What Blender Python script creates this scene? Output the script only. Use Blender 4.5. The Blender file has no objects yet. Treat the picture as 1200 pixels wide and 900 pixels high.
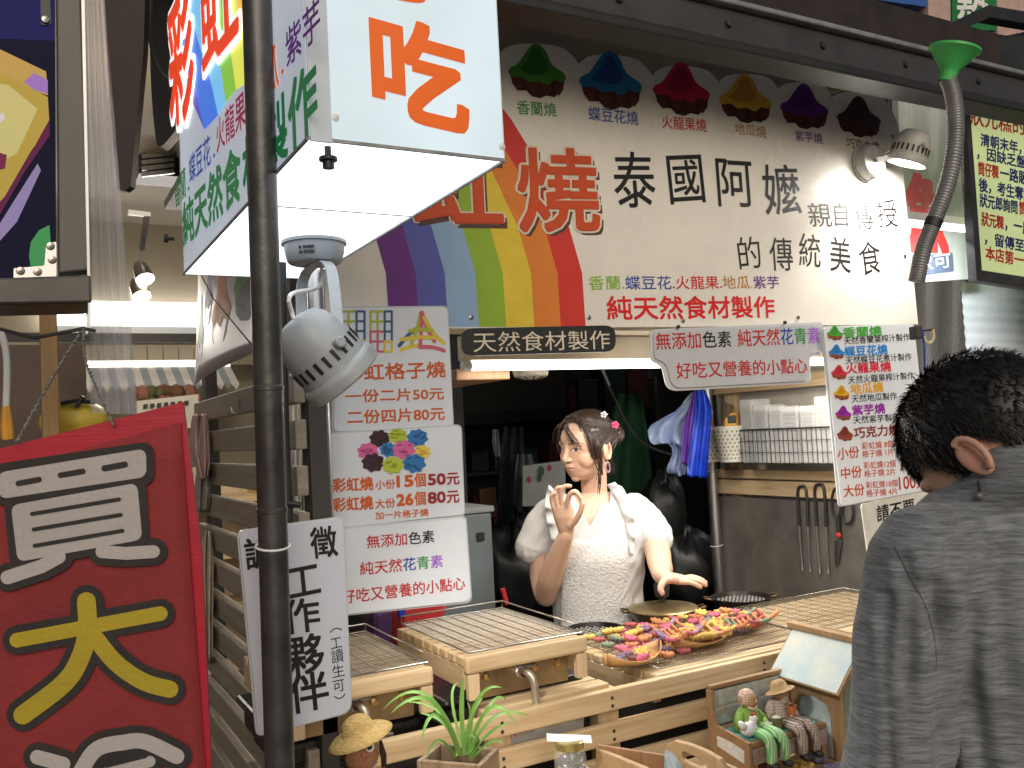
import bpy, bmesh, math, random
from mathutils import Vector, Matrix
random.seed(7)
R_ = math.radians
sc = bpy.context.scene
COL = sc.collection

# ------------------------------------------------------------------ camera
FPX, YAW, PITCH, ROLL, CAMH = 1054.0, R_(29.0), R_(2.99), R_(3.0), 1.55
CAM = Vector((0, 0, CAMH))
FWD = Vector((math.sin(YAW)*math.cos(PITCH), math.cos(YAW)*math.cos(PITCH), math.sin(PITCH)))
r0 = Vector((math.cos(YAW), -math.sin(YAW), 0)); u0 = r0.cross(FWD)
RGT = r0*math.cos(ROLL) - u0*math.sin(ROLL)
UPV = u0*math.cos(ROLL) + r0*math.sin(ROLL)
HF = Vector((math.sin(YAW), math.cos(YAW), 0)); HR = r0.copy(); UZ = Vector((0, 0, 1))
cd = bpy.data.cameras.new('camera'); cam = bpy.data.objects.new('camera', cd); COL.objects.link(cam)
cd.sensor_width = 36; cd.lens = 36*FPX/1200; cd.clip_start = 0.02; cd.clip_end = 500
mw = Matrix.Identity(4)
for i in range(3):
    mw[i][0], mw[i][1], mw[i][2], mw[i][3] = RGT[i], UPV[i], -FWD[i], CAM[i]
cam.matrix_world = mw
sc.camera = cam
# ------------------------------------------------------------------ night sky, faint glow of the market street, exposure
SUN_EL, SUN_AZ = R_(27), R_(196)
W = bpy.data.worlds.new('World'); sc.world = W; W.use_nodes = True
nt = W.node_tree; bg = nt.nodes['Background']
sky = nt.nodes.new('ShaderNodeTexSky'); sky.sky_type = 'NISHITA'; sky.sun_disc = False
sky.sun_elevation = SUN_EL; sky.sun_rotation = SUN_AZ; sky.dust_density = 6; sky.ozone_density = 0.2
nt.links.new(sky.outputs[0], bg.inputs[0]); bg.inputs[1].default_value = 0.038
sl = bpy.data.lights.new('street_glow', 'SUN'); sl.energy = 0.8; sl.angle = R_(50); sl.color = (1, .965, .92)
so = bpy.data.objects.new('street_glow', sl); COL.objects.link(so)
sdir = Vector((math.sin(SUN_AZ)*math.cos(SUN_EL), math.cos(SUN_AZ)*math.cos(SUN_EL), math.sin(SUN_EL)))
so.rotation_euler = sdir.to_track_quat('Z', 'Y').to_euler()
vs = sc.view_settings
vs.view_transform = 'Standard'; vs.look = 'None'; vs.gamma = 1; vs.use_curve_mapping = False; vs.exposure = 0.38
sc.cycles.max_bounces = 6; sc.cycles.transparent_max_bounces = 12
sc.cycles.use_denoising = True
sc.cycles.sample_clamp_indirect = 4

# ------------------------------------------------------------------ helpers: pixels of the photograph (1200x900) to rays
def ray(px, py):
    return FWD + RGT*((px-600)/FPX) + UPV*(-(py-450)/FPX)
def onY(px, py, Y):
    d = ray(px, py); return CAM + d*(Y/d.y)
def onX(px, py, X):
    d = ray(px, py); return CAM + d*(X/d.x)
def onZ(px, py, Z):
    d = ray(px, py); return CAM + d*((Z-CAMH)/d.z)
def onD(px, py, D):
    return CAM + ray(px, py)*D
class Plane:
    def __init__(s, p, n, up=None):
        s.p = Vector(p); s.n = Vector(n).normalized()
        if s.n.dot(CAM-s.p) < 0: s.n = -s.n
        up = Vector(up or (0, 0, 1)); s.up = (up - s.n*up.dot(s.n)).normalized()
    def P(s, px, py, h=0.0):
        d = ray(px, py); t = (s.p-CAM).dot(s.n)/d.dot(s.n)
        return CAM + d*t + s.n*h
def PY(Y): return Plane((0, Y, 0), (0, -1, 0))
def PX(X): return Plane((X, 0, 0), (-1, 0, 0))
def plane3(a, b, c): return Plane(a, (b-a).cross(c-a))

# ------------------------------------------------------------------ materials
MATS = {}
def lin(c):
    return tuple((x/12.92 if x <= .04045 else ((x+.055)/1.055)**2.4) for x in c)
def mat(name, col, rough=.5, metal=0.0, var=.12, vscale=14, bump=0.0, bscale=60, emit=0.0, trans=0.0, spec=.5,
        stretch=(1, 1, 1), col2=None, alpha=1.0, coat=0.0, sheen=0.0, ecol=None, sss=0.0):
    if name in MATS: return MATS[name]
    m = bpy.data.materials.new(name); m.use_nodes = True
    n = m.node_tree.nodes; l = m.node_tree.links; b = n['Principled BSDF']
    b.inputs['Roughness'].default_value = rough; b.inputs['Metallic'].default_value = metal
    b.inputs['Specular IOR Level'].default_value = spec
    b.inputs['Transmission Weight'].default_value = trans; b.inputs['Alpha'].default_value = alpha
    b.inputs['Coat Weight'].default_value = coat; b.inputs['Sheen Weight'].default_value = sheen
    if sss: b.inputs['Subsurface Weight'].default_value = sss; b.inputs['Subsurface Scale'].default_value = .01
    c = (*col, 1)
    tc = n.new('ShaderNodeTexCoord'); mp = n.new('ShaderNodeMapping'); mp.inputs['Scale'].default_value = stretch
    l.new(tc.outputs['Object'], mp.inputs['Vector'])
    if var or col2:
        nz = n.new('ShaderNodeTexNoise'); nz.inputs['Scale'].default_value = vscale; nz.inputs['Detail'].default_value = 5
        nz.inputs['Roughness'].default_value = .62
        l.new(mp.outputs[0], nz.inputs['Vector'])
        rp = n.new('ShaderNodeValToRGB'); e = rp.color_ramp.elements
        e[0].position = .3; e[1].position = .72
        lo = col2 if col2 else tuple(x*(1-var*1.6) for x in col); hi = col if col2 else tuple(min(1, x*(1+var)) for x in col)
        e[0].color = (*lo, 1); e[1].color = (*hi, 1)
        l.new(nz.outputs['Fac'], rp.inputs['Fac']); l.new(rp.outputs[0], b.inputs['Base Color'])
        rr = n.new('ShaderNodeMapRange'); rr.inputs['To Min'].default_value = max(.03, rough-.08); rr.inputs['To Max'].default_value = min(1, rough+.12)
        l.new(nz.outputs['Fac'], rr.inputs['Value']); l.new(rr.outputs[0], b.inputs['Roughness'])
    else:
        b.inputs['Base Color'].default_value = c
    if bump:
        bz = n.new('ShaderNodeTexNoise'); bz.inputs['Scale'].default_value = bscale; bz.inputs['Detail'].default_value = 4
        l.new(mp.outputs[0], bz.inputs['Vector'])
        bp = n.new('ShaderNodeBump'); bp.inputs['Strength'].default_value = bump; bp.inputs['Distance'].default_value = .004
        l.new(bz.outputs['Fac'], bp.inputs['Height']); l.new(bp.outputs[0], b.inputs['Normal'])
    if emit:
        b.inputs['Emission Color'].default_value = (*(ecol or col), 1); b.inputs['Emission Strength'].default_value = emit
    MATS[name] = m; return m
def wood(name, col, dark, axis, rough=.55):
    if name in MATS: return MATS[name]
    m = bpy.data.materials.new(name); m.use_nodes = True
    n = m.node_tree.nodes; l = m.node_tree.links; b = n['Principled BSDF']
    tc = n.new('ShaderNodeTexCoord'); mp = n.new('ShaderNodeMapping')
    s = [1, 1, 1]; s[axis] = .07; mp.inputs['Scale'].default_value = s
    geo = n.new('ShaderNodeNewGeometry'); ad = n.new('ShaderNodeVectorMath'); ad.operation = 'ADD'
    sc_ = n.new('ShaderNodeVectorMath'); sc_.operation = 'SCALE'; sc_.inputs['Scale'].default_value = 9
    cx = n.new('ShaderNodeCombineXYZ'); l.new(geo.outputs['Random Per Island'], cx.inputs[0]); l.new(geo.outputs['Random Per Island'], cx.inputs[2])
    l.new(cx.outputs[0], sc_.inputs[0]); l.new(tc.outputs['Object'], mp.inputs[0]); l.new(mp.outputs[0], ad.inputs[0]); l.new(sc_.outputs[0], ad.inputs[1])
    a = n.new('ShaderNodeTexNoise'); a.inputs['Scale'].default_value = 26; a.inputs['Detail'].default_value = 6; a.inputs['Distortion'].default_value = 1.2
    f = n.new('ShaderNodeTexNoise'); f.inputs['Scale'].default_value = 150; f.inputs['Detail'].default_value = 3
    l.new(ad.outputs[0], a.inputs['Vector']); l.new(ad.outputs[0], f.inputs['Vector'])
    rp = n.new('ShaderNodeValToRGB'); e = rp.color_ramp.elements; e[0].position = .32; e[1].position = .62
    e[0].color = (*dark, 1); e[1].color = (*col, 1)
    mx = n.new('ShaderNodeMath'); mx.operation = 'MULTIPLY_ADD'; mx.inputs[1].default_value = .35
    l.new(f.outputs['Fac'], mx.inputs[0])
    m2 = n.new('ShaderNodeMath'); m2.operation = 'MULTIPLY'; m2.inputs[1].default_value = .65
    l.new(a.outputs['Fac'], m2.inputs[0]); l.new(m2.outputs[0], mx.inputs[2]); l.new(mx.outputs[0], rp.inputs['Fac'])
    hv = n.new('ShaderNodeHueSaturation'); vr = n.new('ShaderNodeMapRange'); vr.inputs['To Min'].default_value = .74; vr.inputs['To Max'].default_value = 1.12
    l.new(geo.outputs['Random Per Island'], vr.inputs['Value']); l.new(vr.outputs[0], hv.inputs['Value'])
    l.new(rp.outputs[0], hv.inputs['Color']); l.new(hv.outputs[0], b.inputs['Base Color'])
    b.inputs['Roughness'].default_value = rough
    bp = n.new('ShaderNodeBump'); bp.inputs['Strength'].default_value = .25; bp.inputs['Distance'].default_value = .002
    l.new(mx.outputs[0], bp.inputs['Height']); l.new(bp.outputs[0], b.inputs['Normal'])
    MATS[name] = m; return m
def glass(name, col=(.93, .95, .95), alpha=.22, rough=.12, bump=.5, bscale=18, spec=.6):
    if name in MATS: return MATS[name]
    m = mat(name, col, rough, var=0, bump=bump, bscale=bscale, spec=spec, alpha=alpha); return m
PINE, PINED = (.75, .58, .36), (.52, .35, .18)
pine_x = wood('pine along x', PINE, PINED, 0); pine_y = wood('pine along y', PINE, PINED, 1); pine_z = wood('pine upright', PINE, PINED, 2)
brown_w = wood('brown craft wood', (.36, .2, .1), (.24, .12, .055), 2)
oak_w = wood('weathered slat wood', (.37, .33, .27), (.25, .21, .16), 1)
steel = mat('brushed steel', (.55, .55, .56), .32, 1, var=.1, vscale=30, stretch=(1, 1, .1))
dsteel = mat('dark painted steel', (.045, .045, .048), .42, .2, var=.3, vscale=9)
black = mat('black matte', (.018, .018, .02), .5, var=.2)
wpaint = mat('white enamel', (.78, .79, .8), .35, var=.05, vscale=20)
chrome = mat('chrome wire', (.40, .38, .35), .32, 1, var=.1)
wsign = mat('white sign board', (.70, .755, .83), .30, var=.06, vscale=3.5)
acry = mat('acrylic edge', (.55, .58, .6), .2, var=.03)

# ------------------------------------------------------------------ things and meshes
def _w(o):
    v = Vector((0, 0, 0))
    while o: v += o.location; o = o.parent
    return v
def thing(name, label, cat, loc, group=None):
    o = bpy.data.objects.new(name, None); COL.objects.link(o); o.location = loc; o.empty_display_size = .1
    tag(o, label, cat, group); return o
def tag(o, label=None, cat=None, group=None, kind=None):
    if label: o['label'] = label
    if cat: o['category'] = cat
    if group: o['group'] = group
    if kind: o['kind'] = kind
    return o
def copy_tree(o, parent=None):
    c = o.copy(); COL.objects.link(c); c.parent = parent
    for ch in list(o.children): copy_tree(ch, c)
    return c
class MB:
    def __init__(s): s.v = []; s.f = []; s.m = []; s.mats = []
    def mi(s, m):
        if m not in s.mats: s.mats.append(m)
        return s.mats.index(m)
    def add(s, vs, fs, m):
        k = s.mi(m); b = len(s.v); s.v += [Vector(v) for v in vs]
        for f in fs: s.f.append([b+i for i in f]); s.m.append(k)
        return s
    def obox(s, c, ax, ay, az, m):          # centre and three half-vectors
        c, ax, ay, az = map(Vector, (c, ax, ay, az))
        if ax.cross(ay).dot(az) < 0: ax = -ax
        vs = [c+ax*i+ay*j+az*k for k in (-1, 1) for j in (-1, 1) for i in (-1, 1)]
        return s.add(vs, [(0, 2, 3, 1), (4, 5, 7, 6), (0, 1, 5, 4), (2, 6, 7, 3), (0, 4, 6, 2), (1, 3, 7, 5)], m)
    def box(s, a, b, m):
        a = Vector(a); b = Vector(b); c = (a+b)/2; h = (b-a)/2
        return s.obox(c, (abs(h.x), 0, 0), (0, abs(h.y), 0), (0, 0, abs(h.z)), m)
    def bar(s, a, b, w, h, m, up=(0, 0, 1)):
        a = Vector(a); b = Vector(b); d = (b-a); L = d.length; d = d/L; up = Vector(up)
        sd = d.cross(up)
        if sd.length < 1e-4: sd = d.cross(Vector((1, 0, 0)))
        sd.normalize(); u = sd.cross(d)
        return s.obox((a+b)/2, d*(L/2), sd*(w/2), u*(h/2), m)
    def tube(s, pts, r, m, n=8, cap=True, closed=False):
        pts = [Vector(p) for p in pts]; k = len(pts)
        rr = r if isinstance(r, (list, tuple)) else [r]*k
        vs = []; fs = []; prev = None
        for i, p in enumerate(pts):
            if closed: t = pts[(i+1) % k]-pts[i-1]
            else: t = pts[min(i+1, k-1)]-pts[max(i-1, 0)]
            t.normalize()
            if prev is None:
                a = t.orthogonal().normalized()
            else:
                a = prev-t*prev.dot(t)
                a = a.normalized() if a.length > 1e-6 else t.orthogonal().normalized()
            prev = a; b = t.cross(a)
            for j in range(n):
                q = 2*math.pi*j/n; vs.append(p+(a*math.cos(q)+b*math.sin(q))*rr[i])
        for i in range(k if closed else k-1):
            i2 = (i+1) % k
            for j in range(n):
                j2 = (j+1) % n; fs.append((i*n+j, i*n+j2, i2*n+j2, i2*n+j))
        if cap and not closed:
            fs.append(tuple(range(n-1, -1, -1))); fs.append(tuple((k-1)*n+j for j in range(n)))
        return s.add(vs, fs, m)
    def lathe(s, o, ax, prof, m, n=24, a0=None):    # prof: (radius, distance along axis)
        o = Vector(o); ax = Vector(ax).normalized(); a = Vector(a0).normalized() if a0 else ax.orthogonal().normalized(); b = ax.cross(a)
        vs = []; fs = []
        for r, h in prof:
            for j in range(n):
                q = 2*math.pi*j/n; vs.append(o+ax*h+(a*math.cos(q)+b*math.sin(q))*max(r, 1e-5))
        for i in range(len(prof)-1):
            for j in range(n):
                j2 = (j+1) % n; fs.append((i*n+j, i*n+j2, (i+1)*n+j2, (i+1)*n+j))
        return s.add(vs, fs, m)
    def ball(s, c, rx, m, ry=None, rz=None, ax=None, n=14, k=10):
        c = Vector(c); ry = ry or rx; rz = rz or rx
        X, Y, Z = ax if ax else (Vector((1, 0, 0)), Vector((0, 1, 0)), Vector((0, 0, 1)))
        vs = [c+Z*rz]; fs = []
        for i in range(1, k):
            t = math.pi*i/k
            for j in range(n):
                q = 2*math.pi*j/n
                vs.append(c+X*(rx*math.sin(t)*math.cos(q))+Y*(ry*math.sin(t)*math.sin(q))+Z*(rz*math.cos(t)))
        vs.append(c-Z*rz); L = len(vs)-1
        for j in range(n): fs.append((0, 1+j, 1+(j+1) % n))
        for i in range(k-2):
            for j in range(n):
                a = 1+i*n; fs.append((a+j, a+n+j, a+n+(j+1) % n, a+(j+1) % n))
        a = 1+(k-2)*n
        for j in range(n): fs.append((a+j, L, a+(j+1) % n))
        return s.add(vs, fs, m)
    def poly(s, pts, m):
        return s.add(pts, [tuple(range(len(pts)))], m)
    def prism(s, pts, off, m):               # outline + extrusion vector
        off = Vector(off); pts = [Vector(p) for p in pts]; k = len(pts)
        nrm = Vector((0, 0, 0))
        for i in range(k): nrm += pts[i].cross(pts[(i+1) % k])
        if nrm.dot(off) > 0: pts = pts[::-1]
        vs = pts+[p+off for p in pts]
        fs = [tuple(range(k)), tuple(range(2*k-1, k-1, -1))]
        for i in range(k): j = (i+1) % k; fs.append((i, i+k, j+k, j))
        return s.add(vs, fs, m)
    def grid(s, rows, m, thick=None):        # rows of points -> sheet
        k = len(rows[0]); vs = [p for r in rows for p in r]; fs = []
        for i in range(len(rows)-1):
            for j in range(k-1): fs.append((i*k+j, i*k+j+1, (i+1)*k+j+1, (i+1)*k+j))
        return s.add(vs, fs, m)
    def build(s, name, parent=None, smooth=False, bevel=0, sub=0, solid=0, seg=2):
        me = bpy.data.meshes.new(name)
        if parent is not None: o0 = _w(parent)
        else:
            xs = [v.x for v in s.v]; ys = [v.y for v in s.v]; zs = [v.z for v in s.v]
            o0 = Vector(((min(xs)+max(xs))/2, (min(ys)+max(ys))/2, min(zs)))
        me.from_pydata([tuple(v-o0) for v in s.v], [], s.f)
        for m in s.mats: me.materials.append(m)
        me.polygons.foreach_set('material_index', s.m)
        if smooth: me.polygons.foreach_set('use_smooth', [True]*len(s.f))
        me.validate(); me.update()
        o = bpy.data.objects.new(name, me); COL.objects.link(o)
        if parent is not None: o.parent = parent
        else: o.location = o0
        if smooth and smooth != 'all':
            try: me.set_sharp_from_angle(angle=R_(40))
            except Exception: pass
        if solid:
            md = o.modifiers.new('solid', 'SOLIDIFY'); md.thickness = solid; md.offset = -1
        if bevel:
            md = o.modifiers.new('bevel', 'BEVEL'); md.width = bevel; md.segments = seg; md.limit_method = 'ANGLE'; md.angle_limit = R_(50)
        if sub:
            md = o.modifiers.new('sub', 'SUBSURF'); md.levels = sub; md.render_levels = sub
        return o
def struct(mb, name, **k):
    return tag(mb.build(name, **k), kind='structure')

# ------------------------------------------------------------------ lettering
_G = {}
def glyph(ch, off):
    if (ch, off) in _G: return _G[(ch, off)]
    c = bpy.data.curves.new('t', 'FONT'); c.body = ch+'|'; c.offset = off; c.resolution_u = 3; c.dimensions = '2D'; c.fill_mode = 'FRONT'
    o = bpy.data.objects.new('t', c); COL.objects.link(o)
    def grab(b):
        c.body = b; bpy.context.view_layer.update()
        dg = bpy.context.evaluated_depsgraph_get(); me = bpy.data.meshes.new_from_object(o.evaluated_get(dg))
        v = [(p.co.x, p.co.y) for p in me.vertices]; f = [tuple(p.vertices) for p in me.polygons]; bpy.data.meshes.remove(me); return v, f
    v2, f2 = grab(ch+'|'); v1, f1 = grab(ch); v0, f0 = grab('|')
    adv = (max(p[0] for p in v2)-max(p[0] for p in v0))
    if ch == ' ': v1, f1 = [], []
    COL.objects.unlink(o); bpy.data.objects.remove(o); bpy.data.curves.remove(c)
    _G[(ch, off)] = (v1, f1, adv); return _G[(ch, off)]
_lift = [0]
def lay(mb, s, O, X, Y, N, m, off=.0, **k):
    """heavier strokes are printed as several copies shifted by 'off' em"""
    em = Y/.928; ex = X.normalized()*em.length*off; ey = em*off
    if off <= .004: return lay1(mb, s, O, X, Y, N, m, min(off, 0), **k)
    sq = [(-1, -1), (1, -1), (1, 1), (-1, 1)] + ([(0, -1), (1, 0), (0, 1), (-1, 0)] if off > .02 else []) + ([(-1, -.5), (-1, .5), (1, -.5), (1, .5), (-.5, -1), (.5, -1), (-.5, 1), (.5, 1), (-.5, 0), (.5, 0), (0, .5), (0, -.5)] if off >= .03 else [])
    for i, (a, c) in enumerate(sq): lay1(mb, s, O+ex*(a*.8)+ey*(c*.8), X, Y, N*(1+.04*i), m, 0, **k)
def lay1(mb, s, O, X, Y, N, m, off=.0, track=0.0, jit=0.0, ylo=-.083, yhi=.845, fit=True):
    """text in the frame O + x*X + y*Y (x 0..1 across the tight width, y 0..1 over the em height); m: material or list per char"""
    xs = []; x = 0; gl = []
    for ch in s:
        v, f, a = glyph(ch, off); gl.append((v, f, x)); x += a+track
    lo = min([p[0]+g[2] for g in gl for p in g[0]]); hi = max([p[0]+g[2] for g in gl for p in g[0]])
    if not fit: lo, hi = 0, x
    rnd = random.Random(len(s)*31+ord(s[0]))
    for i, (v, f, x0) in enumerate(gl):
        mm = m[i] if isinstance(m, (list, tuple)) else m
        if not v: continue
        ca = jit*rnd.uniform(-1, 1); dy = jit*.5*rnd.uniform(-1, 1); cc, ss = math.cos(ca*.6), math.sin(ca*.6)
        pts = []
        for (a, b) in v:
            a -= .5; b -= .38; a, b = a*cc-b*ss+.5, a*ss+b*cc+.38+dy
            pts.append(O+X*((a+x0-lo)/(hi-lo))+Y*((b-ylo)/(yhi-ylo))+N)
        nf = X.cross(Y).dot(N) < 0
        mb.add(pts, [q[::-1] for q in f] if nf else f, mm)
def cols(*a):      # cols('香蘭', m1, '.', m2 ...) -> text, list
    s = ''; l = []
    for t, m in zip(a[::2], a[1::2]): s += t; l += [m]*len(t)
    return s, l
def write(mb, pl, s, x0, y0, x1, y1, h, m, off=.012, lift=.0008, lean=None, **k):
    """pixel bottom-left, bottom-right and pixel height of the line, laid on plane pl"""
    O = pl.P(x0, y0); B = pl.P(x1, y1)
    if lean is None:
        d = (O-CAM).dot(FWD); Y = pl.up*(h*d/FPX)
    else: Y = pl.P(x0+lean*h, y0-h)-O
    lay(mb, s, O, B-O, Y, pl.n*lift, m, off=off, **k)
def rquad(c, r, k=5):                       # rounded quad in pixels
    out = []; n = len(c)
    rr = r if isinstance(r, (list, tuple)) else [r]*n
    for i in range(n):
        p = Vector(c[i]); a = Vector(c[i-1])-p; b = Vector(c[(i+1) % n])-p
        if rr[i] <= 0: out.append(tuple(p)); continue
        A = p+a.normalized()*rr[i]; B = p+b.normalized()*rr[i]
        for j in range(k+1):
            t = j/k; q = A*(1-t)**2+p*2*t*(1-t)+B*t*t; out.append((q.x, q.y))
    return out
def plate(mb, pl, pts, m, th=.004, h=0.0):
    mb.prism([pl.P(x, y, h) for x, y in pts], pl.n*(-th), m); return mb
def shape(mb, pl, pts, m, h):
    P = [pl.P(x, y, h) for x, y in pts]
    nr = Vector((0, 0, 0))
    for i in range(len(P)): nr += (P[i]-P[0]).cross(P[(i+1) % len(P)]-P[0])
    if nr.dot(pl.n) < 0: P = P[::-1]
    mb.poly(P, m)
def stroke(mb, pl, pts, w, m, h):           # round-ended brush stroke of pixel width w
    pts = [Vector(p) for p in pts]; L = []; Rr = []
    n = len(pts)
    for i in range(n):
        t = (pts[min(i+1, n-1)]-pts[max(i-1, 0)]).normalized(); q = Vector((-t.y, t.x))*(w/2)
        L.append(pts[i]+q); Rr.append(pts[i]-q)
    t1 = (pts[-1]-pts[-2]).normalized(); t0 = (pts[0]-pts[1]).normalized()
    def capp(c, t):
        a0 = math.atan2(t.y, t.x); return [c+Vector((math.cos(a0+a), math.sin(a0+a)))*(w/2) for a in [math.pi*(.5-j/8) for j in range(1, 8)]]
    out = L+capp(pts[-1], t1)+Rr[::-1]+capp(pts[0], t0)
    shape(mb, pl, [(p.x, p.y) for p in out], m, h)
def bez(a, b, c, n=8):
    a, b, c = Vector(a), Vector(b), Vector(c)
    return [a*(1-t)**2+b*2*t*(1-t)+c*t*t for t in [i/n for i in range(n+1)]]
def smooth_path(pts, n=6):
    pts = [Vector(p) for p in pts]; out = []
    for i in range(len(pts)-1):
        p0 = pts[max(i-1, 0)]; p1 = pts[i]; p2 = pts[i+1]; p3 = pts[min(i+2, len(pts)-1)]
        for j in range(n):
            t = j/n
            out.append(.5*((2*p1)+(p2-p0)*t+(2*p0-5*p1+4*p2-p3)*t*t+(3*p1-p0-3*p2+p3)*t**3))
    out.append(pts[-1]); return out
# ink colours
def ink(n, c): return mat(n+' ink', lin(c), .45, var=.05)
I_or = ink('orange', (.80, .36, .12)); I_rd = ink('red', (.78, .12, .14)); I_dr = ink('dark red', (.55, .08, .14)); I_bk = ink('black', (.08, .08, .09))
I_gn = ink('green', (.2, .55, .24)); I_bl = ink('blue', (.14, .28, .62)); I_pu = ink('purple', (.42, .13, .55)); I_ye = ink('yellow', (.85, .62, .12))
I_br = ink('brown', (.33, .16, .12)); I_wh = ink('white', (.9, .9, .9)); I_lg = ink('lime', (.52, .72, .22)); I_cy = ink('sky blue', (.18, .5, .78)); I_cr = ink('cream', (.86, .82, .74))
I_vi = ink('violet', (.62, .35, .8)); I_pk = ink('pink', (.85, .35, .55)); I_ma = ink('magenta', (.75, .14, .36))

# =================================================================== THE SETTING
YB, YR, XS = 1.90, 1.70, 2.48
asph = mat('night market paving', (.09, .088, .085), .55, var=.35, vscale=6, bump=.4, bscale=90)
g = MB(); g.add([(-40, -40, 0), (60, -40, 0), (60, 60, 0), (-40, 60, 0)], [(0, 1, 2, 3)], asph); struct(g, 'ground')
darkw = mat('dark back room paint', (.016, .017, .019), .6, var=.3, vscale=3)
beigec = mat('beige shop ceiling', (.30, .255, .195), .7, var=.06, vscale=2)
creamw = mat('cream shop wall', (.40, .35, .26), .65, var=.06, vscale=3)
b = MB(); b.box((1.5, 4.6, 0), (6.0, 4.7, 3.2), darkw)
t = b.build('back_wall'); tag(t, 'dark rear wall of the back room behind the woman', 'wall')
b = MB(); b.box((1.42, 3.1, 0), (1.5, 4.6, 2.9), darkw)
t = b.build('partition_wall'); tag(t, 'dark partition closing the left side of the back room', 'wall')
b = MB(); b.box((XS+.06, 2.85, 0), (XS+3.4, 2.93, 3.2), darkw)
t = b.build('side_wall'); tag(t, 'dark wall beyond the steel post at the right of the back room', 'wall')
# stall roof
roofm = mat('grimy grey roof sheet', (.2, .19, .18), .6, var=.25, vscale=4)
b = MB(); b.box((.66, 2.02, 2.72), (2.75, 4.6, 2.76), roofm)
t = b.build('stall_roof'); tag(t, 'grimy grey roof sheet above the stall banner', 'roof')
b = MB(); b.box((.66, 2.40, 1.86), (2.60, 2.44, 2.72), mat('grey plaster', (.13, .12, .11), .8, var=.2, vscale=5, bump=.3, bscale=30))
t = b.build('upper_wall'); tag(t, 'grey plaster strip behind the scalloped top of the banner', 'wall')
# steel awning beam
T = thing('awning_beam', 'dark steel awning beam running above the banner', 'beam', (2.0, 1.75, 2.5))
greybeam = mat('grey enamelled beam', (.06, .06, .063), .42, .3, var=.15, vscale=7)
x0 = .62
b = MB(); b.box((x0, 1.62, 2.480), (3.3, 1.69, 2.565), greybeam); b.build('beam_face', T, bevel=.006)
b = MB(); b.box((x0, 1.61, 2.455), (3.3, 1.70, 2.478), black); b.build('lower_flange', T, bevel=.004)
b = MB(); b.box((x0, 1.60, 2.567), (3.3, 1.64, 2.582), mat('painted edge highlight', (.42, .42, .42), .35, .6, var=.2)); b.build('edge_strip', T, bevel=.004)  # pale strip paints in the highlight along the beam's top edge
b = MB(); b.box((x0, 1.66, 2.567), (2.75, 1.76, 2.72), mat('rusty brown steel', (.022, .014, .012), .7, var=.4, vscale=12)); b.build('gutter', T, bevel=.004)
for i in range(7):
    b = MB(); b.lathe((.9+i*.33, 1.619, 2.525), (0, -1, 0), [(0, .008), (.009, .007), (.011, 0)], dsteel, 10); b.build('bolt', T, smooth=True)
# far facade panels over the beam
def facade(name, px, Y, m, label, ch=None, chpx=None):
    pl = PY(Y); b = MB(); plate(b, pl, px, m, .08); o = thing(name, label, 'sign', pl.P(*px[-1])); b.build('panel', o)
    if ch:
        b = MB(); write(b, pl, ch, *chpx, I_wh, off=.03, lift=.003); b.build('lettering', o)
facade('facade_sign', [(930, -60), (1086, -60), (1086, 8), (930, -14)], 3.0, mat('blue sign face', lin((.2, .36, .66)), .5), 'blue panel peeping over the beam at top right')
facade('facade_sign', [(1087, -60), (1113, -60), (1114, 30), (1088, 26)], 3.0, mat('pale pink tile', lin((.72, .62, .58)), .5), 'narrow pinkish panel left of the green sign')
facade('facade_sign', [(1114.5, -60), (1166, -60), (1168, 36), (1116, 34)], 3.0, mat('green sign face', lin((.1, .45, .22)), .5), 'green sign with a white character above the funnel', '熱', (1122, 22, 1158, 25, 44))
facade('facade_sign', [(1167, -60), (1300, -60), (1300, 60), (1169, 40)], 3.05, mat('pale pink tile', lin((.72, .62, .58)), .5), 'wide pinkish panel right of the green sign')

# ------------------------------------------------------------------ the big banner
PB = PY(YB)
vinyl = mat('glossy cream vinyl', (.79, .76, .69), .26, var=.07, vscale=2.5, bump=.35, bscale=4)
T = thing('stall_banner', 'large cream banner with a rainbow and six cakes along its scalloped top', 'banner', PB.P(750, 383))
out = [(380, 386), (1076, 380), (1053, 147)]
cir = [(1008, 108, 975, 116), (943, 97, 912, 105), (874, 86.5, 844, 98), (798, 77, 766, 90), (715, 64, 679, 75), (628, 51, 585, 62), (540, 42, 500, 52), (450, 30, 400, 46)]
prev = (1053, 147)
for cx, cy, vx, vy in cir:
    out += [(q.x, q.y) for q in smooth_path([prev, ((prev[0]+cx)/2+7, (prev[1]*.28+cy*.72)-1), (cx, cy), ((vx+cx)/2-7, vy*.28+cy*.72-1), (vx, vy)], 4)][1:]
    prev = (vx, vy)
out += [(380, 48)]
b = MB(); plate(b, PB, out, vinyl, .012); b.build('vinyl_sheet', T)
def sh(y):                                   # how far the rainbow leans left with height
    P = [(400, -2), (381, 0), (320, 4), (267, 19), (200, 50), (140, 87), (60, 150), (40, 168)]
    for (a, c), (e, f) in zip(P, P[1:]):
        if y >= e: return c+(f-c)*(a-y)/(a-e)
    return 168
bx = [456, 491, 525, 561, 593, 626, 657, 686]
rc = [(.42, .16, .52), (.34, .36, .68), (.55, .68, .82), (.56, .7, .2), (.86, .76, .24), (.85, .5, .2), (.8, .22, .18)]
b = MB()
ys = [383, 370, 350, 320, 300, 285, 267, 250, 233, 216, 200, 185, 170, 155, 140, 120, 100, 80, 65]
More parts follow.
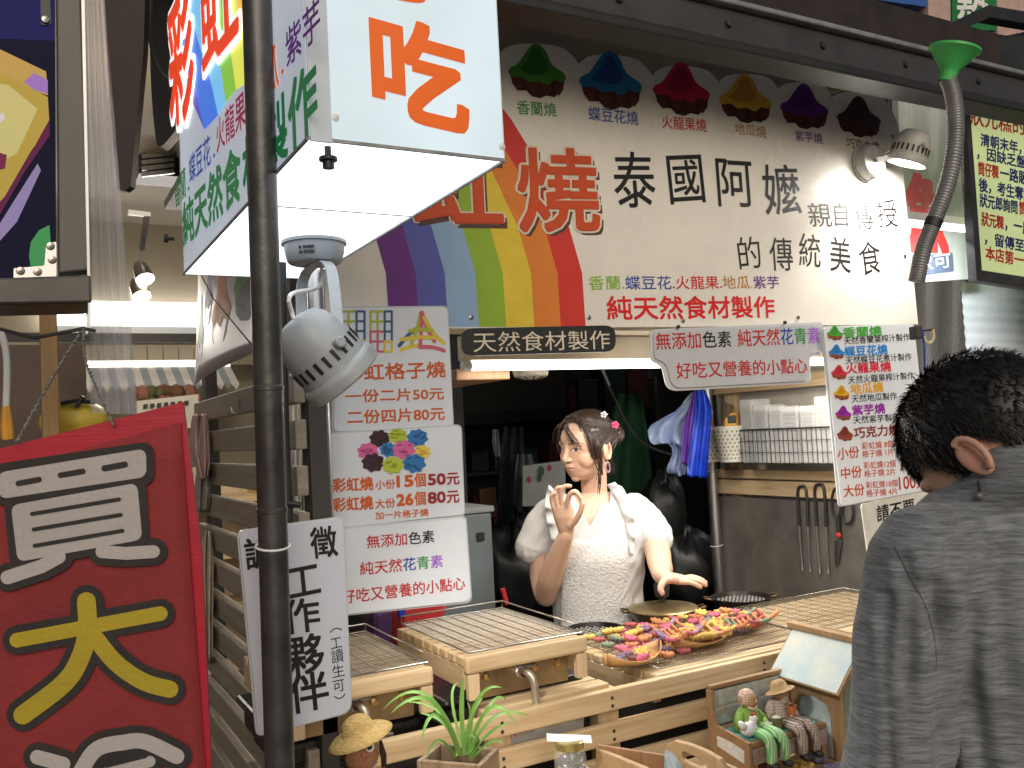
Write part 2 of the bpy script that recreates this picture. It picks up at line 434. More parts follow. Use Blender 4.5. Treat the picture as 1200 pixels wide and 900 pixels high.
for i, c in enumerate(rc):
    m = ink('rainbow band %d' % i, c); m.node_tree.nodes['Principled BSDF'].inputs['Roughness'].default_value = .3
    rows = [[PB.P(bx[i]-sh(y), y, .0006), PB.P(bx[i+1]-sh(y), y, .0006)] for y in ys]
    b.grid(rows[::-1], m)
b.build('rainbow', T)
def cake_art(b, pl, cx, cy, w, top, topd, h=.0008, tilt=.06, base=(.33, .16, .12), based=(.22, .1, .08)):
    k = w/66
    def q(x, y): return (cx+x*k, cy+y*k+x*k*tilt)
    mt, md = ink('icing %.2f%.2f%.2f' % top, top), ink('icing %.2f%.2f%.2f' % topd, topd)
    mb1, mb2 = ink('cake base %.2f' % base[0], base), ink('cake base %.2f' % based[0], based)
    shape(b, pl, [q(*p) for p in [(-31, 2), (-28, 14), (-20, 22), (-12, 21), (-6, 27), (4, 28), (11, 24), (20, 25), (28, 17), (32, 4)]], mb2, h)
    for x0_, x1_ in ((-29, -14), (-13, 3), (4, 18), (19, 31)):
        shape(b, pl, [q(x0_, 4), q(x0_+1, 15), q((x0_+x1_)/2, 23), q(x1_-1, 15), q(x1_, 4)], mb1, h+.0003)
    shape(b, pl, [q(p.x, p.y) for p in smooth_path([(-33, 2), (-30, -3), (-22, -8), (-14, -20), (-6, -31), (2, -33), (10, -26), (17, -12), (30, -4), (33, 2), (28, 7), (20, 6), (12, 12), (2, 9), (-10, 11), (-18, 6), (-28, 8), (-33, 2)], 3)][:-1], mt, h+.0006)
    shape(b, pl, [q(p.x, p.y) for p in smooth_path([(-20, -2), (-10, -15), (-5, -26), (2, -28), (7, -20), (13, -6), (4, 1), (-8, 2), (-20, -2)], 3)][:-1], md, h+.0009)
cakes6 = [(629, 86, 68, (.3, .55, .2), (.16, .42, .16)), (715, 97, 74, (.13, .45, .66), (.12, .28, .55)), (798, 107, 67, (.76, .1, .26), (.6, .07, .22)),
          (873, 118, 62, (.82, .64, .2), (.75, .5, .14)), (942, 127, 57, (.36, .1, .5), (.3, .07, .42)), (1006, 139, 52, (.25, .14, .14), (.2, .1, .1))]
b = MB()
for c in cakes6: cake_art(b, PB, *c, tilt=.12)
b.build('cake_pictures', T)
b = MB(); H = .0008
for s, x0_, y0_, x1_, y1_, h, m in [('香蘭燒', 606, 134, 652, 137, 17, I_gn), ('蝶豆花燒', 690, 141, 748, 147, 17, I_bl), ('火龍果燒', 776, 150, 828, 155, 16, I_rd),
        ('地瓜燒', 861, 157, 898, 162, 14, ink('ochre', (.72, .5, .16))), ('紫芋燒', 932, 165, 964, 169, 13, I_pu), ('巧克力燒', 992, 173, 1031, 178, 12, I_br)]:
    write(b, PB, s, x0_, y0_, x1_, y1_, h, m, off=.008)
for s, x0_, y0_, x1_, y1_, h in [('泰', 721, 243, 769, 243, 68), ('國', 785, 243, 826, 243, 61), ('阿', 842, 246, 884, 248, 60), ('嬤', 896, 249, 939, 252, 60),
        ('親', 948, 265, 975, 267, 29), ('自', 979, 267, 994, 267, 29), ('傳', 1003, 267, 1024, 268, 31), ('授', 1029, 268, 1052, 270, 34),
        ('的', 866, 315, 892, 315, 39), ('傳', 903, 316, 930, 316, 40), ('統', 938, 317, 963, 316, 40), ('美', 974, 318, 998, 318, 42), ('食', 1008, 319, 1033, 318, 40)]:
    write(b, PB, s, x0_, y0_, x1_, y1_, h, I_bk, off=.0 if h < 45 else .006, jit=.16, fit=True)
s, m = cols('香蘭', I_lg, '.', I_lg, '蝶豆花', I_bl, '.', I_bl, '火龍果', I_rd, '.', I_rd, '地瓜', ink('ochre', (.72, .5, .16)), '.', I_ye, '紫芋', I_pu)
write(b, PB, s, 690, 340, 913, 338, 17, m, off=.008)
write(b, PB, '純天然食材製作', 712, 375, 908, 372, 28, ink('bright red', (.84, .1, .12)), off=.022)
b.build('lettering', T)
def halo(b, pl, s, x0_, y0_, x1_, y1_, h, m, mo, ms, w=2.5, off=.03, **k):
    write(b, pl, s, x0_+w*1.5, y0_+w*1.6, x1_+w*1.5, y1_+w*1.6, h, ms, off=off, lift=.001, **k)
    for i in range(12):
        a = i*math.pi/6; dx, dy = w*math.cos(a), w*math.sin(a)
        write(b, pl, s, x0_+dx, y0_+dy, x1_+dx, y1_+dy, h, mo, off=min(off, .018), lift=.0012+.0001*i, **k)
    write(b, pl, s, x0_, y0_, x1_, y1_, h, m, off=off, lift=.0032, **k)
b = MB(); I_sh = ink('shadow brown', (.34, .24, .2))
halo(b, PB, '燒', 610, 271, 702, 270, 100, ink('vermilion', (.78, .3, .14)), I_cr, I_sh, 3.0, .022)
halo(b, PB, '虹', 487, 265, 588, 266, 100, ink('vermilion', (.78, .3, .14)), I_cr, I_sh, 3.0, .03)
b.build('title_lettering', T)
b = MB()
for px, py in ((690, 372), (800, 376), (935, 372), (1046, 160), (1060, 300), (552, 372)):
    b.lathe(PB.P(px, py, .0005), PB.n, [(.006, 0), (.006, .002), (.003, .003), (0, .003)], chrome, 10)
b.build('eyelet', T, smooth=True)

# ------------------------------------------------------------------ light box
LX0, LX1, LY0, LY1, LZ0, LZ1 = .304, .560, 1.00, 1.885, 1.90, 2.75
T = thing('light_box', 'white lit advertising box with rainbow side and an orange character on its front', 'light box', (.43, 1.44, LZ0))
def glow(name, col, e):
    m = mat(name, col, .35, var=.03, vscale=5, emit=e, ecol=col); n = m.node_tree.nodes; l = m.node_tree.links
    nz = n.new('ShaderNodeTexNoise'); nz.inputs['Scale'].default_value = 4.5; nz.inputs['Detail'].default_value = 4; tc = n.new('ShaderNodeTexCoord'); l.new(tc.outputs['Object'], nz.inputs['Vector'])
    mr = n.new('ShaderNodeMapRange'); mr.inputs['From Min'].default_value = .3; mr.inputs['From Max'].default_value = .7; mr.inputs['To Min'].default_value = e*.82; mr.inputs['To Max'].default_value = e*1.1
    l.new(nz.outputs['Fac'], mr.inputs['Value']); l.new(mr.outputs[0], n['Principled BSDF'].inputs['Emission Strength'])
    return m
lb_s = glow('lit acrylic side', (.42, .46, .53), .56); lb_f = glow('lit acrylic front', (.38, .46, .50), .90); lb_b = glow('lit acrylic base', (.88, .94, 1.0), 1.5)
b = MB(); b.add([(LX0, LY0, LZ0), (LX0, LY1, LZ0), (LX0, LY1, LZ1), (LX0, LY0, LZ1)], [(0, 3, 2, 1)], lb_s); b.build('side_panel', T, solid=.003)
b = MB(); b.add([(LX0+.002, LY0, LZ0), (LX1, LY0, LZ0), (LX1, LY0, LZ1), (LX0+.002, LY0, LZ1)], [(0, 1, 2, 3)], lb_f); b.build('front_panel', T, solid=.003)
b = MB(); b.add([(LX0+.002, LY0+.004, LZ0), (LX1, LY0+.004, LZ0), (LX1, LY1, LZ0), (LX0+.002, LY1, LZ0)], [(0, 3, 2, 1)], lb_b); b.build('bottom_panel', T, solid=.003)
b = MB(); b.box((LX1, LY0+.003, LZ0+.002), (LX1+.003, LY1, LZ1), wsign); b.box((LX0+.003, LY1, LZ0), (LX1+.003, LY1+.004, LZ1), wsign); b.box((LX0, LY0, LZ1), (LX1, LY1, LZ1+.01), wsign); b.build('casing', T)
b = MB(); b.box((LX0+.0005, LY0-.004, LZ0-.004), (LX0+.026, LY0-.0008, LZ1), mat('frosted edge strip', (.5, .54, .58), .35, var=.08, vscale=8, emit=.12, ecol=(.6, .7, .8))); b.build('edge_strip', T)
grime = mat('grey seam', (.3, .31, .32), .6, var=.3, vscale=30)
b = MB(); b.bar((LX0-.002, LY0, LZ0-.001), (LX0-.002, LY1, LZ0-.001), .003, .004, grime); b.bar((LX0, LY0-.002, LZ0-.001), (LX1, LY0-.002, LZ0-.001), .003, .004, grime); b.bar((LX1, LY0, LZ0-.001), (LX1, LY1, LZ0-.001), .003, .004, grime); b.bar((LX0, 1.31, LZ0-.0005), (LX1, 1.31, LZ0-.0005), .0018, .002, grime); b.build('seam', T)
PS = PX(LX0); PF = PY(LY0)
b = MB()
oro = mat('orange light box print', lin((.93, .42, .1)), .4, var=.03, emit=.12, ecol=lin((.93, .42, .1)))
write(b, PF, '吃', 440, 133, 548, 158, 124, oro, off=.035)
write(b, PF, '小', 436, -8, 545, 11, 124, oro, off=.035)
def lit(n, c, e=.3): return mat(n+' lit print', lin(c), .4, var=.03, emit=e, ecol=lin(c))
pb = [lit('rb%d' % i, c, .6) for i, c in enumerate([(.36, .26, .72), (.24, .45, .86), (.45, .74, .92), (.5, .74, .26), (.85, .88, .35), (.95, .72, .3), (.9, .35, .2)])]
# rainbow on the side panel: outer edges run down and inward, (y along the box, z)
def yz(y, z, h=.0006): return Vector((LX0-h, y, z))
rows = []
edge_px = [[(225, 118), (224, 100), (214, 70), (201, 52)], [(240, 152), (232, 120), (224, 85), (203, 40)], [(256, 135), (247, 95), (236, 60), (214, -20)],
           [(265, 120), (257, 70), (246, 20), (228, -60)], [(277, 105), (270, 55), (262, 5), (245, -90)], [(292, 95), (284, 40), (276, -10), (260, -110)], [(312, 70), (302, 20), (294, -40), (275, -150)]]
def crv(p, n=10): return [PS.P(q.x, q.y, .0006) for q in smooth_path(p, n)]
for i in range(6):
    A, B = crv(edge_px[i]), crv(edge_px[i+1]); b.grid([[p, q] for p, q in zip(A, B)], pb[i])
def side(s, x0_, y0_, x1_, y1_, h0, m, off=.012, **k):
    O = PS.P(x0_, y0_); B = PS.P(x1_, y1_); Y = Vector((0, 0, (PS.P(x0_, y0_-h0)-O).z)); lay(b, s, O, B-O, Y, PS.n*.0012, m, off=off, **k)
def shalo(s, x0_, y0_, x1_, y1_, h0, m, mo):
    O = PS.P(x0_, y0_); B = PS.P(x1_, y1_)-O; Y = Vector((0, 0, (PS.P(x0_, y0_-h0)-O).z)); w = .011
    for i in range(12):
        a = i*math.pi/6; lay(b, s, O+Vector((0, w*math.cos(a), w*math.sin(a))), B, Y, PS.n*(.0016+.0001*i), mo, off=.04)
    lay(b, s, O, B, Y, PS.n*.0032, m, off=.04)
redl = lit('vermilion', (.88, .26, .12), .55); whl = lit('white', (.95, .95, .95), .6)
shalo('彩', 203, 150, 231, 132, 150, redl, whl)
shalo('虹', 241, 92, 283, 42, 120, redl, whl)
g1, g2, bl_, rl_, yl_, pl_ = lit('leaf green', (.2, .5, .3)), lit('teal green', (.12, .45, .28)), lit('blue', (.2, .3, .62)), lit('crimson', (.62, .14, .3)), lit('orange', (.88, .45, .15)), lit('purple', (.34, .12, .45))
side('香蘭', 206, 246, 219, 230, 36, g1); side('.', 221, 226, 223, 224, 30, g1); side('蝶豆花', 223, 216, 248, 192, 34, bl_); side('.', 251, 188, 253, 186, 34, bl_)
side('火龍果', 255, 180, 289, 146, 40, rl_); side('.', 293, 142, 295, 140, 34, rl_); side('地瓜', 297, 134, 328, 100, 50, yl_); side('.', 331, 91, 334, 88, 40, yl_); side('紫芋', 337, 80, 377, 42, 46, pl_)
side('純天然食', 216, 290, 284, 232, 52, g1, off=.03); side('材製作', 287, 232, 374, 148, 68, g2, off=.03)
b.build('lettering', T)
b = MB()
c = onZ(384, 172, LZ0); b.lathe(c, (0, 0, -1), [(.004, -.002), (.004, .012), (.011, .013), (.011, .017), (.007, .018), (.007, .026), (0, .026)], black, 12)
b.build('bolt', T, smooth=True)
b = MB(); c = onX(203, 280, LX0); b.lathe(c+Vector((.002, 0, 0)), (-1, 0, 0), [(.004, 0), (.004, .012), (.009, .013), (.009, .02), (0, .02)], black, 10); b.build('cable_plug', T, smooth=True)
for px, py in ((393, 138), (588, 172)):
    b = MB(); b.lathe(PF.P(px, py), (0, -1, 0), [(.0045, -.001), (.0045, .0015), (0, .003)], wpaint, 10); b.build('screw', T, smooth=True)

# ------------------------------------------------------------------ signs hung on the stall
def sign(name, label, Y, corners, r, m=wsign, th=.004, rim=None, pl=None, cat='sign'):
    pl = pl or PY(Y); T = thing(name, label, cat, pl.P(*[(corners[2][i]+corners[3][i])/2 for i in (0, 1)]))
    b = MB(); plate(b, pl, rquad(corners, r), m, th); b.build('board', T)
    if rim:
        cx = sum(p[0] for p in corners)/4; cy = sum(p[1] for p in corners)/4
        cc = [(x+(rim if x > cx else -rim), y+(rim if y > cy else -rim)) for x, y in corners]
        b = MB(); plate(b, pl, rquad(cc, r), acry, .004, -.0045); b.build('acrylic_backing', T)
    return T, pl
def waffle_art(b, pl, x, y, w, h, nx, ny, mats_, lw=2.2):
    for i in range(ny):
        for j in range(nx):
            m = mats_[(i, j)] if (i, j) in mats_ else mats_['d']
            X0, Y0_ = x+w*j/nx, y+h*i/ny; X1, Y1_ = X0+w/nx, Y0_+h/ny
            hh = .0006+.00005*(i*nx+j)
            for A, B in (((X0, Y0_), (X1, Y0_)), ((X0, Y0_), (X0, Y1_)), ((X1, Y0_), (X1, Y1_)), ((X0, Y1_), (X1, Y1_))):
                hh += .00001; stroke(b, pl, [A, B], lw, m, hh)
T, pl = sign('price_sign', 'white price sign with waffle pictures, topmost of the three price signs', 1.86, [(396, 361), (524, 360), (531, 499), (391, 506)], 7, rim=2)
b = MB()
yl, bl2, pk2 = ink('waffle lime', (.68, .72, .22)), ink('waffle blue', (.2, .36, .5)), ink('waffle rose', (.78, .38, .45)); ylw = ink('waffle yellow', (.86, .76, .3))
q1 = {'d': yl, (0, 2): bl2, (1, 2): bl2, (2, 2): bl2, (2, 0): pk2, (2, 1): pk2, (3, 0): pk2, (3, 1): pk2, (3, 2): ylw}
waffle_art(b, pl, 399, 365, 28, 46, 3, 4, q1, 2.6); waffle_art(b, pl, 434, 365, 25, 47, 3, 4, q1, 2.6)
for (A, B, C, m, k) in [((468, 405), (478, 392), (486, 386), bl2, 0), ((470, 410), (484, 404), (494, 405), ylw, 1), ((493, 367), (490, 385), (482, 402), yl, 2), ((494, 366), (494, 385), (492, 407), pk2, 3),
                     ((495, 368), (500, 388), (509, 400), pk2, 4), ((497, 372), (506, 392), (520, 402), ylw, 5), ((492, 407), (506, 405), (520, 411), pk2, 6), ((470, 398), (490, 394), (508, 396), ylw, 7), ((480, 388), (494, 384), (506, 388), yl, 8)]:
    stroke(b, pl, bez(A, B, C), 4.5, m, .0006+k*.0001)
write(b, pl, '彩虹格子燒', 401, 447, 522, 442, 20, I_or, off=.022); write(b, pl, '一份二片50元', 405, 472, 520, 468, 15, I_or, off=.026); write(b, pl, '二份四片80元', 407, 497, 521, 492, 16, I_or, off=.026)
b.build('print', T)
T, pl = sign('price_sign', 'white price sign with a heap of coloured cakes, between the other two price signs', 1.855, [(385, 509), (540, 499), (544, 603), (388, 619)], [4, 7, 5, 4], rim=2)
b = MB()
pc = {'k': ((.24, .12, .18), (.14, .07, .1)), 'g': ((.7, .76, .25), (.52, .6, .14)), 'b': ((.18, .46, .7), (.1, .3, .52)), 'p': ((.82, .4, .62), (.65, .24, .45)), 'y': ((.87, .78, .35), (.72, .6, .2))}
rnd = random.Random(3)
for i, (x, y, rx, c) in enumerate([(445, 514, 12, 'k'), (466, 511, 11, 'g'), (489, 513, 12, 'b'), (431, 529, 12, 'p'), (455, 527, 10, 'b'), (494, 530, 10, 'y'), (473, 527, 13, 'p'), (437, 542, 13, 'k'), (485, 543, 13, 'b'), (460, 545, 12, 'g')]):
    m1, m2 = ink('cake %s light' % c, pc[c][0]), ink('cake %s dark' % c, pc[c][1]); hh = .0005+i*.00025
    shape(b, pl, [(x+rx*(1+.1*math.sin(a*math.pi/16*8))*math.cos(a*math.pi/16), y+rx*.82*(1+.1*math.sin(a*math.pi/16*8))*math.sin(a*math.pi/16)) for a in range(32)], m1, hh)
    for k in range(9):
        a = rnd.uniform(0, 6.28); rr = rnd.uniform(.1, .75)*rx; stroke(b, pl, [(x+rr*math.cos(a)-1.6, y+rr*.8*math.sin(a)), (x+rr*math.cos(a)+1.6, y+rr*.8*math.sin(a)+rnd.uniform(-1.5, 1.5))], 1.9, m2, hh+.0001+k*.00001)
DR = ink('wine', (.6, .16, .2))
for yb, ye, small, num, price in ((577, 567.5, '小份', '15', '50'), (600, 588.5, '大份', '26', '80')):
    f = lambda x: yb+(ye-yb)*(x-390)/147.5
    for s, a, c, h, m, of in (('彩虹燒', 390, 437, 16, I_or, .03), (small, 440, 463, 11, I_or, .024), (num, 465.5, 484, 17, I_or, .05), ('個', 486, 499, 16, I_or, .026), (price, 502, 522, 16.5, DR, .045), ('元', 524, 538, 15, DR, .03)):
        write(b, pl, s, a, f(a), c, f(c), h, m, off=of)
write(b, pl, '加一片格子燒', 440, 609, 502, 604.5, 9, I_or, off=.022)
b.build('print', T)
T, pl = sign('slogan_sign', 'white slogan sign lettered red, blue and green, lowest of the three stacked by the pole', 1.85, [(402, 620), (545, 607), (552, 704), (404, 720)], [4, 7, 9, 4], rim=2.5)
b = MB()
CR = ink('crimson', (.72, .14, .16))
s, m = cols('無添加', CR, '色素', I_bk); write(b, pl, s, 430, 643, 509, 635.5, 15, m, off=.012)
s, m = cols('純天然', CR, '花', I_bl, '青', I_gn, '素', I_vi); write(b, pl, s, 422, 674.5, 519, 664.5, 15.5, m, off=.012)
write(b, pl, '好吃又營養的小點心', 400, 708, 545, 690.5, 16, CR, off=.012)
b.build('print', T)
PR = PY(1.27)
T, pl = sign('recruiting_sign', 'pale tilted help wanted sign with black upright lettering behind the grey pole', 0, [(280, 624), (402, 607), (412, 834), (303, 863)], [11, 11, 14, 9], rim=2, pl=PR, m=mat('pale grey sign board', (.60, .64, .74), .38, var=.04, vscale=4))
b = MB()
for s, a, y, c, y2, h in (('誠', 289, 668, 322, 663, 36), ('徵', 366, 655, 396, 651, 36), ('工', 338, 705, 376, 697, 42), ('作', 334, 744, 376, 738, 40), ('夥', 338, 793, 381, 786, 46), ('伴', 340, 838, 386, 828, 45)):
    write(b, pl, s, a, y, c, y2, h, I_bk, off=.02, lean=-.1)
for s, a, y, c, y2, h in (('工', 388, 762, 401, 759, 15), ('讀', 389, 778, 403, 775, 16), ('生', 390, 795, 404, 792, 15), ('可', 391, 812, 404, 809, 15)):
    write(b, pl, s, a, y, c, y2, h, I_bk, off=.0, lean=-.1)
stroke(b, pl, bez((387, 741), (393, 733), (400, 738)), 1.2, I_bk, .0008); stroke(b, pl, bez((392, 816), (399, 822), (404, 813)), 1.2, I_bk, .0008)
b.build('lettering', T)
T, pl = sign('black_sign', 'long black sign with cream lettering under the middle of the banner', 1.88, [(541, 385), (721, 381), (722, 412), (542, 417)], 13, m=mat('black acrylic', (.03, .033, .033), .3, var=.1), th=.006)
b = MB(); write(b, pl, '天然食材製作', 555, 413, 715, 409, 24, I_cr, off=.004); b.build('lettering', T)
pl = PY(1.87); T = thing('slogan_board', 'stepped grey acrylic slogan board in two lines above the blue bags', 'sign', pl.P(865, 452))
gpts = rquad([(766, 388), (963, 380), (964, 411), (948, 415), (949, 446), (788, 455), (781, 425), (767, 420)], [6, 6, 6, 4, 8, 12, 8, 6])
b = MB(); plate(b, pl, gpts, mat('grey frosted acrylic', (.52, .54, .57), .3, var=.04), .005); b.build('board', T)
b = MB(); plate(b, pl, rquad([(763, 386), (966, 377), (967, 414), (951, 418), (952, 449), (784, 458.5), (777, 428), (764, 423)], [6, 6, 6, 4, 8, 12, 8, 6]), acry, .004, -.0055); b.build('acrylic_backing', T)
b = MB(); s, m = cols('無添加', CR, '色素', I_bk); write(b, pl, s, 769, 410, 857, 406.5, 20, m, off=.01)
s, m = cols('純天然', CR, '花', I_bl, '青', I_gn, '素', I_vi); write(b, pl, s, 865, 406.5, 961, 402, 20, m, off=.01)
write(b, pl, '好吃又營養的小點心', 793, 444, 946, 437, 19, CR, off=.01); b.build('lettering', T)
for px, py in ((794, 383), (919, 378)):
    b = MB(); b.lathe(pl.P(px, py, .0), pl.n, [(.005, 0), (.005, .006), (0, .008)], black, 8); b.build('screw', T)
# tall menu on the right
T, pl = sign('menu_board', 'tall white menu with six coloured cakes hanging between banner and customer', 1.84, [(965, 384), (1071, 380), (1092, 573), (986, 593)], 4, m=mat('white menu board', (.76, .81, .87), .35, var=.03), rim=1.5)
b = MB()
ic = [(.3, .68, .25), (.16, .55, .85), (.85, .2, .28), (.9, .68, .15), (.6, .16, .66), (.55, .25, .2)]
for (x, y), c in zip(((978, 391), (980, 413), (983, 437), (986, 461), (988, 485), (990, 509)), ic):
    cake_art(b, pl, x, y, 19, c, tuple(v*.85 for v in c), base=(.62, .34, .24), based=(.5, .26, .18), h=.0006)
icn = [ink('menu %d' % i, c) for i, c in enumerate(ic)]
for i, (s, x0_, y0_, x1_, y1_, h) in enumerate([('香蘭燒', 988, 396, 1033, 393, 12), ('蝶豆花燒', 990, 418, 1040, 415, 12), ('火龍果燒', 992, 438, 1044, 435, 12), ('地瓜燒', 997, 462, 1035, 459, 12), ('紫芋燒', 999, 487, 1037, 484, 12), ('巧克力燒', 1001, 514, 1054, 509, 13)]):
    write(b, pl, s, x0_, y0_, x1_, y1_, h, icn[i], off=.035)
for s, x0_, y0_, x1_, y1_ in [('天然香蘭葉榨汁製作', 989, 404, 1066, 399), ('天然蝶豆花煮汁製作', 991, 427, 1068, 422), ('天然火龍果榨汁製作', 994, 450, 1071, 444), ('天然地瓜製作', 998, 472, 1051, 468), ('天然紫芋製作', 1000, 497, 1054, 493)]:
    write(b, pl, s, x0_, y0_, x1_, y1_, 9, I_bk, off=.012)
OB = ink('burnt orange', (.78, .3, .16))
for s, p, h in [('小份', (982, 539, 1007, 536), 14), ('中份', (986, 562, 1010, 559), 14), ('大份', (989, 583, 1013, 580), 14)]: write(b, pl, s, *p, h, OB, off=.02)
for i, (n1, n2) in enumerate((('彩虹燒 8個', '格子燒 1片'), ('彩虹燒12個', '格子燒 2片'), ('彩虹燒18個', '格子燒 4片'))):
    x, y = 1010+2.4*i, 527+23*i; write(b, pl, n1, x, y, x+37, y-3, 8.5, OB, off=.012); write(b, pl, n2, x+.5, y+9.5, x+37, y+6.5, 8.5, OB, off=.012)
for s, p in [('50元', (1051, 532, 1085, 528)), ('70元', (1054, 554, 1088, 550)), ('100元', (1054, 576, 1088, 571))]: write(b, pl, s, *p, 20, CR, off=.01)
b.build('print', T)
T, pl = sign('notice_card', 'small cream notice half hidden by the customer below the tall menu', 1.845, [(1009, 591), (1096, 572), (1106, 642), (1019, 662)], 4, m=mat('cream card', (.66, .66, .6), .5))
b = MB(); write(b, pl, '請不要', 1028, 612, 1072, 602, 19, I_bk, off=.02); write(b, pl, '老', 1030, 637, 1043, 634, 17, CR, off=.005); b.build('lettering', T)

# =================================================================== STALL FRAME
T = thing('steel_pole', 'tall dark grey steel pole in front of the light box', 'pole', (.285, 1.168, 0))
polem = mat('dark grey pole paint', (.085, .083, .082), .34, .5, var=.25, vscale=22, bump=.15, bscale=90)
PC = plane3(onD(600, 450, 1.16), onD(700, 450, 1.16), onD(600, 350, 1.16))
def polep(y): return onD(301+(328-301)*y/900.0+0, y, 1.16)
top, bot = polep(-150), polep(900)
dirp = (bot-top).normalized(); bot2 = top+dirp*((top.z-0)/-dirp.z)
b = MB(); b.tube([top, bot2], .0188, polem, 28); b.build('pipe', T, smooth=True)
for y in (455, 598):
    p = polep(y); b = MB(); b.lathe(p-dirp*.004, dirp, [(.0187, 0), (.0199, .001), (.0199, .006), (.0187, .007)], polem, 28); b.build('joint', T, smooth=True)
p = polep(640); b = MB(); b.tube([p+Vector((math.cos(a)*.0215, math.sin(a)*.0215+.002, .004*math.sin(a))) for a in [i*math.pi/8 for i in range(16)]], .0016, wpaint, 6, closed=True)
b.bar(p+Vector((0, .02, 0)), (p.x+.004, 1.268, p.z), .004, .002, wpaint); b.build('cable_tie', T)
# slatted side screen
SX = .50
T = thing('slat_screen', 'weathered wooden slat screen closing the left side of the stall', 'screen', (SX, 2.3, 0))
slats = [(272, 474), (272, 513), (272, 555), (272, 597), (268, 640), (268, 678), (272, 722), (278, 765), (284, 810), (290, 858)]
zs = []
for px, py in slats: zs.append(onX(px, py, SX).z)
step = (zs[0]-zs[-1])/(len(zs)-1)
for i in range(16):
    z = zs[0]-step*i
    b = MB(); b.box((SX-.012, 1.78, z-.030), (SX+.012, 2.93, z+.030), oak_w); b.build('slat', T, bevel=.003)
for y in (1.80, 2.90):
    b = MB(); b.box((SX+.014, y-.03, .05), (SX+.05, y+.03, zs[0]+.15), mat('dark screen post', (.05, .045, .04), .6)); b.build('post', T, bevel=.003)
b = MB(); p = onX(283, 478, SX-.013); b.tube([p+Vector((0, 0, .02)), p+Vector((-.004, 0, .018)), p+Vector((-.006, 0, -.005)), p+Vector((-.014, .004, -.014)), p+Vector((-.022, .008, -.008)), p+Vector((-.022, .01, .002))], .0022, chrome, 6); b.build('hook', T, smooth=True)
# steel upright behind the signs and at the counter corner
def upright(name, label, x, y, z1, r=.018, m=steel):
    T = thing(name, label, 'post', (x, y, 0)); b = MB(); b.tube([(x, y, 0), (x, y, z1)], r, m, 18); b.build('pipe', T, smooth=True)
    for z in (.6, 1.05, 1.35):
        if z < z1: b = MB(); b.tube([(x+math.cos(a)*(r+.002), y+math.sin(a)*(r+.002), z+.003*math.cos(a)) for a in [i*math.pi/7 for i in range(14)]], .002, wpaint, 5, closed=True); b.build('cable_tie', T)
    return T
upright('steel_post', 'bare steel corner post behind the recruiting sign', .545, 1.79, 2.6)
upright('steel_post', 'steel post carrying the wooden shelf wall right of the woman', XS-.03, 2.80, 2.5, .022)
upright('steel_post', 'thin steel post behind the funnel hose at the right end of the banner', XS+.04, 1.93, 2.62)
# side banner with cakes hung above the slats
plS = PX(SX-.02)
T = thing('side_banner', 'curled white side banner with green, orange and purple cakes under the light box', 'banner', onX(280, 450, SX-.02))
tl, tr, br, bl = (232, 262), (322, 232), (322, 402), (236, 452)
rows = []
A, B_, C_, D_ = [plS.P(*q) for q in (tl, tr, br, bl)]
NB = 12
def sb(u, v, h=0.0):
    p = (A*(1-u)+B_*u)*(1-v)+(D_*(1-u)+C_*u)*v
    return p+Vector((-.012*math.sin(u*5)-.02*v*v-h, 0, 0))
b = MB(); b.grid([[sb(i/NB, j/10) for i in range(NB+1)] for j in range(11)], mat('violet grey vinyl', (.5, .47, .52), .3, var=.06)); b.build('vinyl_sheet', T, smooth='all', solid=.001)
b = MB()
for u, v, w, hh, c, d in [(.12, .62, .2, .34, (.24, .5, .2), (.2, .1, .2)), (.27, .42, .16, .3, (.3, .12, .38), (.2, .1, .2)), (.45, .5, .25, .42, (.8, .48, .24), (.25, .14, .22)), (.72, .33, .3, .5, (.25, .55, .25), (.2, .14, .25)), (.95, .3, .14, .4, (.3, .1, .3), (.15, .08, .15))]:
    m1, m2 = ink('side icing %.2f' % (c[0]+c[1]), c), ink('side base %.2f' % (d[1]+d[2]), d)
    f = lambda p: sb(max(0, min(1, u+p[0]*w)), max(0, min(1, v+p[1]*hh)), .0012+.0003*(m1 is None))
    b.poly([sb(max(0, min(1, u+x*w)), max(0, min(1, v+y*hh)), .001) for x, y in [(-.42, .3), (-.34, .7), (-.1, .86), (.2, .84), (.36, .66), (.42, .3)]], m2)
    b.poly([sb(max(0, min(1, u+x*w)), max(0, min(1, v+y*hh)), .0016) for x, y in [(-.46, .36), (-.2, .0), (-.06, -.46), (.08, -.5), (.24, 0), (.48, .3), (.36, .5), (.18, .4), (.02, .54), (-.16, .42), (-.32, .52)]], m1)
b.build('cake_pictures', T)
b = MB(); b.tube([onX(224, 300, SX-.05), onX(250, 350, SX-.05), onX(300, 410, SX-.06), onX(322, 425, SX-.06)], .0018, black, 5); b.build('cord', T)
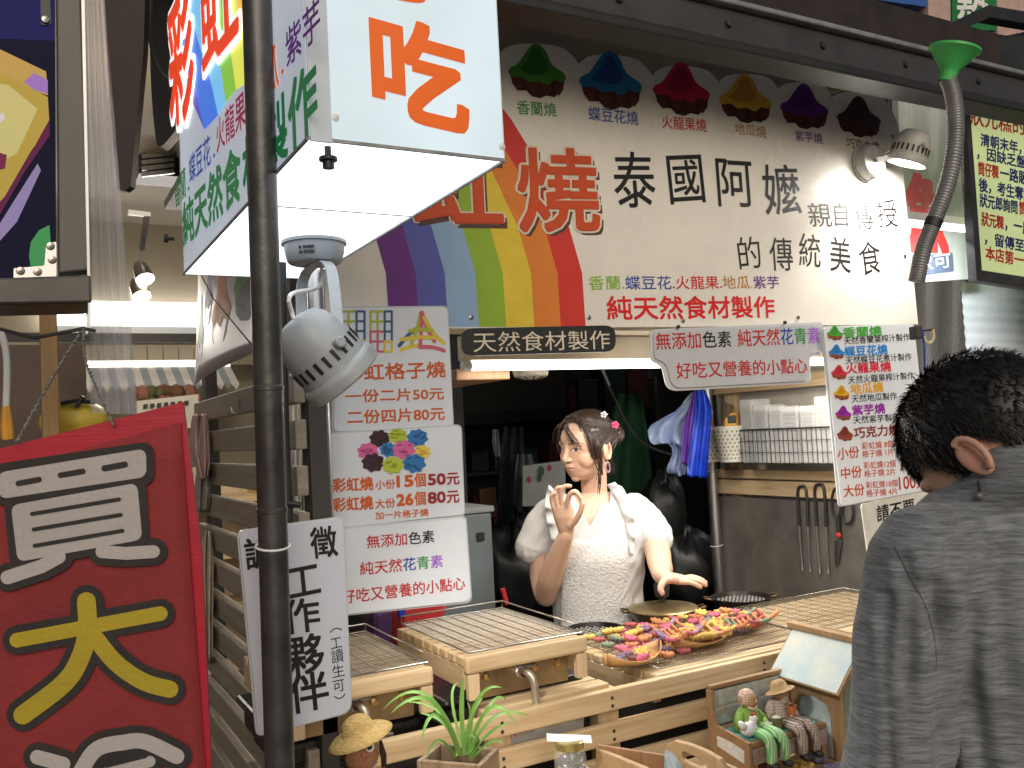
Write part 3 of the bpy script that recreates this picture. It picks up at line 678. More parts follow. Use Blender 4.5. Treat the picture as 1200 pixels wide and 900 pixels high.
# ------------------------------------------------------------------ adjustable spot lamps
lampw = mat('white lamp enamel', (.35, .38, .40), .4, var=.10, vscale=30)
lampg = mat('grey lamp enamel', (.42, .42, .39), .42, var=.1, vscale=30)
def spot(label, base, bax, piv, hax, rim, L, m, watts, lens_e, group, yaxis, cone=75, br=.052):
    base, bax, piv, hax = Vector(base), Vector(bax).normalized(), Vector(piv), Vector(hax).normalized()
    T = thing('spot_lamp', label, 'lamp', base, group)
    b = MB(); b.lathe(base, bax, [(0, .0005), (br*1.08, .0005), (br*1.08, .006), (br, .007), (br*.98, .02), (br*.9, .036), (br*.84, .039), (0, .04)], m, 36); b.build('base', T, smooth=True)
    b = MB()
    sidev = Vector(yaxis).normalized()
    for k in range(5):
        for r_ in (0, 1):
            q = (k-2)*.16; rad = (sidev*math.sin(q)+hax.cross(sidev).normalized()*0+(-HF if abs(bax.z) > .5 else -UZ)*math.cos(q)); rad = (rad-bax*rad.dot(bax)).normalized()
            p = base+bax*(.019+.008*r_)+rad*(br*(.985-.03*r_)); b.obox(p, rad*.0012, bax.cross(rad)*.0022, bax*.0022, black)
    b.build('vent_slot', T)
    # yoke: a bent strap from the base down both sides of the head
    out = piv-hax*.0
    wv = sidev*(rim*.92); topc = base+bax*.042
    b = MB(); strapdir = bax.cross(sidev).normalized()
    pts = [piv-wv, piv-wv+(topc-piv)*.72, topc-wv*.72+(piv-topc)*.06, topc-wv*.3, topc+wv*.3, topc+wv*.72+(piv-topc)*.06, piv+wv+(topc-piv)*.72, piv+wv]
    pp = smooth_path(pts, 4); rows = []
    for i, p in enumerate(pp):
        t = (pp[min(i+1, len(pp)-1)]-pp[max(i-1, 0)]).normalized(); n_ = t.cross(strapdir).normalized()
        rows.append([p-strapdir*.010-n_*.0012, p+strapdir*.010-n_*.0012, p+strapdir*.010+n_*.0012, p-strapdir*.010+n_*.0012, p-strapdir*.010-n_*.0012])
    b.grid(rows, m); b.build('yoke', T, smooth=True)
    for s in (-1, 1):
        b = MB(); b.lathe(piv+wv*s*.97, sidev*s, [(.009, -.004), (.009, .009), (.007, .011), (0, .011)], m, 16); b.build('pivot_knob', T, smooth=True)
    hb = piv-hax*(L*.52)
    b = MB(); b.lathe(hb, hax, [(0, 0), (rim*.3, .001), (rim*.56, L*.05), (rim*.72, L*.16), (rim*.82, L*.34), (rim*.87, L*.55), (rim*.9, L*.78), (rim*.985, L*.82), (rim, L*.86), (rim, L*.98), (rim*.96, L), (rim*.9, L*.985), (rim*.86, L*.9), (rim*.8, L*.6), (rim*.3, L*.2)], m, 44); hd = b.build('head', T, smooth=True)
    b = MB(); u = hax.orthogonal().normalized(); v = hax.cross(u)
    for k in range(22):
        q = 2*math.pi*k/22; rad = u*math.cos(q)+v*math.sin(q); p = hb+hax*(L*.60)+rad*(rim*.882)
        b.obox(p, rad*.0012, hax.cross(rad)*.0028, hax*.010, black)
    b.build('vent_slot', T)
    b = MB(); b.lathe(hb+hax*(L*.9), hax, [(rim*.85, 0), (rim*.6, .006), (0, .012)], mat('lit lamp lens %.1f' % lens_e, (1, .97, .92), .3, var=0, emit=lens_e), 24); b.build('lens', T, smooth=True)
    ld = bpy.data.lights.new('spot_light', 'SPOT'); ld.energy = watts; ld.spot_size = R_(cone); ld.spot_blend = .6; ld.shadow_soft_size = rim*.7; ld.color = (1, .93, .84)
    lo = bpy.data.objects.new('spot_light', ld); COL.objects.link(lo); lo.parent = T; lo.location = hb+hax*(L*1.0+.02)-base; lo.rotation_euler = (-hax).to_track_quat('Z', 'Y').to_euler()
    return T, hb
T1, hb = spot('large white spot lamp hanging below the light box beside the pole', onZ(368, 283, LZ0-.002), (0, 0, -1), onD(376, 412, 1.40), HR*.58-UZ*.75+HF*.34, .066, .125, lampw, 16, 6, 'adjustable spot lamps', HR*.62+HF*-.78+UZ*.12, cone=105)
b = MB(); bs = onZ(368, 283, LZ0)-UZ*.04
b.tube(smooth_path([bs+HR*.012, bs-UZ*.04+HR*.006, hb+HR*.0+UZ*.04, hb+Vector((0, 0, .012)), hb+HR*.004], 5), .0035, wpaint, 8); b.build('cable', T1, smooth=True)
spot('smaller grey spot lamp with a lit lens at the right end of the banner', PB.P(1013, 192, .002), (0, -1, 0), PB.P(1013, 192, .10)+Vector((.055, -.03, .018)), (-.18, .34, -.93), .062, .105, lampg, 14, 85, 'adjustable spot lamps', (.2, .98, .2), cone=100, br=.056)

# ------------------------------------------------------------------ strip lamp under the banner, fascia, ceiling disc
T = thing('strip_lamp', 'long lit tube lamp under the banner above the counter', 'lamp', (1.75, 2.06, 1.74))
fx0, fx1 = 1.0, 2.40
b = MB(); b.box((fx0, 2.045, 1.735), (fx1, 2.085, 1.80), mat('cream lamp housing', (.7, .62, .48), .5, var=.05, vscale=6)); b.build('housing', T, bevel=.003)
b = MB(); b.tube([(fx0+.02, 2.06, 1.722), (fx1-.02, 2.06, 1.722)], .0125, mat('lit tube', (1, .97, .9), .3, var=0, emit=6.0), 14); b.build('tube', T, smooth=True)
for x in (fx0+.01, fx1-.01): b = MB(); b.tube([(x-.01, 2.06, 1.722), (x+.012, 2.06, 1.722)], .0145, wpaint, 14); b.build('end_cap', T)
ld = bpy.data.lights.new('tube_light', 'AREA'); ld.shape = 'RECTANGLE'; ld.size = fx1-fx0; ld.size_y = .05; ld.energy = 11.5; ld.color = (1, .95, .86)
lo = bpy.data.objects.new('tube_light', ld); COL.objects.link(lo); lo.parent = T; lo.location = Vector((1.75, 1.99, 1.715))-T.location
b = MB(); b.box((.62, 1.93, 1.80), (2.5, 2.035, 1.825), mat('pale fascia board', (.62, .55, .42), .6, var=.1, vscale=5)); t = b.build('fascia_board'); tag(t, 'pale board behind the lower edge of the banner above the tube lamp', 'board')
b = MB(); b.box((1.0, 2.10, 1.688), (1.16, 2.62, 1.718), brown_w); t = b.build('wooden_beam', bevel=.004); tag(t, 'short wooden beam left of the round fan guard below the black sign', 'beam')
T = thing('ceiling_fan', 'small round white ventilator guard under the black sign', 'fan', (1.2, 2.3, 1.70))
c = onY(622, 433, 2.3); b = MB(); b.lathe(c, (0, 0, -1), [(0, -.03), (.05, -.03), (.055, 0), (.05, .02), (.03, .028), (0, .03)], mat('ivory plastic', (.62, .58, .5), .4), 28); b.build('shell', T, smooth=True)
b = MB()
for k in range(10):
    a = k*math.pi/5; b.bar(c+Vector((math.cos(a)*.02, math.sin(a)*.02, -.031)), c+Vector((math.cos(a)*.048, math.sin(a)*.048, -.024)), .003, .002, dsteel)
b.build('grille', T)

# ------------------------------------------------------------------ right side wall of the stall: slats, basket, steel sheet
T = thing('shelf_wall', 'wooden slat shelf wall on the right of the stall', 'shelf', (XS, 2.35, 1.2))
PXS = PX(XS)
def zx(px, py, X=XS): return onX(px, py, X).z
for (pa, pb_) in [((900, 449), 30), ((900, 580), 0)][:0]: pass
for zc, h in ((zx(900, 449), .052), (zx(900, 556)-.0, .035), (zx(900, 572), .056), (zx(900, 420), .04)):
    b = MB(); b.box((XS-.01, 1.93, zc-h/2), (XS+.012, 2.80, zc+h/2), pine_y); b.build('slat', T, bevel=.003)
for y in (1.98, 2.72):
    b = MB(); b.box((XS+.014, y-.03, zx(900, 585)-.02), (XS+.04, y+.03, zx(900, 400)+.3), pine_z); b.build('upright', T, bevel=.003)
b = MB(); b.box((XS+.042, 1.93, .7), (XS+.048, 2.82, 2.0), mat('shelf back sheet', (.46, .43, .38), .5, var=.1)); b.build('back_sheet', T)
b = MB(); b.box((XS-.004, 1.80, .6), (XS+.002, 2.86, zx(900, 583)-.005), mat('smoky steel sheet', (.24, .22, .195), .42, .5, var=.25, vscale=5)); t = b.build('steel_sheet'); tag(t, 'dark smudged steel splash sheet under the shelf wall behind the tongs', 'panel')
# wire basket with clear boxes
def Yx(px, X=XS): return onX(px, 500, X).y
T = thing('wire_basket', 'black wire basket full of clear plastic boxes on the shelf wall', 'basket', (XS-.07, 2.3, zx(920, 545)))
yn, yf = 1.99, Yx(858)
zt, zb = zx(930, 502), zx(930, 546); b = MB(); xa, xb = XS-.125, XS-.012
zt = onX(930, 502, xa).z; zb = onX(930, 544, xa).z; yf = onX(862, 500, xa).y
b.tube([(xa, yn, zt), (xa, yf, zt), (xb, yf, zt), (xb, yn, zt)], .003, black, 6, closed=True)
for k in range(1, 4):
    z = zt+(zb-zt)*k/3; b.tube([(xa, yn, z), (xa, yf, z), (xb, yf, z), (xb, yn, z)], .0014, black, 5, closed=True)
n = 26
for k in range(n+1):
    y = yn+(yf-yn)*k/n; b.tube([(xa, y, zt), (xa, y, zb), (xb, y, zb), (xb, y, zt)], .0013, black, 5)
for k in range(1, 5):
    x = xa+(xb-xa)*k/5; b.tube([(x, yn, zt), (x, yn, zb), (x, yf, zb), (x, yf, zt)], .0013, black, 5)
b.build('wire_cage', T)
clear = glass('clear plastic boxes', (.95, .95, .95), .30, .12, 1.0, 30)
fog = glass('milky plastic lids', (.93, .93, .92), .55, .3, .6, 50)
rnd = random.Random(11)
y = yf-.05; k = 0
while y > yn+.07:
    w = rnd.uniform(.055, .075); x = xa+.055; nl = rnd.randint(40, 50)
    T = thing('clear_box_stack', ['farthest', 'second', 'third', 'fourth', 'fifth', 'nearest', 'last'][min(k, 6)]+' upright stack of nested clear boxes in the wire basket counted from the post', 'plastic boxes', (x, y, zb), 'clear box stacks in the basket')
    b = MB(); z = zb+.004
    for j in range(nl):
        d = rnd.uniform(-.0015, .0015); h = .0046
        b.box((x-.045+d, y-w/2+.003, z), (x+.045+d, y+w/2-.003, z+h*.55), fog if (j % 3) else clear); z += h
    b.build('nested_boxes', T, bevel=0)
    b = MB(); b.box((x-.049, y-w/2, zb+.002), (x+.049, y+w/2, z+.012), clear); b.build('wrapper', T, bevel=.006)
    y -= w+.006; k += 1
# two white mesh cups
meshm = mat('white mesh plastic', (.62, .6, .52), .5, var=.1)
def cup(label, px0, px1, pyt, pyb, dx):
    X = XS-dx; c = onX((px0+px1)/2, pyb, X); zt_ = onX((px0+px1)/2, pyt, X).z; r = abs(onX(px0, pyt, X).y-onX(px1, pyt, X).y)/2*.9; r = min(r, .085)
    T = thing('mesh_cup', label, 'holder', c, 'white mesh cups'); hgt = zt_-c.z
    b = MB(); b.lathe(c, UZ, [(0, .001), (r*.78, 0), (r, hgt), (r*1.05, hgt), (r*1.05, hgt+.006), (r*.95, hgt+.006), (r*.93, hgt-.01), (r*.75, .006), (0, .006)], meshm, 28); b.build('shell', T, smooth=True)
    b = MB()
    for i in range(1, 9):
        for j in range(20):
            a = 2*math.pi*(j+.5*(i % 2))/20; q = i/9; rr = r*.78+(r*.22)*q; d = Vector((math.cos(a), math.sin(a), 0)); p = c+d*(rr+.0006)+UZ*(hgt*q)
            b.obox(p, d*.0008, Vector((-d.y, d.x, 0))*(r*.055), UZ*(r*.055), mat('mesh hole', (.22, .2, .16), .8))
    b.build('perforation', T); return T, c, r, hgt
_, c1, r1, h1 = cup('far white mesh cup with an orange handle sticking out', 818, 846, 503, 541, .10)
_, c2, r2, h2 = cup('near white mesh cup holding a yellow tape measure and brush', 844, 872, 501, 541, .12)
T = thing('tape_measure', 'yellow and black tape measure standing in the near mesh cup', 'tape measure', c2+UZ*h2)
yel = mat('yellow plastic', (.75, .36, .04), .35)
b = MB(); p = c2+UZ*(h2+.028)+HR*.005; b.obox(p, HR*.028, HF*.015, UZ*.03, yel); b.build('case', T, bevel=.009)
b = MB(); b.obox(p-HF*.016+UZ*.003, HR*.016, HF*.002, UZ*.015, black); b.build('grip', T, bevel=.004)
T = thing('paint_brush', 'dark bristled brush leaning left of the tape measure', 'brush', c2+UZ*h2)
b = MB(); p = c2+UZ*(h2-.03)-HR*.02; b.tube([p, p+UZ*.05], .006, brown_w, 8); b.build('handle', T)
b = MB(); b.tube([p+UZ*.05, p+UZ*.07+HR*.004, p+UZ*.11+HR*.016, p+UZ*.12+HR*.02], [.010, .016, .026, .02], mat('dark bristles', (.1, .075, .04), .9, bump=.8, bscale=200, stretch=(1, 1, .1)), 10); b.build('bristles', T)
T = thing('cutter_knife', 'orange and white utility knife standing in the far mesh cup', 'knife', c1+UZ*h1)
b = MB(); p = c1+UZ*(h1-.03)+HR*.012; b.bar(p, p+UZ*.075+HR*.006, .014, .008, mat('orange plastic', (.8, .3, .04), .4)); b.build('handle', T, bevel=.003)
b = MB(); b.bar(p+UZ*.076+HR*.006, p+UZ*.105+HR*.0085, .010, .006, wpaint); b.build('tip', T, bevel=.002)
# tongs and scissors
def tongs(label, px, pyt, pyb, sp):
    X = XS-.012; T = thing('tongs', label, 'tongs', onX(px, pyt, X), 'hanging tongs')
    L0, R0 = onX(px-sp, pyt+7, X), onX(px+sp, pyt+7, X); mid = onX(px, pyt, X); off = Vector((-.012, 0, 0))
    zl = onX(px-sp, pyb, X).z; zg = onX(px, pyt+(pyb-pyt)*.47, X).z
    b = MB()
    gl = Vector((X-.004, L0.y, zg)); gr = Vector((X-.004, R0.y, zg))
    b.tube(smooth_path([gl, L0, mid, R0, gr], 5), .0062, mat('black rubber', (.02, .02, .021), .45), 8); b.build('grip', T, smooth=True)
    for y, p in ((L0.y, gl), (R0.y, gr)):
        b = MB(); e = Vector((X-.004, p.y+(mid.y-p.y)*.1, zl)); b.tube([p, (p+e)/2+off*.2, e], [.0042, .0036, .003], steel, 8)
        for k in range(8): b.ball(e+UZ*(.004+k*.005)+off*.1, .0035, steel, n=6, k=4)
        b.build('arm', T, smooth=True)
tongs('left pair of steel tongs with black grips on the steel sheet', 940, 570, 668, 5)
tongs('second pair of tongs hanging next to the scissors', 960.5, 568, 671, 5.5)
T = thing('scissors', 'black handled kitchen scissors with red pivot on the steel sheet', 'scissors', onX(983, 575, XS-.01))
X = XS-.014; b = MB()
ring = lambda cx, cy, rx, ry, n=16: [onX(cx+rx*math.cos(2*math.pi*i/n), cy+ry*math.sin(2*math.pi*i/n), X) for i in range(n)]
b.tube(ring(980, 590, 5.5, 18), .0045, black, 7, closed=True); b.tube(ring(993, 600, 7, 14), .0045, black, 7, closed=True)
b.tube([onX(982, 606, X), onX(983, 622, X), onX(983, 630, X)], .008, black, 8); b.build('handle', T, smooth=True)
b = MB(); b.lathe(onX(982.5, 627, X-.008), (-1, 0, 0), [(.009, -.004), (.009, .002), (0, .004)], mat('red plastic', (.6, .04, .04), .35), 14); b.build('pivot', T)
b = MB(); b.prism([onX(*q, X) for q in ((978.5, 634), (986.5, 633), (983, 656), (979.5, 665), (978.5, 650))], (-.003, 0, 0), steel); b.build('blade', T)
# bags hanging left of the shelf
def bag(name, label, px, D, m, wr, seed, group=None):
    rnd = random.Random(seed); n = len(px); T = thing(name, label, 'bag', onD(*px[-1][:2], D), group)
    b = MB(); rows = []
    for x0_, y0_, x1_, y1_ in px:
        row = []
        for k in range(9):
            q = k/8; row.append(onD(x0_+(x1_-x0_)*q+rnd.uniform(-1, 1)*wr*.8, y0_+(y1_-y0_)*q+rnd.uniform(-1, 1)*wr*.8, D+.022*math.sin(k*2.1+rnd.uniform(-1, 1))+rnd.uniform(-1, 1)*.016*wr))
        rows.append(row)
    b.grid(rows, m); b.build('film', T, smooth='all', solid=.003, sub=1); return T
bluep = mat('blue shopping bag', (.01, .05, .52), .35, var=.25, vscale=20); purp = mat('purple shopping bag', (.2, .06, .5), .35, var=.25, vscale=20)
film = glass('pale blue clear film', (.5, .62, .95), .55, .15, 1.0, 25)
bag('plastic_bag', 'crumpled clear pale blue bag hanging left of the purple bag', [(812, 457, 824, 457), (803, 466, 820, 468), (794, 480, 817, 478), (757, 496, 815, 490), (760, 510, 812, 503), (764, 524, 807, 518), (786, 513, 808, 528), (791, 533, 806, 542), (779, 545, 804, 551), (780, 556, 805, 558)], 3.35, film, 3, 5)
bag('plastic_bag', 'narrow purple shopping bag between the clear bag and the blue bag', [(813, 456, 818, 456), (806, 478, 816, 476), (801, 500, 815, 500), (799, 525, 813, 525), (799, 544, 809, 547)], 3.3, purp, 1.5, 6)
bag('plastic_bag', 'bright blue shopping bag hanging beside the far mesh cup', [(815, 455, 826, 456), (814, 476, 836, 476), (811, 500, 834, 500), (807, 530, 831, 535), (804, 560, 830, 563)], 3.27, bluep, 1.5, 7)

# =================================================================== LEFT NEIGHBOUR
b = MB(); b.box((-2.5, 5.9, 0), (1.42, 6.0, 3.2), creamw); t = b.build('back_wall'); tag(t, 'cream back wall of the lit shop at the left behind the slats', 'wall')
b = MB(); b.box((-2.5, 2.3, 2.95), (1.42, 5.9, 3.0), beigec); t = b.build('shop_ceiling'); tag(t, 'beige ceiling of the lit shop at upper left', 'ceiling')
b = MB(); b.box((-2.6, 2.3, 0), (-2.5, 6, 3.2), mat('brown shop wall', (.12, .07, .045), .6, var=.2, vscale=3)); t = b.build('side_wall'); tag(t, 'brown side wall of the neighbouring shop', 'wall')
def at(px, py, Y): return onY(px, py, Y)
# lit cove
T = thing('cove_light', 'wide white lit cove on the back wall of the left shop', 'light', at(195, 384, 5.8))
p = at(120, 384, 5.8); q = at(300, 384, 5.8); zt_, zb_ = at(195, 355, 5.8).z, at(195, 384, 5.8).z
b = MB(); b.box((p.x-.3, 5.78, zb_), (1.40, 5.88, zt_), mat('lit cove', (1, .97, .92), .4, var=0, emit=3.0)); b.build('diffuser', T)
b = MB(); b.box((p.x-.3, 5.70, zb_-.09), (1.40, 5.89, zb_-.005), wsign); b.build('ledge', T, bevel=.004)
ld = bpy.data.lights.new('cove_lamp', 'AREA'); ld.shape = 'RECTANGLE'; ld.size = 1.6; ld.size_y = .3; ld.energy = 13; ld.color = (1, .93, .82)
lo = bpy.data.objects.new('cove_lamp', ld); COL.objects.link(lo); lo.parent = T; lo.location = Vector((.4, 5.68, zb_+.05))-T.location; lo.rotation_euler = (R_(-70), 0, 0)
# dark rail and panelled fascia, striped awning
b = MB(); z = at(195, 398, 5.5).z; b.box((-1.5, 5.45, z-.02), (1.40, 5.5, z+.03), dsteel); t = b.build('curtain_rail'); tag(t, 'dark rail under the lit cove', 'rail')
T = thing('striped_awning', 'small white and grey striped awning inside the left shop', 'awning', at(200, 455, 5.2))
a0, a1 = at(150, 429, 5.3), at(240, 429, 5.3); zb_ = at(195, 452, 5.15).z; n = 11; wst, gst = mat('awning white', (.7, .7, .68), .6), mat('awning grey', (.26, .31, .34), .6)
b = MB(); xs = [a0.x-.35+(a1.x-a0.x+.5)*i/(n*2) for i in range(n*2+1)]
for i in range(n*2):
    xm = (xs[i]+xs[i+1])/2; b.add([(xs[i], 5.35, a0.z), (xs[i+1], 5.35, a0.z), (xs[i+1], 5.12, zb_), (xm, 5.10, zb_-.03), (xs[i], 5.12, zb_)], [(0, 4, 3, 2, 1)], wst if i % 2 else gst)
b.build('canvas', T, solid=.004)
b = MB(); b.bar((xs[0], 5.36, a0.z+.015), (xs[-1], 5.36, a0.z+.015), .03, .04, mat('lit awning rail', (1, .95, .85), .4, var=0, emit=1.6)); b.build('lit_rail', T)
b = MB()
for i in range(24): b.box((-.6+i*.085, 5.50, a0.z+.02), (-.6+i*.085+.078, 5.53, at(195, 404, 5.5).z), creamw)
t = b.build('panelling'); tag(t, 'cream upright panelling above the striped awning', 'panelling')
# track lamps
T = thing('track_lamp', 'lit pair of ceiling track spot lamps in the left shop', 'lamp', at(168, 320, 4.4))
b = MB(); p0, p1 = at(155, 248, 4.2), at(172, 290, 4.4); b.bar(at(150, 249, 4.3), at(176, 252, 4.3), .03, .02, wpaint); b.bar(at(172, 252, 4.3), at(166, 292, 4.4), .02, .03, steel); b.bar(at(166, 292, 4.4), at(163, 322, 4.4), .012, .012, dsteel); b.build('track', T)
for px, py in ((168, 322), (164, 342)):
    c = at(px, py, 4.4); ax = Vector((.15, -.45, -.7)).normalized()
    b = MB(); b.lathe(c-ax*.07, ax, [(0, 0), (.025, .002), (.036, .03), (.043, .09), (.043, .1)], steel, 18); b.build('head', T, smooth=True)
    b = MB(); b.lathe(c-ax*.07, ax, [(.041, .095), (0, .103)], mat('lit warm lens', (1, .82, .55), .3, var=0, emit=9), 18); b.build('lens', T)
# goods on the wall
rnd = random.Random(5)
b = MB()
for i in range(40): b.ball(at(rnd.uniform(166, 232), rnd.uniform(458, 474), 5.0+rnd.uniform(-.1, .1)), rnd.uniform(.02, .05), [mat('dried flower brown', (.16, .08, .04), .9), mat('dried flower rose', (.35, .15, .1), .9), mat('dried leaf', (.12, .14, .06), .9)][i % 3], n=6, k=4)
t = b.build('dried_flowers'); tag(t, 'row of brown dried flowers hanging under the striped awning', 'flowers', kind='stuff')
b = MB(); q = [at(*p, 4.6) for p in ((160, 470), (232, 462), (234, 500), (160, 510))]; b.prism(q, (0, .04, 0), mat('shop placard', (.6, .58, .52), .5))
for i in range(7):
    x = 168+i*8; b.prism([at(*p, 4.59) for p in ((x, 474-i*.7), (x+5, 473.4-i*.7), (x+5, 478-i*.7), (x, 478.6-i*.7))], (0, -.004, 0), black)
t = b.build('placard'); tag(t, 'pale placard with dark dashes above the red board', 'placard')
# cream counter front and shelves seen between the slats
T = thing('display_shelf', 'pale shelf unit with white racks seen through the slats', 'shelf', (.62, 4.6, 0))
for i in range(4): b = MB(); b.box((.3, 4.4, .5+i*.26), (1.38, 4.8, .525+i*.26), pine_x); b.build('board', T)
b = MB(); b.box((.3, 4.81, .3), (1.38, 4.85, 1.45), mat('shelf back cream', (.62, .52, .36), .6, var=.1)); b.build('back_sheet', T)
for x in (.32, .7, 1.05, 1.3): b = MB(); b.box((x, 4.42, .3), (x+.04, 4.8, 1.4), pine_z); b.build('upright', T)
ld = bpy.data.lights.new('shop_fill', 'POINT'); ld.energy = 32; ld.color = (1, .86, .66); ld.shadow_soft_size = .15
T = thing('unseen_lamp', 'unseen warm lamp lighting the left shop from behind the light box', 'lamp', (.75, 3.3, 2.55))  # unseen lamp, kept out of view, added to brighten the left shop
b = MB(); b.lathe((.75, 3.3, 2.62), (0, 0, -1), [(.02, 0), (.04, .02), (.12, .12), (.115, .12), (.03, .03)], steel, 24); b.tube([(.75, 3.3, 2.62), (.75, 3.3, 2.95)], .006, black); b.build('shade', T, smooth=True)
lo = bpy.data.objects.new('shop_fill', ld); COL.objects.link(lo); lo.parent = T; lo.location = (0, 0, -.08)
# white corrugated sheet and wire rack behind the pole
T = thing('white_curtain', 'white ribbed curtain behind a wire rack to the right of the pole', 'curtain', onD(368, 610, 2.75))
b = MB(); cur = mat('white ribbed sheet', (.8, .8, .76), .5, var=.05, emit=0)
n = 40; rows = []
for j in range(2):
    rows.append([onD(336+58*i/n, 462 if j == 0 else 604, 2.75+.012*math.sin(i*1.6)) for i in range(n+1)])
b.grid(rows, cur); b.build('sheet', T, smooth='all', solid=.002)
T = thing('wire_rack', 'white wire rack in front of the ribbed curtain', 'rack', onD(368, 610, 2.6))
b = MB()
for y in (521, 560, 600): b.tube([onD(340, y+1, 2.6), onD(392, y-3, 2.6)], .004, wpaint, 6)
for x in (345, 355, 366, 376, 387): b.tube([onD(x, 519, 2.6), onD(x+4, 602, 2.6)], .0028, wpaint, 6)
b.build('wires', T)
for y in (471, 527, 590):
    pass
# cable along the pole's right side
T = thing('black_cable', 'black cable with clips running down behind the steel pole', 'cable', onD(338, 560, 1.75))
b = MB(); b.tube([onD(330, 300, 1.75), onD(332, 400, 1.75), onD(334, 500, 1.75), onD(339, 620, 1.75)], .009, black, 8); b.build('wire', T)
b = MB(); b.tube([onD(338, 590, 1.74), onD(352, 592, 1.74)], .006, black, 8); b.build('clip', T)

# ------------------------------------------------------------------ LED screen of the neighbour, top left
YL = 1.45; PL = PY(YL)
T = thing('led_screen', 'big lit screen in a steel frame showing yellow toast, at top left', 'screen', PL.P(50, 390))
b = MB(); plate(b, PL, [(-160, -70), (64, -70), (66, 326), (-160, 330)], mat('screen night blue', (.004, .004, .008), .6, spec=.1, var=.4, vscale=4, emit=.4, ecol=(.008, .008, .03)), .03); b.build('display', T)
b = MB(); H = .001
def ls(n, c, e=.55): return mat('screen '+n, tuple(x*.1 for x in lin(c)), .55, spec=.1, var=.4, vscale=6, emit=e, ecol=lin(c))
shape(b, PL, [(-160, -70), (63, -70), (64, 48), (-160, 40)], ls('deep blue', (.14, .14, .36)), .0006)
shape(b, PL, [(-40, 40), (0, 58), (54, 84), (56, 112), (20, 100), (-40, 70)], ls('toast top', (.82, .66, .36)), .0008)
shape(b, PL, [(-60, 62), (0, 84), (56, 114), (58, 146), (36, 178), (0, 240), (-60, 330)], ls('toast', (.78, .66, .30)), .0010)
shape(b, PL, [(-60, 90), (10, 100), (44, 128), (20, 180), (-20, 200), (-60, 190)], ls('toast pale', (.86, .8, .52)), .0013)
shape(b, PL, [(58, 140), (58, 160), (30, 200), (0, 252), (-40, 300), (-40, 280), (6, 230), (36, 180)], ls('purple edge', (.42, .16, .3)), .0015)
shape(b, PL, [(28, 96), (40, 86), (56, 94), (56, 110), (40, 106)], ls('lilac', (.68, .5, .78)), .0016)
shape(b, PL, [(-10, 140), (4, 132), (6, 140), (-10, 152)], ls('white', (.9, .86, .86)), .0017)
shape(b, PL, [(-30, 170), (8, 182), (6, 198), (-30, 206)], ls('berry', (.5, .18, .3)), .0018)
shape(b, PL, [(-60, 300), (0, 262), (44, 192), (48, 200), (20, 260), (-60, 350)], ls('lavender board', (.62, .55, .72)), .0019)
shape(b, PL, [(34, 300), (36, 284), (46, 270), (58, 264), (61, 312), (36, 314)], ls('leaf', (.3, .62, .36)), .0020)
b.build('picture', T)
b = MB(); plate(b, PL, [(66, -70), (92, -70), (105, 318), (69, 322)], mat('frame steel', (.115, .112, .105), .5, .3, var=.2, vscale=16, stretch=(1, 1, .15)), .04, .012); b.build('frame', T, bevel=.003)
b = MB(); plate(b, PL, [(93, -70), (97, -70), (106, 390), (103, 390)], mat('bright frame edge', (.6, .62, .62), .3, .5), .05, .014); b.build('frame_edge', T)
b = MB(); plate(b, PL, rquad([(16, 315), (52, 312), (54, 286), (66, 284), (66, 326), (16, 328)], 2), steel, .006, .004); plate(b, PL, rquad([(47, -10), (58, -10), (60, 30), (48, 31)], 3), dsteel, .004, .004); b.build('bracket', T)
for px, py in ((24, 318), (59, 289), (53, 25), (44, 319), (61, 305)):
    b = MB(); b.lathe(PL.P(px, py, .005), PL.n, [(.006, 0), (.005, .003), (0, .004)], chrome, 10); b.build('screw', T, smooth=True)
b = MB(); plate(b, PL, [(-160, 333), (106, 324), (107, 357), (-160, 362)], mat('dark lower housing', (.09, .085, .08), .4, .6, var=.3, vscale=8), .12, .016); b.build('housing', T, bevel=.004)
# dark hanging boards and cable between the screen and the light box
T = thing('hanging_board', 'dark brown tapering board hanging between plastic curtain and light box', 'board', onD(145, 225, 2.3))
Pd = plane3(onD(145, 100, 2.3), onD(200, 100, 2.3), onD(145, 200, 2.3)); bd = mat('dark brown board', (.028, .02, .016), .55, var=.25, vscale=5)
b = MB(); plate(b, Pd, [(120, -60), (172, -60), (168, 60), (153, 218), (146, 223), (138, 222), (128, 120)], bd, .03); b.build('board', T)
T = thing('black_duct', 'black curved shade with a cable left of the light box', 'duct', onD(190, 190, 2.6))
b = MB(); b.tube(smooth_path([onD(172, -40, 2.55), onD(168, 60, 2.55), onD(170, 110, 2.55), onD(182, 150, 2.5), onD(204, 165, 2.5)], 6), [.02]*24+[.02], black, 8) if 0 else None
Pd2 = plane3(onD(190, 100, 2.6), onD(200, 100, 2.6), onD(190, 200, 2.6))
plate(b, Pd2, [(q.x, q.y) for q in smooth_path([(180, -60), (176, 40), (177, 100), (181, 150), (186, 172), (200, 160), (212, 140), (240, 80), (240, -60)], 4)], mat('black cloth', (.014, .014, .015), .6, var=.3), .05); b.build('shade', T)
b = MB(); b.tube(smooth_path([onD(178, -30, 2.5), onD(177, 40, 2.5), onD(186, 80, 2.5), onD(204, 98, 2.5)], 6), .008, dsteel, 8); b.build('cable', T, smooth=True)
T = thing('ceiling_vent', 'grey slatted ceiling fixture behind the plastic curtain', 'fixture', at(180, 200, 4.6))
b = MB(); b.box(at(160, 205, 4.6)-Vector((0, .1, .02)), at(206, 180, 4.6)+Vector((0, .1, 0)), dsteel)
for i in range(4): b.bar(at(166, 184+i*7, 4.48), at(204, 180+i*7, 4.48), .02, .02, steel)
b.build('grille', T)
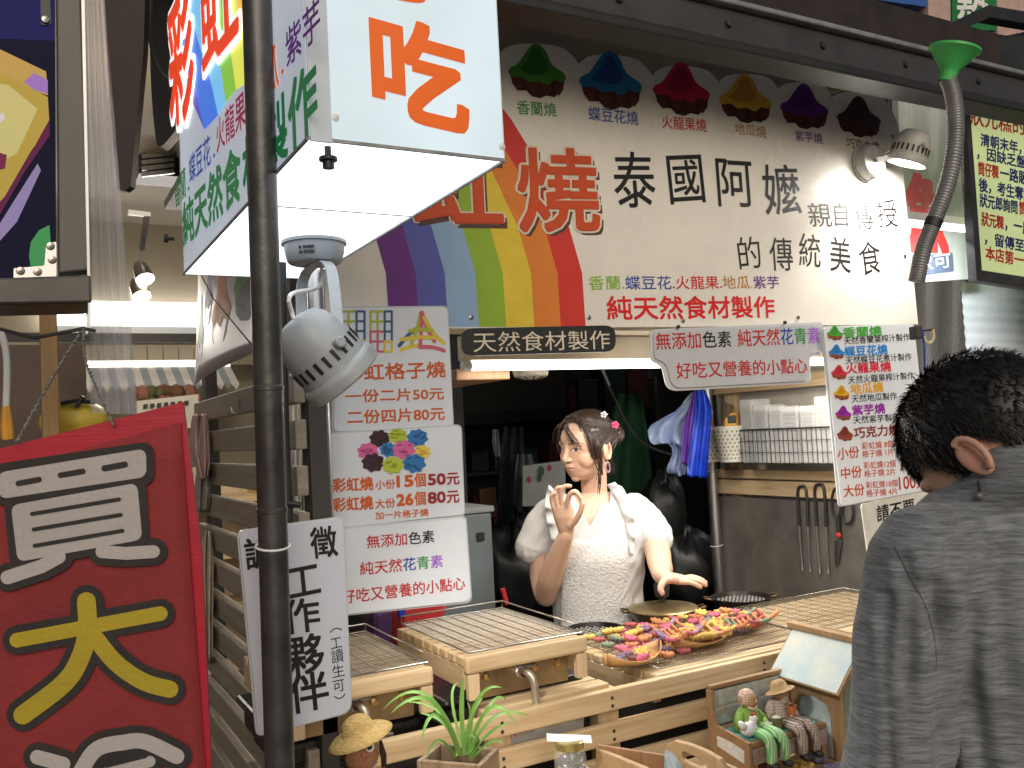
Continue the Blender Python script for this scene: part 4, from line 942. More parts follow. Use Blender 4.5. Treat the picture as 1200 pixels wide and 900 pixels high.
# transparent plastic curtain
film2 = glass('hanging clear film', (.75, .76, .82), .40, .10, 1.0, 9, spec=1.0)
T = thing('plastic_curtain', 'gathered strip of clear plastic film hanging beside the screen frame', 'curtain', onD(130, 480, 1.72))
b = MB(); rows = []
for j in range(13):
    q = j/12; y = -60+545*q; xa_, xb_ = 98+8*q, 118+44*q
    rows.append([onD(xa_+(xb_-xa_)*i/14, y, 1.72+.022*math.sin(i*1.9+q*2.2)+.01*math.sin(i*4.1+q*5)) for i in range(15)])
b.grid(rows, film2); b.build('film', T, smooth='all')
# wooden post, yellow bag, pale cable and clutter under the screen
T = thing('wooden_post', 'narrow gilded wooden post under the big screen', 'post', at(56, 900, 2.2))
p = at(56, 360, 2.2); b = MB(); b.box((p.x-.017, 2.18, 0), (p.x+.017, 2.22, p.z), wood('ochre wood', (.42, .26, .1), (.24, .13, .05), 2)); b.build('shaft', T, bevel=.003)
b = MB(); b.box((-2.5, 3.2, 0), (at(150, 500, 3.2).x-.12, 3.25, 1.9), mat('brown cabinet', (.075, .045, .032), .55, var=.3, vscale=4)); t = b.build('cabinet'); tag(t, 'dark brown cabinet behind the red board under the screen', 'cabinet')
T = thing('yellow_bag', 'yellow plastic bag tied behind the red board', 'bag', at(88, 500, 2.3))
b = MB(); c = at(88, 494, 2.3); b.ball(c, .075, mat('yellow bag plastic', (.62, .46, .05), .35, var=.2, bump=.6, bscale=25), .05, .05, n=18, k=12); b.build('body', T, smooth='all')
b = MB(); b.tube([c+Vector((-.03, -.04, .04)), c+Vector((0, -.05, .045)), c+Vector((.04, -.045, .04))], .005, black, 6); b.tube([c+Vector((0, -.05, .03)), c+Vector((.015, -.055, .055))], .005, black, 6); b.build('tie', T)
T = thing('white_cable', 'white cable with a yellow tip hanging at the left edge', 'cable', at(8, 500, 1.9))
b = MB(); b.tube(smooth_path([at(-6, 385, 1.9), at(3, 395, 1.9), at(8, 425, 1.9), at(7, 478, 1.9)], 6), .006, wpaint, 8); b.build('wire', T, smooth=True)
b = MB(); b.tube([at(7, 476, 1.9), at(8, 500, 1.9), at(9, 515, 1.9)], [.007, .011, .010], yel, 8); b.build('tip', T, smooth=True)
# cloths hanging on the slat screen
def cloth(name, label, px, X, m):
    T = thing(name, label, 'cloth', onX(px[-1][0], px[-1][2], X)); b = MB(); rows = []
    for j, (x0_, x1_, y) in enumerate(px): rows.append([onX(x0_+(x1_-x0_)*i/8, y, X+.012*math.sin(i*1.8+j*.7)) for i in range(9)])
    b.grid(rows, m); b.build('fabric', T, smooth='all', solid=.003, sub=1)
strp = mat('pink striped cloth', (.52, .40, .38), .85, col2=(.34, .17, .18), vscale=20, stretch=(1, 6, .6))
cloth('tea_towel', 'pink striped cloth hanging from the far end of the slat screen', [(226, 244, 484), (222, 245, 505), (224, 247, 530), (232, 246, 550), (236, 243, 562)], SX-.03, strp)
cloth('tea_towel', 'grey chequered cloth below the pink striped one', [(229, 247, 555), (228, 247, 575), (229, 246, 600)], SX-.02, mat('grey check cloth', (.3, .28, .25), .9, var=.2, vscale=60))
cloth('canvas_bag', 'pale canvas bag hanging low behind the red board edge', [(240, 246, 622), (236, 250, 635), (235, 251, 670), (238, 250, 705), (240, 250, 780)], SX-.025, mat('canvas', (.5, .43, .33), .9, var=.12))

# ------------------------------------------------------------------ red hanging board with big white and yellow characters
DRD = 1.03
PRD = plane3(onD(100, 500, DRD), onD(200, 500, DRD+.012), onD(100, 700, DRD-.0))
T = thing('red_banner', 'tilted red hanging board with big white and yellow characters at lower left', 'board', PRD.P(120, 1000))
redf = mat('red printed fabric', (.25, .024, .027), .75, var=.18, vscale=5, bump=.3, bscale=160)
redc = mat('red corrugated board', (.40, .012, .032), .42, var=.08, vscale=3, bump=.12, bscale=40, stretch=(.3, .3, 6))
b = MB(); plate(b, PRD, [(-40, 536), (214, 471), (236, 650), (252, 1020), (-40, 1040)], redc, .006, -.002); b.build('backing_board', T)
b = MB(); n = 14; rows = []
Lx = [(-40, 563), (-38, 1035)]
for j in range(n+1):
    q = j/n; row = []
    for i in range(13):
        u = i/12; x = -40+(212-(-40))*u; y = 563-(563-495)*u
        xe = -40+(250-(-40))*u; ye = 1035-10*u
        row.append(PRD.P(x+(xe-x)*q, y+(ye-y)*q, .0015+.0035*(.5+.5*math.sin(q*9+u*5))*q))
    rows.append(row)
b.grid(rows, redf); b.build('poster', T, smooth='all', solid=.0006)
b = MB(); bk = mat('poster black', (.028, .024, .024), .75, var=.2, bump=.3, bscale=160); wt = mat('poster white', (.43, .405, .405), .7, var=.08, vscale=7, bump=.3, bscale=160); ylp = mat('poster yellow', (.42, .32, .02), .7, var=.1, vscale=7, bump=.3, bscale=160)
def grow(q, k):
    cx = sum(p[0] for p in q)/4; cy = sum(p[1] for p in q)/4
    return [(x+(k if x > cx else -k), y+(k if y > cy else -k)) for x, y in q]
Q1 = [(1, 553), (173, 525), (174, 558), (3, 584)]; Q2 = [(16, 591), (163, 565), (169, 631), (24, 657)]
ST = [([(72, 651), (52, 662), (12, 675)], 16, wt), ([(122, 645), (150, 647), (182, 645)], 15, wt)]
D5 = [([(23, 748), (190, 717)], 17, ylp), (smooth_path([(104, 703), (105, 737), (97, 768), (78, 798), (30, 835)], 6), 22, ylp), (smooth_path([(112, 742), (138, 774), (170, 796), (201, 805)], 6), 20, ylp),
      ([(47, 884), (77, 892)], 17, wt), (smooth_path([(86, 925), (100, 896), (117, 874), (146, 867), (172, 866), (209, 883)], 5), 18, wt), ([(118, 905), (178, 889)], 13, wt), ([(40, 965), (62, 930)], 17, wt), (smooth_path([(100, 935), (170, 925), (160, 960)], 5), 15, wt), ([(140, 975), (165, 990)], 15, wt)]
h0 = .0068; k = 0
for q in (Q1, Q2): shape(b, PRD, rquad(grow(q, 9), 16), bk, h0+k*.00006); k += 1
for p, w, m in ST+D5: stroke(b, PRD, p, w+17, bk, h0+k*.00006); k += 1
for q in (Q1, Q2): shape(b, PRD, rquad(q, 10), wt, h0+k*.00006); k += 1
for p, w, m in ST+D5: stroke(b, PRD, p, w, m, h0+k*.00006); k += 1
for A, B, w in [((25, 565.5), (49, 561), 6.5), ((74, 556), (100, 551.5), 6.5), ((125, 548), (149, 543.5), 7), ((41, 601), (142, 584), 4.6), ((43, 619), (144, 602), 4.6), ((44, 638), (146, 620.5), 4.6)]:
    stroke(b, PRD, [A, B], w, bk, h0+k*.00006); k += 1
stroke(b, PRD, [(128, 893), (172, 882)], 6, bk, h0+k*.00006)
b.build('lettering', T)
cord2 = mat('black and white cord', (.02, .02, .02), .7, col2=(.25, .25, .25), vscale=260)
for px in ([(98, 385), (72, 425), (46, 470), (22, 518)], [(98, 385), (100, 420), (112, 452), (135, 498)]):
    b = MB(); P = [onD(x, y, DRD+.03*(1-i/3)+.0) for i, (x, y) in enumerate(px)]; sp = smooth_path([PRD.P(x, y, .006) if i == 3 else onD(x, y, DRD+.012) for i, (x, y) in enumerate(px)], 24)
    b.tube([p+Vector((math.cos(i*1.9)*.0007, 0, math.sin(i*1.9)*.0007)) for i, p in enumerate(sp)], [.0016+.0006*math.sin(i*1.9) for i in range(len(sp))], cord2, 6); b.build('cord', T, smooth=True)
b = MB(); b.tube([onD(-10, 383, DRD+.015), onD(40, 396, DRD+.015), onD(98, 385, DRD+.012), onD(112, 388, DRD+.02)], .0022, black, 6); t = b.build('hanging_rope', smooth=True); tag(t, 'thin black rope from which the red board hangs', 'rope')

# =================================================================== RIGHT NEIGHBOUR
# yellow green story board
YN = 2.15; PN = PY(YN)
T = thing('story_board', 'pale green board crowded with navy and red writing at the right edge', 'sign', PN.P(1160, 322))
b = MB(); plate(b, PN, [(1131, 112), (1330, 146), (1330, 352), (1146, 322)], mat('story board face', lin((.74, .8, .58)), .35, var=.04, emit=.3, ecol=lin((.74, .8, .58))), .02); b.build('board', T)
b = MB(); plate(b, PN, [(1128, 106), (1333, 140), (1333, 145), (1134, 113), (1149, 317), (1333, 345), (1333, 360), (1143, 329)], dsteel, .035, .006); b.build('frame', T)
b = MB(); nav = ink('navy', (.1, .16, .42)); brd = ink('brick red', (.72, .16, .14))
SL = .205
def nl(segs, x, y, h, off=.03):
    for s, w, m in segs:
        write(b, PN, s, x, y, x+w, y+w*SL, h, m, off=off, lean=-.0); x += w+2; y += (w+2)*SL
nl([('狀元糕的故事', 94, brd)], 1137, 146, 22, .02)
nl([('清朝末年，有一個書生', 105, nav)], 1149, 171, 15); nl([('，因缺乏盤纏，', 72, nav)], 1145, 186, 15)
nl([('筒仔粿', 24, brd), ('一路販賣', 42, nav)], 1146, 205, 16); nl([('後，考生奪魁', 62, nav)], 1147, 224, 16)
nl([('狀元郎詢問', 44, nav), ('筒仔粿', 28, brd)], 1148, 242, 16); nl([('狀元粿', 26, brd), ('，一度', 30, nav)], 1150, 264, 16)
nl([('，留傳至今。', 62, nav)], 1154, 286, 15); nl([('本店第一代', 54, brd)], 1155, 304, 16)
b.build('lettering', T)
# white sign behind film
T = thing('drink_sign', 'white sign with big red strokes and a blue strip behind clear film', 'sign', PY(2.5).P(1100, 330)); P5 = PY(2.5)
b = MB(); plate(b, P5, rquad([(1052, 108), (1138, 112), (1150, 326), (1060, 332)], 6), mat('pale grey green sign', (.42, .46, .44), .4, var=.08), .03); b.build('board', T)
b = MB(); write(b, P5, '魚', 1066, 292, 1110, 296, 90, ink('bright red', (.84, .1, .12)), off=.05)
shape(b, P5, [(1062, 300), (1116, 296), (1118, 318), (1064, 326)], mat('slate blue strip', lin((.28, .34, .44)), .5), .001); write(b, P5, '飲可', 1072, 318, 1114, 313, 18, I_wh, off=.01, lift=.002); b.build('lettering', T)
# dark box above, corrugated sheet, wall
b = MB(); b.box((2.72, 2.6, 1.95), (2.78, 4.5, 2.9), mat('dark neighbour panel', (.06, .062, .065), .4, .3, var=.3, vscale=5)); t = b.build('metal_partition'); tag(t, 'dark metal side panel behind the funnel at upper right', 'panel')
T = thing('neighbour_awning', 'dark box awning edge above the green story board', 'awning', (3.0, 2.0, 2.3)); b = MB()
pN = PY(1.98); plate(b, pN, [(1126, 52), (1330, 10), (1330, 118), (1140, 98)], mat('dark awning box', (.05, .052, .055), .35, .4, var=.3, vscale=6), .10); b.build('body', T, bevel=.01)
b = MB(); pN2 = PY(1.94); plate(b, pN2, [(1116, 26), (1158, 6), (1300, 30), (1300, 44), (1160, 20), (1118, 40)], black, .05); b.build('edge_strip', T)
cor = mat('white corrugated sheet', (.6, .63, .66), .35, var=.05)
T = thing('corrugated_sheet', 'white corrugated plastic sheet above the customer at the right edge', 'sheet', onY(1170, 440, 2.6))
b = MB(); rows = []
z0, z1 = onY(1170, 520, 2.6).z, onY(1170, 332, 2.6).z
for i in range(61): rows.append([Vector((2.98+.02*0, 2.6, 0)) for _ in range(2)])
rows = [[Vector((onY(1132, 400, 2.6).x+k*.7, 2.6+.0025*math.sin(i*1.5708), z0+(z1-z0)*i/60)) for k in range(2)] for i in range(61)]
b.grid(rows, cor); b.build('sheet', T, smooth='all', solid=.003)
b = MB(); pw = PY(3.4); plate(b, pw, [(1030, 330), (1400, 330), (1400, 900), (1030, 900)], mat('grey neighbour wall', (.27, .29, .31), .6, var=.1, vscale=3), .05); t = b.build('neighbour_wall'); tag(t, 'grey wall of the right neighbour behind the customer', 'wall')
b = MB(); c = pw.P(1104, 364, .3); b.lathe(c, (0, -1, 0), [(0, 0), (.062, 0), (.07, .02), (.06, .03), (.03, .02), (0, .015)], mat('dark vent', (.04, .03, .028), .6), 24); b.box((c.x-.012, c.y+.005, c.z-.012), (c.x+.012, 3.4, c.z+.012), dsteel); t = b.build('wall_vent', smooth=True); tag(t, 'round dark vent on the neighbour wall below the drink sign', 'vent')
b = MB(); pr = PY(2.9); plate(b, pr, [(1160, 322), (1260, 316), (1260, 360), (1165, 345)], mat('dark red panel', (.25, .03, .04), .5), .02); t = b.build('red_shutter'); tag(t, 'dark red panel corner under the story board at the right edge', 'panel')
T = thing('neighbour_lamp', 'lamp of the right neighbour stall behind its story board', 'lamp', (3.25, 2.25, 2.3))
b = MB(); b.box((2.95, 2.23, 2.28), (3.6, 2.28, 2.31), wpaint); b.tube([(2.97, 2.255, 2.268), (3.58, 2.255, 2.268)], .011, mat('lit neighbour tube', (.95, .98, 1), .3, var=0, emit=5), 12); b.build('tube', T)
ld = bpy.data.lights.new('neighbour_light', 'AREA'); ld.shape = 'RECTANGLE'; ld.size = .6; ld.size_y = .06; ld.energy = 9; ld.color = (.92, .97, 1)
lo = bpy.data.objects.new('neighbour_light', ld); COL.objects.link(lo); lo.parent = T; lo.location = (0, 0, -.05); lo.rotation_euler = (R_(35), 0, 0)
# clear film over the neighbour
film3 = glass('wrinkled clear film', (.8, .82, .82), .16, .10, 1.0, 7, spec=1.0)
T = thing('plastic_film', 'wrinkled clear plastic film hanging beside the funnel hose', 'film', onY(1110, 640, 1.98))
b = MB(); rows = []
for j in range(11):
    q = j/10; y = 70+520*q
    rows.append([onY(1052+6*q+(76+2*q)*i/12, y+i*1.5, 2.06+.014*math.sin(i*1.3+j*.5)+.003*math.sin(i*3.7-j*1.7)) for i in range(13)])
b.grid(rows, film3); b.build('film', T, smooth='all')
# green funnel and hose
T = thing('funnel_hose', 'green funnel on a grey corrugated hose beside the spot lamp', 'funnel', onD(1076, 315, 2.25)); D = 2.25
grn = mat('green plastic', (.07, .50, .13), .35, var=.05, sss=.1)
ax = (onD(1114, 62, D)-onD(1112, 88, D)).normalized(); ax = (ax*.93-HF*.10+HR*.12).normalized(); c0 = onD(1112, 86, D)
b = MB(); b.lathe(c0, ax, [(.020, -.02), (.020, 0), (.022, .008), (.056, .052), (.061, .056), (.061, .062), (.055, .058), (.020, .012), (.014, -.018)], grn, 40); b.build('funnel', T, smooth=True)
b = MB(); hp = smooth_path([c0-ax*.012, onD(1118, 118, D), onD(1120, 160, D), onD(1112, 210, D), onD(1096, 255, D), onD(1082, 292, D), onD(1074, 330, D)], 40)
hr = [(.0205 if (i % 3) else .0168) for i in range(len(hp))]
b.tube(hp, hr, mat('grey ribbed hose', (.24, .24, .245), .35, .3, var=.15), 18); b.build('hose', T, smooth='all')
b = MB(); b.tube(hp[162:172], .0215, black, 16); b.build('tape', T, smooth=True)
T = thing('wall_hook', 'cream hook with a hanging blue cord right of the tall menu', 'hook', onD(1084, 440, 2.45))
b = MB(); b.obox(onD(1073, 390, 2.46), HR*.010, HF*.02, UZ*.018, black); b.build('clamp', T, bevel=.003)
b = MB(); p = lambda x, y: onD(x, y, 2.45); b.tube(smooth_path([p(1093, 386), p(1094, 396), p(1090, 402), p(1085, 400), p(1083, 394)], 5), .004, mat('cream plastic', (.7, .6, .4), .4), 8); b.tube([p(1076, 388), p(1093, 386)], .003, black, 6); b.build('hook', T, smooth=True)
b = MB(); b.tube([p(1080, 386), p(1083, 402), p(1084, 440)], .003, mat('blue cord', (.03, .06, .45), .5), 6); b.build('cord', T)
b = MB(); pa, pb_ = onY(966, 106, 2.2), onY(1016, 92, 2.2); b.bar(pa, pb_, .03, .035, pine_x); t = b.build('wood_batten'); tag(t, 'short pine batten behind the banner near its right end', 'batten')
b = MB(); p = onY(822, 68, 2.38); b.obox(p, HR*.045, HF*.01, UZ*.012, steel); t = b.build('metal_bracket', bevel=.003); tag(t, 'crumpled silver bracket on the plaster above the red cake', 'bracket')

# =================================================================== THE COUNTER
T = thing('wooden_counter', 'pine slatted counter front of the cake stall', 'counter', (1.5, 1.85, 0))
for i in range(9):
    zt_ = .960-.073*i
    b = MB(); b.box((.555, 1.700, zt_-.046), (2.44, 1.721, zt_), pine_x); b.build('rail', T, bevel=.003)
for x in (.60, .88, 1.16, 1.62, 2.02, 2.40):
    b = MB(); b.box((x-.028, 1.7225, .05), (x+.028, 1.762, .955), pine_z); b.build('post', T, bevel=.003)
    for z in (.949, .931, .876, .858):
        b = MB(); b.lathe((x-.004, 1.6995, z-.006), (0, -1, 0), [(.0042, 0), (.0036, .0008), (.001, .0006), (0, .0002)], dsteel, 10); b.build('screw', T)
b = MB(); b.box((.56, 1.765, .05), (2.44, 1.775, .93), mat('counter shade sheet', (.03, .028, .026), .7)); b.box((.56, 1.78, .865), (2.44, 2.30, .885), mat('black worktop', (.025, .025, .026), .35, var=.3, vscale=8)); b.build('worktop', T)  # dark sheet behind the rails stands in for the darkness under the counter
T = thing('plank_lid', 'small three plank pine lid on the counter left of the cakes', 'shelf', (1.0, 1.8, .94))
for k in range(3):
    b = MB(); y = 1.728+k*.05; b.box((.845+.004*k, y, .946), (1.17-.003*k, y+.043, .968), pine_x); b.build('plank', T, bevel=.004)
b = MB(); b.box((.85, 1.728, .90), (.872, 1.87, .945), pine_y); b.build('bracket', T, bevel=.003)
T = thing('control_box', 'grey machine behind the counter rails marked 220V in red', 'machine', (1.02, 1.74, .80)); greyp = mat('grey machine paint', (.33, .33, .33), .45, var=.08)
PQ = PY(1.726)
b = MB(); plate(b, PQ, [(568, 838), (684, 815), (684, 872), (568, 898)], greyp, .03); b.build('casing', T)
b = MB(); plate(b, PQ, [(626, 842), (673, 832), (673, 848), (626, 858)], mat('grey label plate', (.45, .45, .44), .4), .002, .0015); shape(b, PQ, [(666, 837), (670, 836), (670, 843), (666, 844)], black, .002); b.build('label_plate', T)
b = MB(); write(b, PQ, '220V', 587, 868, 606, 864, 14, CR, off=.0); b.build('lettering', T)
def wires(b, X0, X1, Y0, Y1, z, nx, ny, r=.0012):
    b.tube([(X0, Y0, z), (X1, Y0, z), (X1, Y1, z), (X0, Y1, z)], r*1.9, chrome, 6, closed=True)
    for i in range(1, nx): x = X0+(X1-X0)*i/nx; b.tube([(x, Y0, z+r), (x, Y1, z+r)], r, chrome, 5, cap=False)
    for j in range(1, ny): y = Y0+(Y1-Y0)*j/ny; b.tube([(X0, y, z-r), (X1, y, z-r)], r, chrome, 5, cap=False)
def tray(label, X0, X1, Y0, Y1, z, ns, legs=True, group='wooden trays under wire racks'):
    T = thing('wooden_tray', label, 'tray', ((X0+X1)/2, (Y0+Y1)/2, z-.09), group)
    w = (Y1-Y0)/ns
    for k in range(ns):
        b = MB(); y = Y0+w*k; b.box((X0, y+.004, z-.020), (X1, y+w-.006, z), pine_x); b.build('slat', T, bevel=.0035)
    for x in (X0+.001, X1-.023):
        b = MB(); b.box((x, Y0+.005, z-.068), (x+.022, Y1-.005, z-.0205), pine_y); b.build('side_board', T, bevel=.002)
    b = MB(); b.box((X0-.002, Y0-.020, z-.032), (X1+.002, Y0+.003, z+.004), pine_x); b.build('front_beam', T, bevel=.007)
    if legs:
        for x in (X0, X1-.03):
            b = MB(); b.box((x+.003, Y0-.016, z-.088), (x+.030, Y0+.002, z-.0325), pine_z); b.build('leg', T, bevel=.003)
        b = MB(); b.box((X0+.026, Y0+.03, z-.10), (X1-.026, Y0+.036, z-.022), mat('worn brass plate', (.42, .31, .17), .38, .7, var=.25, vscale=14)); b.build('inner_panel', T)
        for q in (.22, .62, .82):
            b = MB(); b.lathe((X0+(X1-X0)*q, Y0+.03, z-.055), (0, -1, 0), [(.009, 0), (.008, .007), (0, .009)], mat('brass', (.6, .42, .18), .28, 1), 12); b.build('screw', T, smooth=True)
    return T
tray('pine tray with grill rack farthest left behind the slogan sign', .44, .735, 1.74, 2.12, 1.075, 9)
tray('middle raised pine tray with empty wire rack over the black griddle', .815, 1.115, 1.745, 2.13, 1.078, 9)
tray('long low pine tray carrying the heap of rainbow cakes', 1.30, 2.40, 1.735, 2.13, .962, 9, legs=False)
for nm, X0, X1, Y0, Y1, z, nx, ny in [('wire rack lying on the farthest left pine tray', .45, .73, 1.735, 2.11, 1.086, 8, 30), ('wire rack lying on the middle raised pine tray', .825, 1.108, 1.735, 2.115, 1.089, 9, 30),
                                  ('wire rack under the heap of rainbow cakes', 1.315, 1.83, 1.73, 2.12, .974, 40, 8), ('wide empty wire rack on the right end of the long tray', 1.84, 2.39, 1.75, 2.125, .974, 12, 26)]:
    b = MB(); wires(b, X0, X1, Y0, Y1, z, nx, ny, .0012 if z > 1 else .001)
    if z > 1:
        b.tube([(X0, Y1, z), (X0, Y1, z+.018), (X1, Y1, z+.018), (X1, Y1, z)], .002, chrome, 6); b.tube([(X1, Y1, z+.018), (X1+.006, Y0+.04, z+.012)], .002, chrome, 6)
    t = b.build('wire_rack', smooth='all'); tag(t, nm, 'rack', 'wire racks on the counter')
blk = mat('black griddle enamel', (.016, .016, .017), .25, var=.2, vscale=20)
for nm, X0, X1 in (('black griddle under the far left tray', .44, .74), ('black griddle under the middle tray', .80, 1.13)):
    T = thing('griddle', nm, 'griddle', ((X0+X1)/2, 2.0, .885), 'black griddles')
    b = MB(); b.box((X0, 1.80, .905), (X1, 2.14, .965), blk); b.build('body', T, bevel=.018, seg=3)
    b = MB(); b.box((X0-.012, 1.79, .967), (X1+.012, 2.15, .982), blk); b.build('rim', T, bevel=.007)
    for x in (X0+.1, X0+.2):
        b = MB(); b.tube([(x-.02, 1.80, .945), (x-.02, 1.775, .945), (x+.02, 1.775, .945), (x+.02, 1.80, .945)], .006, chrome, 8); b.build('handle', T, smooth=True)
    for x in (X0+.03, X1-.03):
        b = MB(); b.box((x-.015, 1.85, .886), (x+.015, 2.1, .905), black); b.build('foot', T)
for nm, x in (('gas pipe curving down from the far left tray', .585), ('gas pipe curving down from the middle tray', .965)):
    T = thing('gas_pipe', nm, 'pipe', (x, 1.74, .9), 'gas pipes')
    b = MB(); b.tube(smooth_path([(x, 1.78, 1.022), (x, 1.745, 1.024), (x+.006, 1.728, 1.012), (x+.008, 1.724, .98), (x+.006, 1.726, .945), (x-.012, 1.755, .90)], 8), .0085, mat('pale gas pipe', (.50, .44, .36), .35, .6, var=.1), 12); b.build('pipe', T, smooth='all')
    b = MB(); b.lathe((x, 1.778, 1.022), (0, -1, 0), [(.016, 0), (.016, .012), (.011, .014), (.011, .026)], steel, 8); b.build('nut', T); b = MB(); b.bar((x-.022, 1.758, 1.035), (x+.03, 1.758, 1.03), .006, .006, steel); b.build('valve', T, bevel=.002)
redp = mat('red beads', (.45, .015, .03), .3, var=.1)
b = MB(); rnd = random.Random(2)
for k in range(26): b.ball(onD(rnd.uniform(480, 492), rnd.choice([rnd.uniform(775, 800), rnd.uniform(808, 830), rnd.uniform(815, 828)]), 1.92+rnd.uniform(-.02, .02)), .006, redp, n=8, k=6)
t = b.build('bead_string', smooth='all'); tag(t, 'cluster of red beads hanging at the corner of the far left tray', 'beads')
# pans
def pan(label, px, py, Y, rx, lid=False):
    c = onY(px, py, Y); d = (c-CAM).dot(FWD); r = rx/FPX*d
    T = thing('pan', label, 'pan', c-UZ*.05, 'round pans on the worktop'); iron = mat('black cast iron', (.03, .026, .024), .35, .5, var=.3, vscale=20); brz = mat('tarnished brass lid', (.36, .27, .13), .32, .8, var=.25, vscale=10)
    b = MB(); b.lathe(c-UZ*.04, UZ, [(0, 0), (r*.8, 0), (r*.97, .03), (r, .04), (r*1.03, .04), (r*1.03, .043), (r*.97, .043), (r*.93, .03), (0, .028)], iron if not lid else mat('brown pan', (.14, .09, .05), .35, .6), 40); b.build('body', T, smooth=True)
    b = MB()
    for s in (-1, 1):
        h = HR*s; b.tube([c+h*r-HF*.02, c+h*(r+.022)-HF*.018+UZ*.004, c+h*(r+.022)+HF*.018+UZ*.004, c+h*r+HF*.02], .004, mat('brown pan', (.14, .09, .05), .35, .6), 8)
    b.build('handle', T, smooth='all')
    if lid:
        b = MB(); b.lathe(c+UZ*.004, UZ, [(r*1.02, 0), (r*.98, .004), (r*.6, .012), (r*.2, .017), (0, .018)], brz, 40); l = b.build('lid', T, smooth='all')
        b = MB(); b.lathe(c+UZ*.02, UZ, [(.009, 0), (.009, .012), (.02, .02), (.024, .05), (.019, .062), (0, .064)], mat('black knurled knob', (.02, .02, .022), .5, bump=1, bscale=180), 22); b.build('knob', l, smooth=True)
    else:
        b = MB(); n = max(3, int(r/.017))
        for i in range(-n, n+1):
            for j in range(-n, n+1):
                x, y = i*.017, j*.017
                if x*x+y*y < (r*.88)**2: b.lathe(c+Vector((x, y, -.011)), UZ, [(.0062, 0), (.0055, .0032), (.003, .0036), (0, .001)], mat('worn iron rim', (.3, .29, .28), .3, .8), 8)
        b.build('mould_cups', T)
pan('dark round mould pan beside the middle tray in front of the woman', 697, 737, 2.19, 33)
pan('brown pan with a gold lid and black knob under the open hand', 777, 714, 2.2, 40, True)
pan('dark mould pan with rim handles at the back below the steel post', 868, 700, 2.26, 34)
# ------------------------------------------------------------------ cakes and boats
tray_w = wood('thin wooden boat veneer', (.56, .33, .14), (.42, .22, .08), 0)
def boat(label, px, py, Y, L, Wd, H, ang, m=tray_w):
    c = onY(px, py, Y); c.z = .976; T = thing('boat_tray', label, 'boat tray', c, 'wooden boat trays')
    ca, sa = math.cos(ang), math.sin(ang); b = MB(); rows = []
    for i in range(13):
        u = -1+2*i/12; w = Wd*.5*(1-abs(u)**2.2)**.8+.004; rise = H*(.55+.55*abs(u)**2)
        row = []
        for j in range(9):
            v = -1+2*j/8; x = u*L/2*(1+.08*abs(v)); y = v*w; z = rise*abs(v)**3*.9+H*.35*abs(u)**3
            row.append(c+Vector((x*ca-y*sa, x*sa+y*ca, z+.001)))
        rows.append(row)
    b.grid(rows, m); b.build('hull', T, smooth='all', solid=-.002); return c
boat('small brown wooden boat tray in front of the cake heap', 742, 770, 1.80, .165, .085, .03, .12)
C2 = boat('middle wooden boat tray filled with orange and yellow waffles', 822, 757, 1.84, .20, .085, .028, .15)
C3 = boat('far right boat tray with a long orange tip', 862, 741, 1.93, .20, .08, .026, .1)
cakem = {k: mat('cake '+k, tuple(.72*a+.28*b_ for a, b_ in zip(lin(c), (.42, .25, .2))), .82, spec=.2, var=.22, vscale=60, bump=.6, bscale=140, sss=.08) for k, c in {'yellow': (.86, .74, .34), 'pink': (.80, .36, .52), 'purple': (.42, .33, .50), 'green': (.40, .56, .46), 'blue': (.38, .44, .60), 'red': (.66, .27, .32), 'orange': (.80, .52, .32), 'brown': (.34, .2, .2), 'lilac': (.56, .47, .64)}.items()}
crust = mat('cake crust', lin((.62, .38, .2)), .7, var=.2, vscale=50, bump=.5)
def make_cake(m, r=.019, pet=7):
    b = MB(); n = pet*6; vs = []; fs = []
    prof = [(.72, 0, .08), (.93, .003, .16), (1.0, .008, .2), (.95, .0125, .2), (.74, .0145, .18), (.60, .0115, .16), (.44, .0105, .1), (.34, .0135, .08), (.16, .0145, .05)]
    for rr, h, am in prof:
        for j in range(n):
            a = 2*math.pi*j/n; q = rr*r*(1+am*math.cos(pet*a)); vs.append(Vector((q*math.cos(a), q*math.sin(a), h*r/.019*(1+.08*math.cos(pet*a)))))
    for i in range(len(prof)-1):
        for j in range(n): fs.append((i*n+j, i*n+(j+1) % n, (i+1)*n+(j+1) % n, (i+1)*n+j))
    b.add(vs, fs, m); b.add(vs[-n:], [tuple(range(n))], m); b.add(vs[:n], [tuple(range(n-1, -1, -1))], crust)
    o = b.build('rainbow_cake', smooth='all'); o.location = (0, 0, 0)
    return o
protos = {}
def cake(col, p, rot=None, label=None, s=1.0, group='rainbow cakes heaped on the wire rack'):
    if col not in protos: protos[col] = o = make_cake(cakem[col])
    else: o = protos[col].copy(); COL.objects.link(o)
    # mesh origin is at the base centre
    o.location = p; o.rotation_euler = rot or (0, 0, 0); o.scale = (s, s, s)
    tag(o, label, 'cake', group); o.scale = (s, s, s*.85); return o
rnd = random.Random(21)
heap = ['yellow', 'pink', 'orange', 'yellow', 'pink', 'orange', 'lilac', 'green', 'blue', 'red', 'yellow', 'pink', 'purple', 'orange']
pts = []
tries = 0
while len(pts) < 84 and tries < 4000:
    tries += 1; x = rnd.uniform(1.32, 1.88); y = rnd.uniform(1.79, 2.10)
    if (x-1.335)*.5 < (1.93-y)*0 or (y < 1.86 and x > 1.46) or (x > 1.75 and y < 1.93): continue
    if all((x-a)**2+(y-c)**2 < 0 or (x-a)**2+(y-c)**2 > .029**2 for a, c, _ in pts): pts.append((x, y, .976))
top2 = []
tries = 0
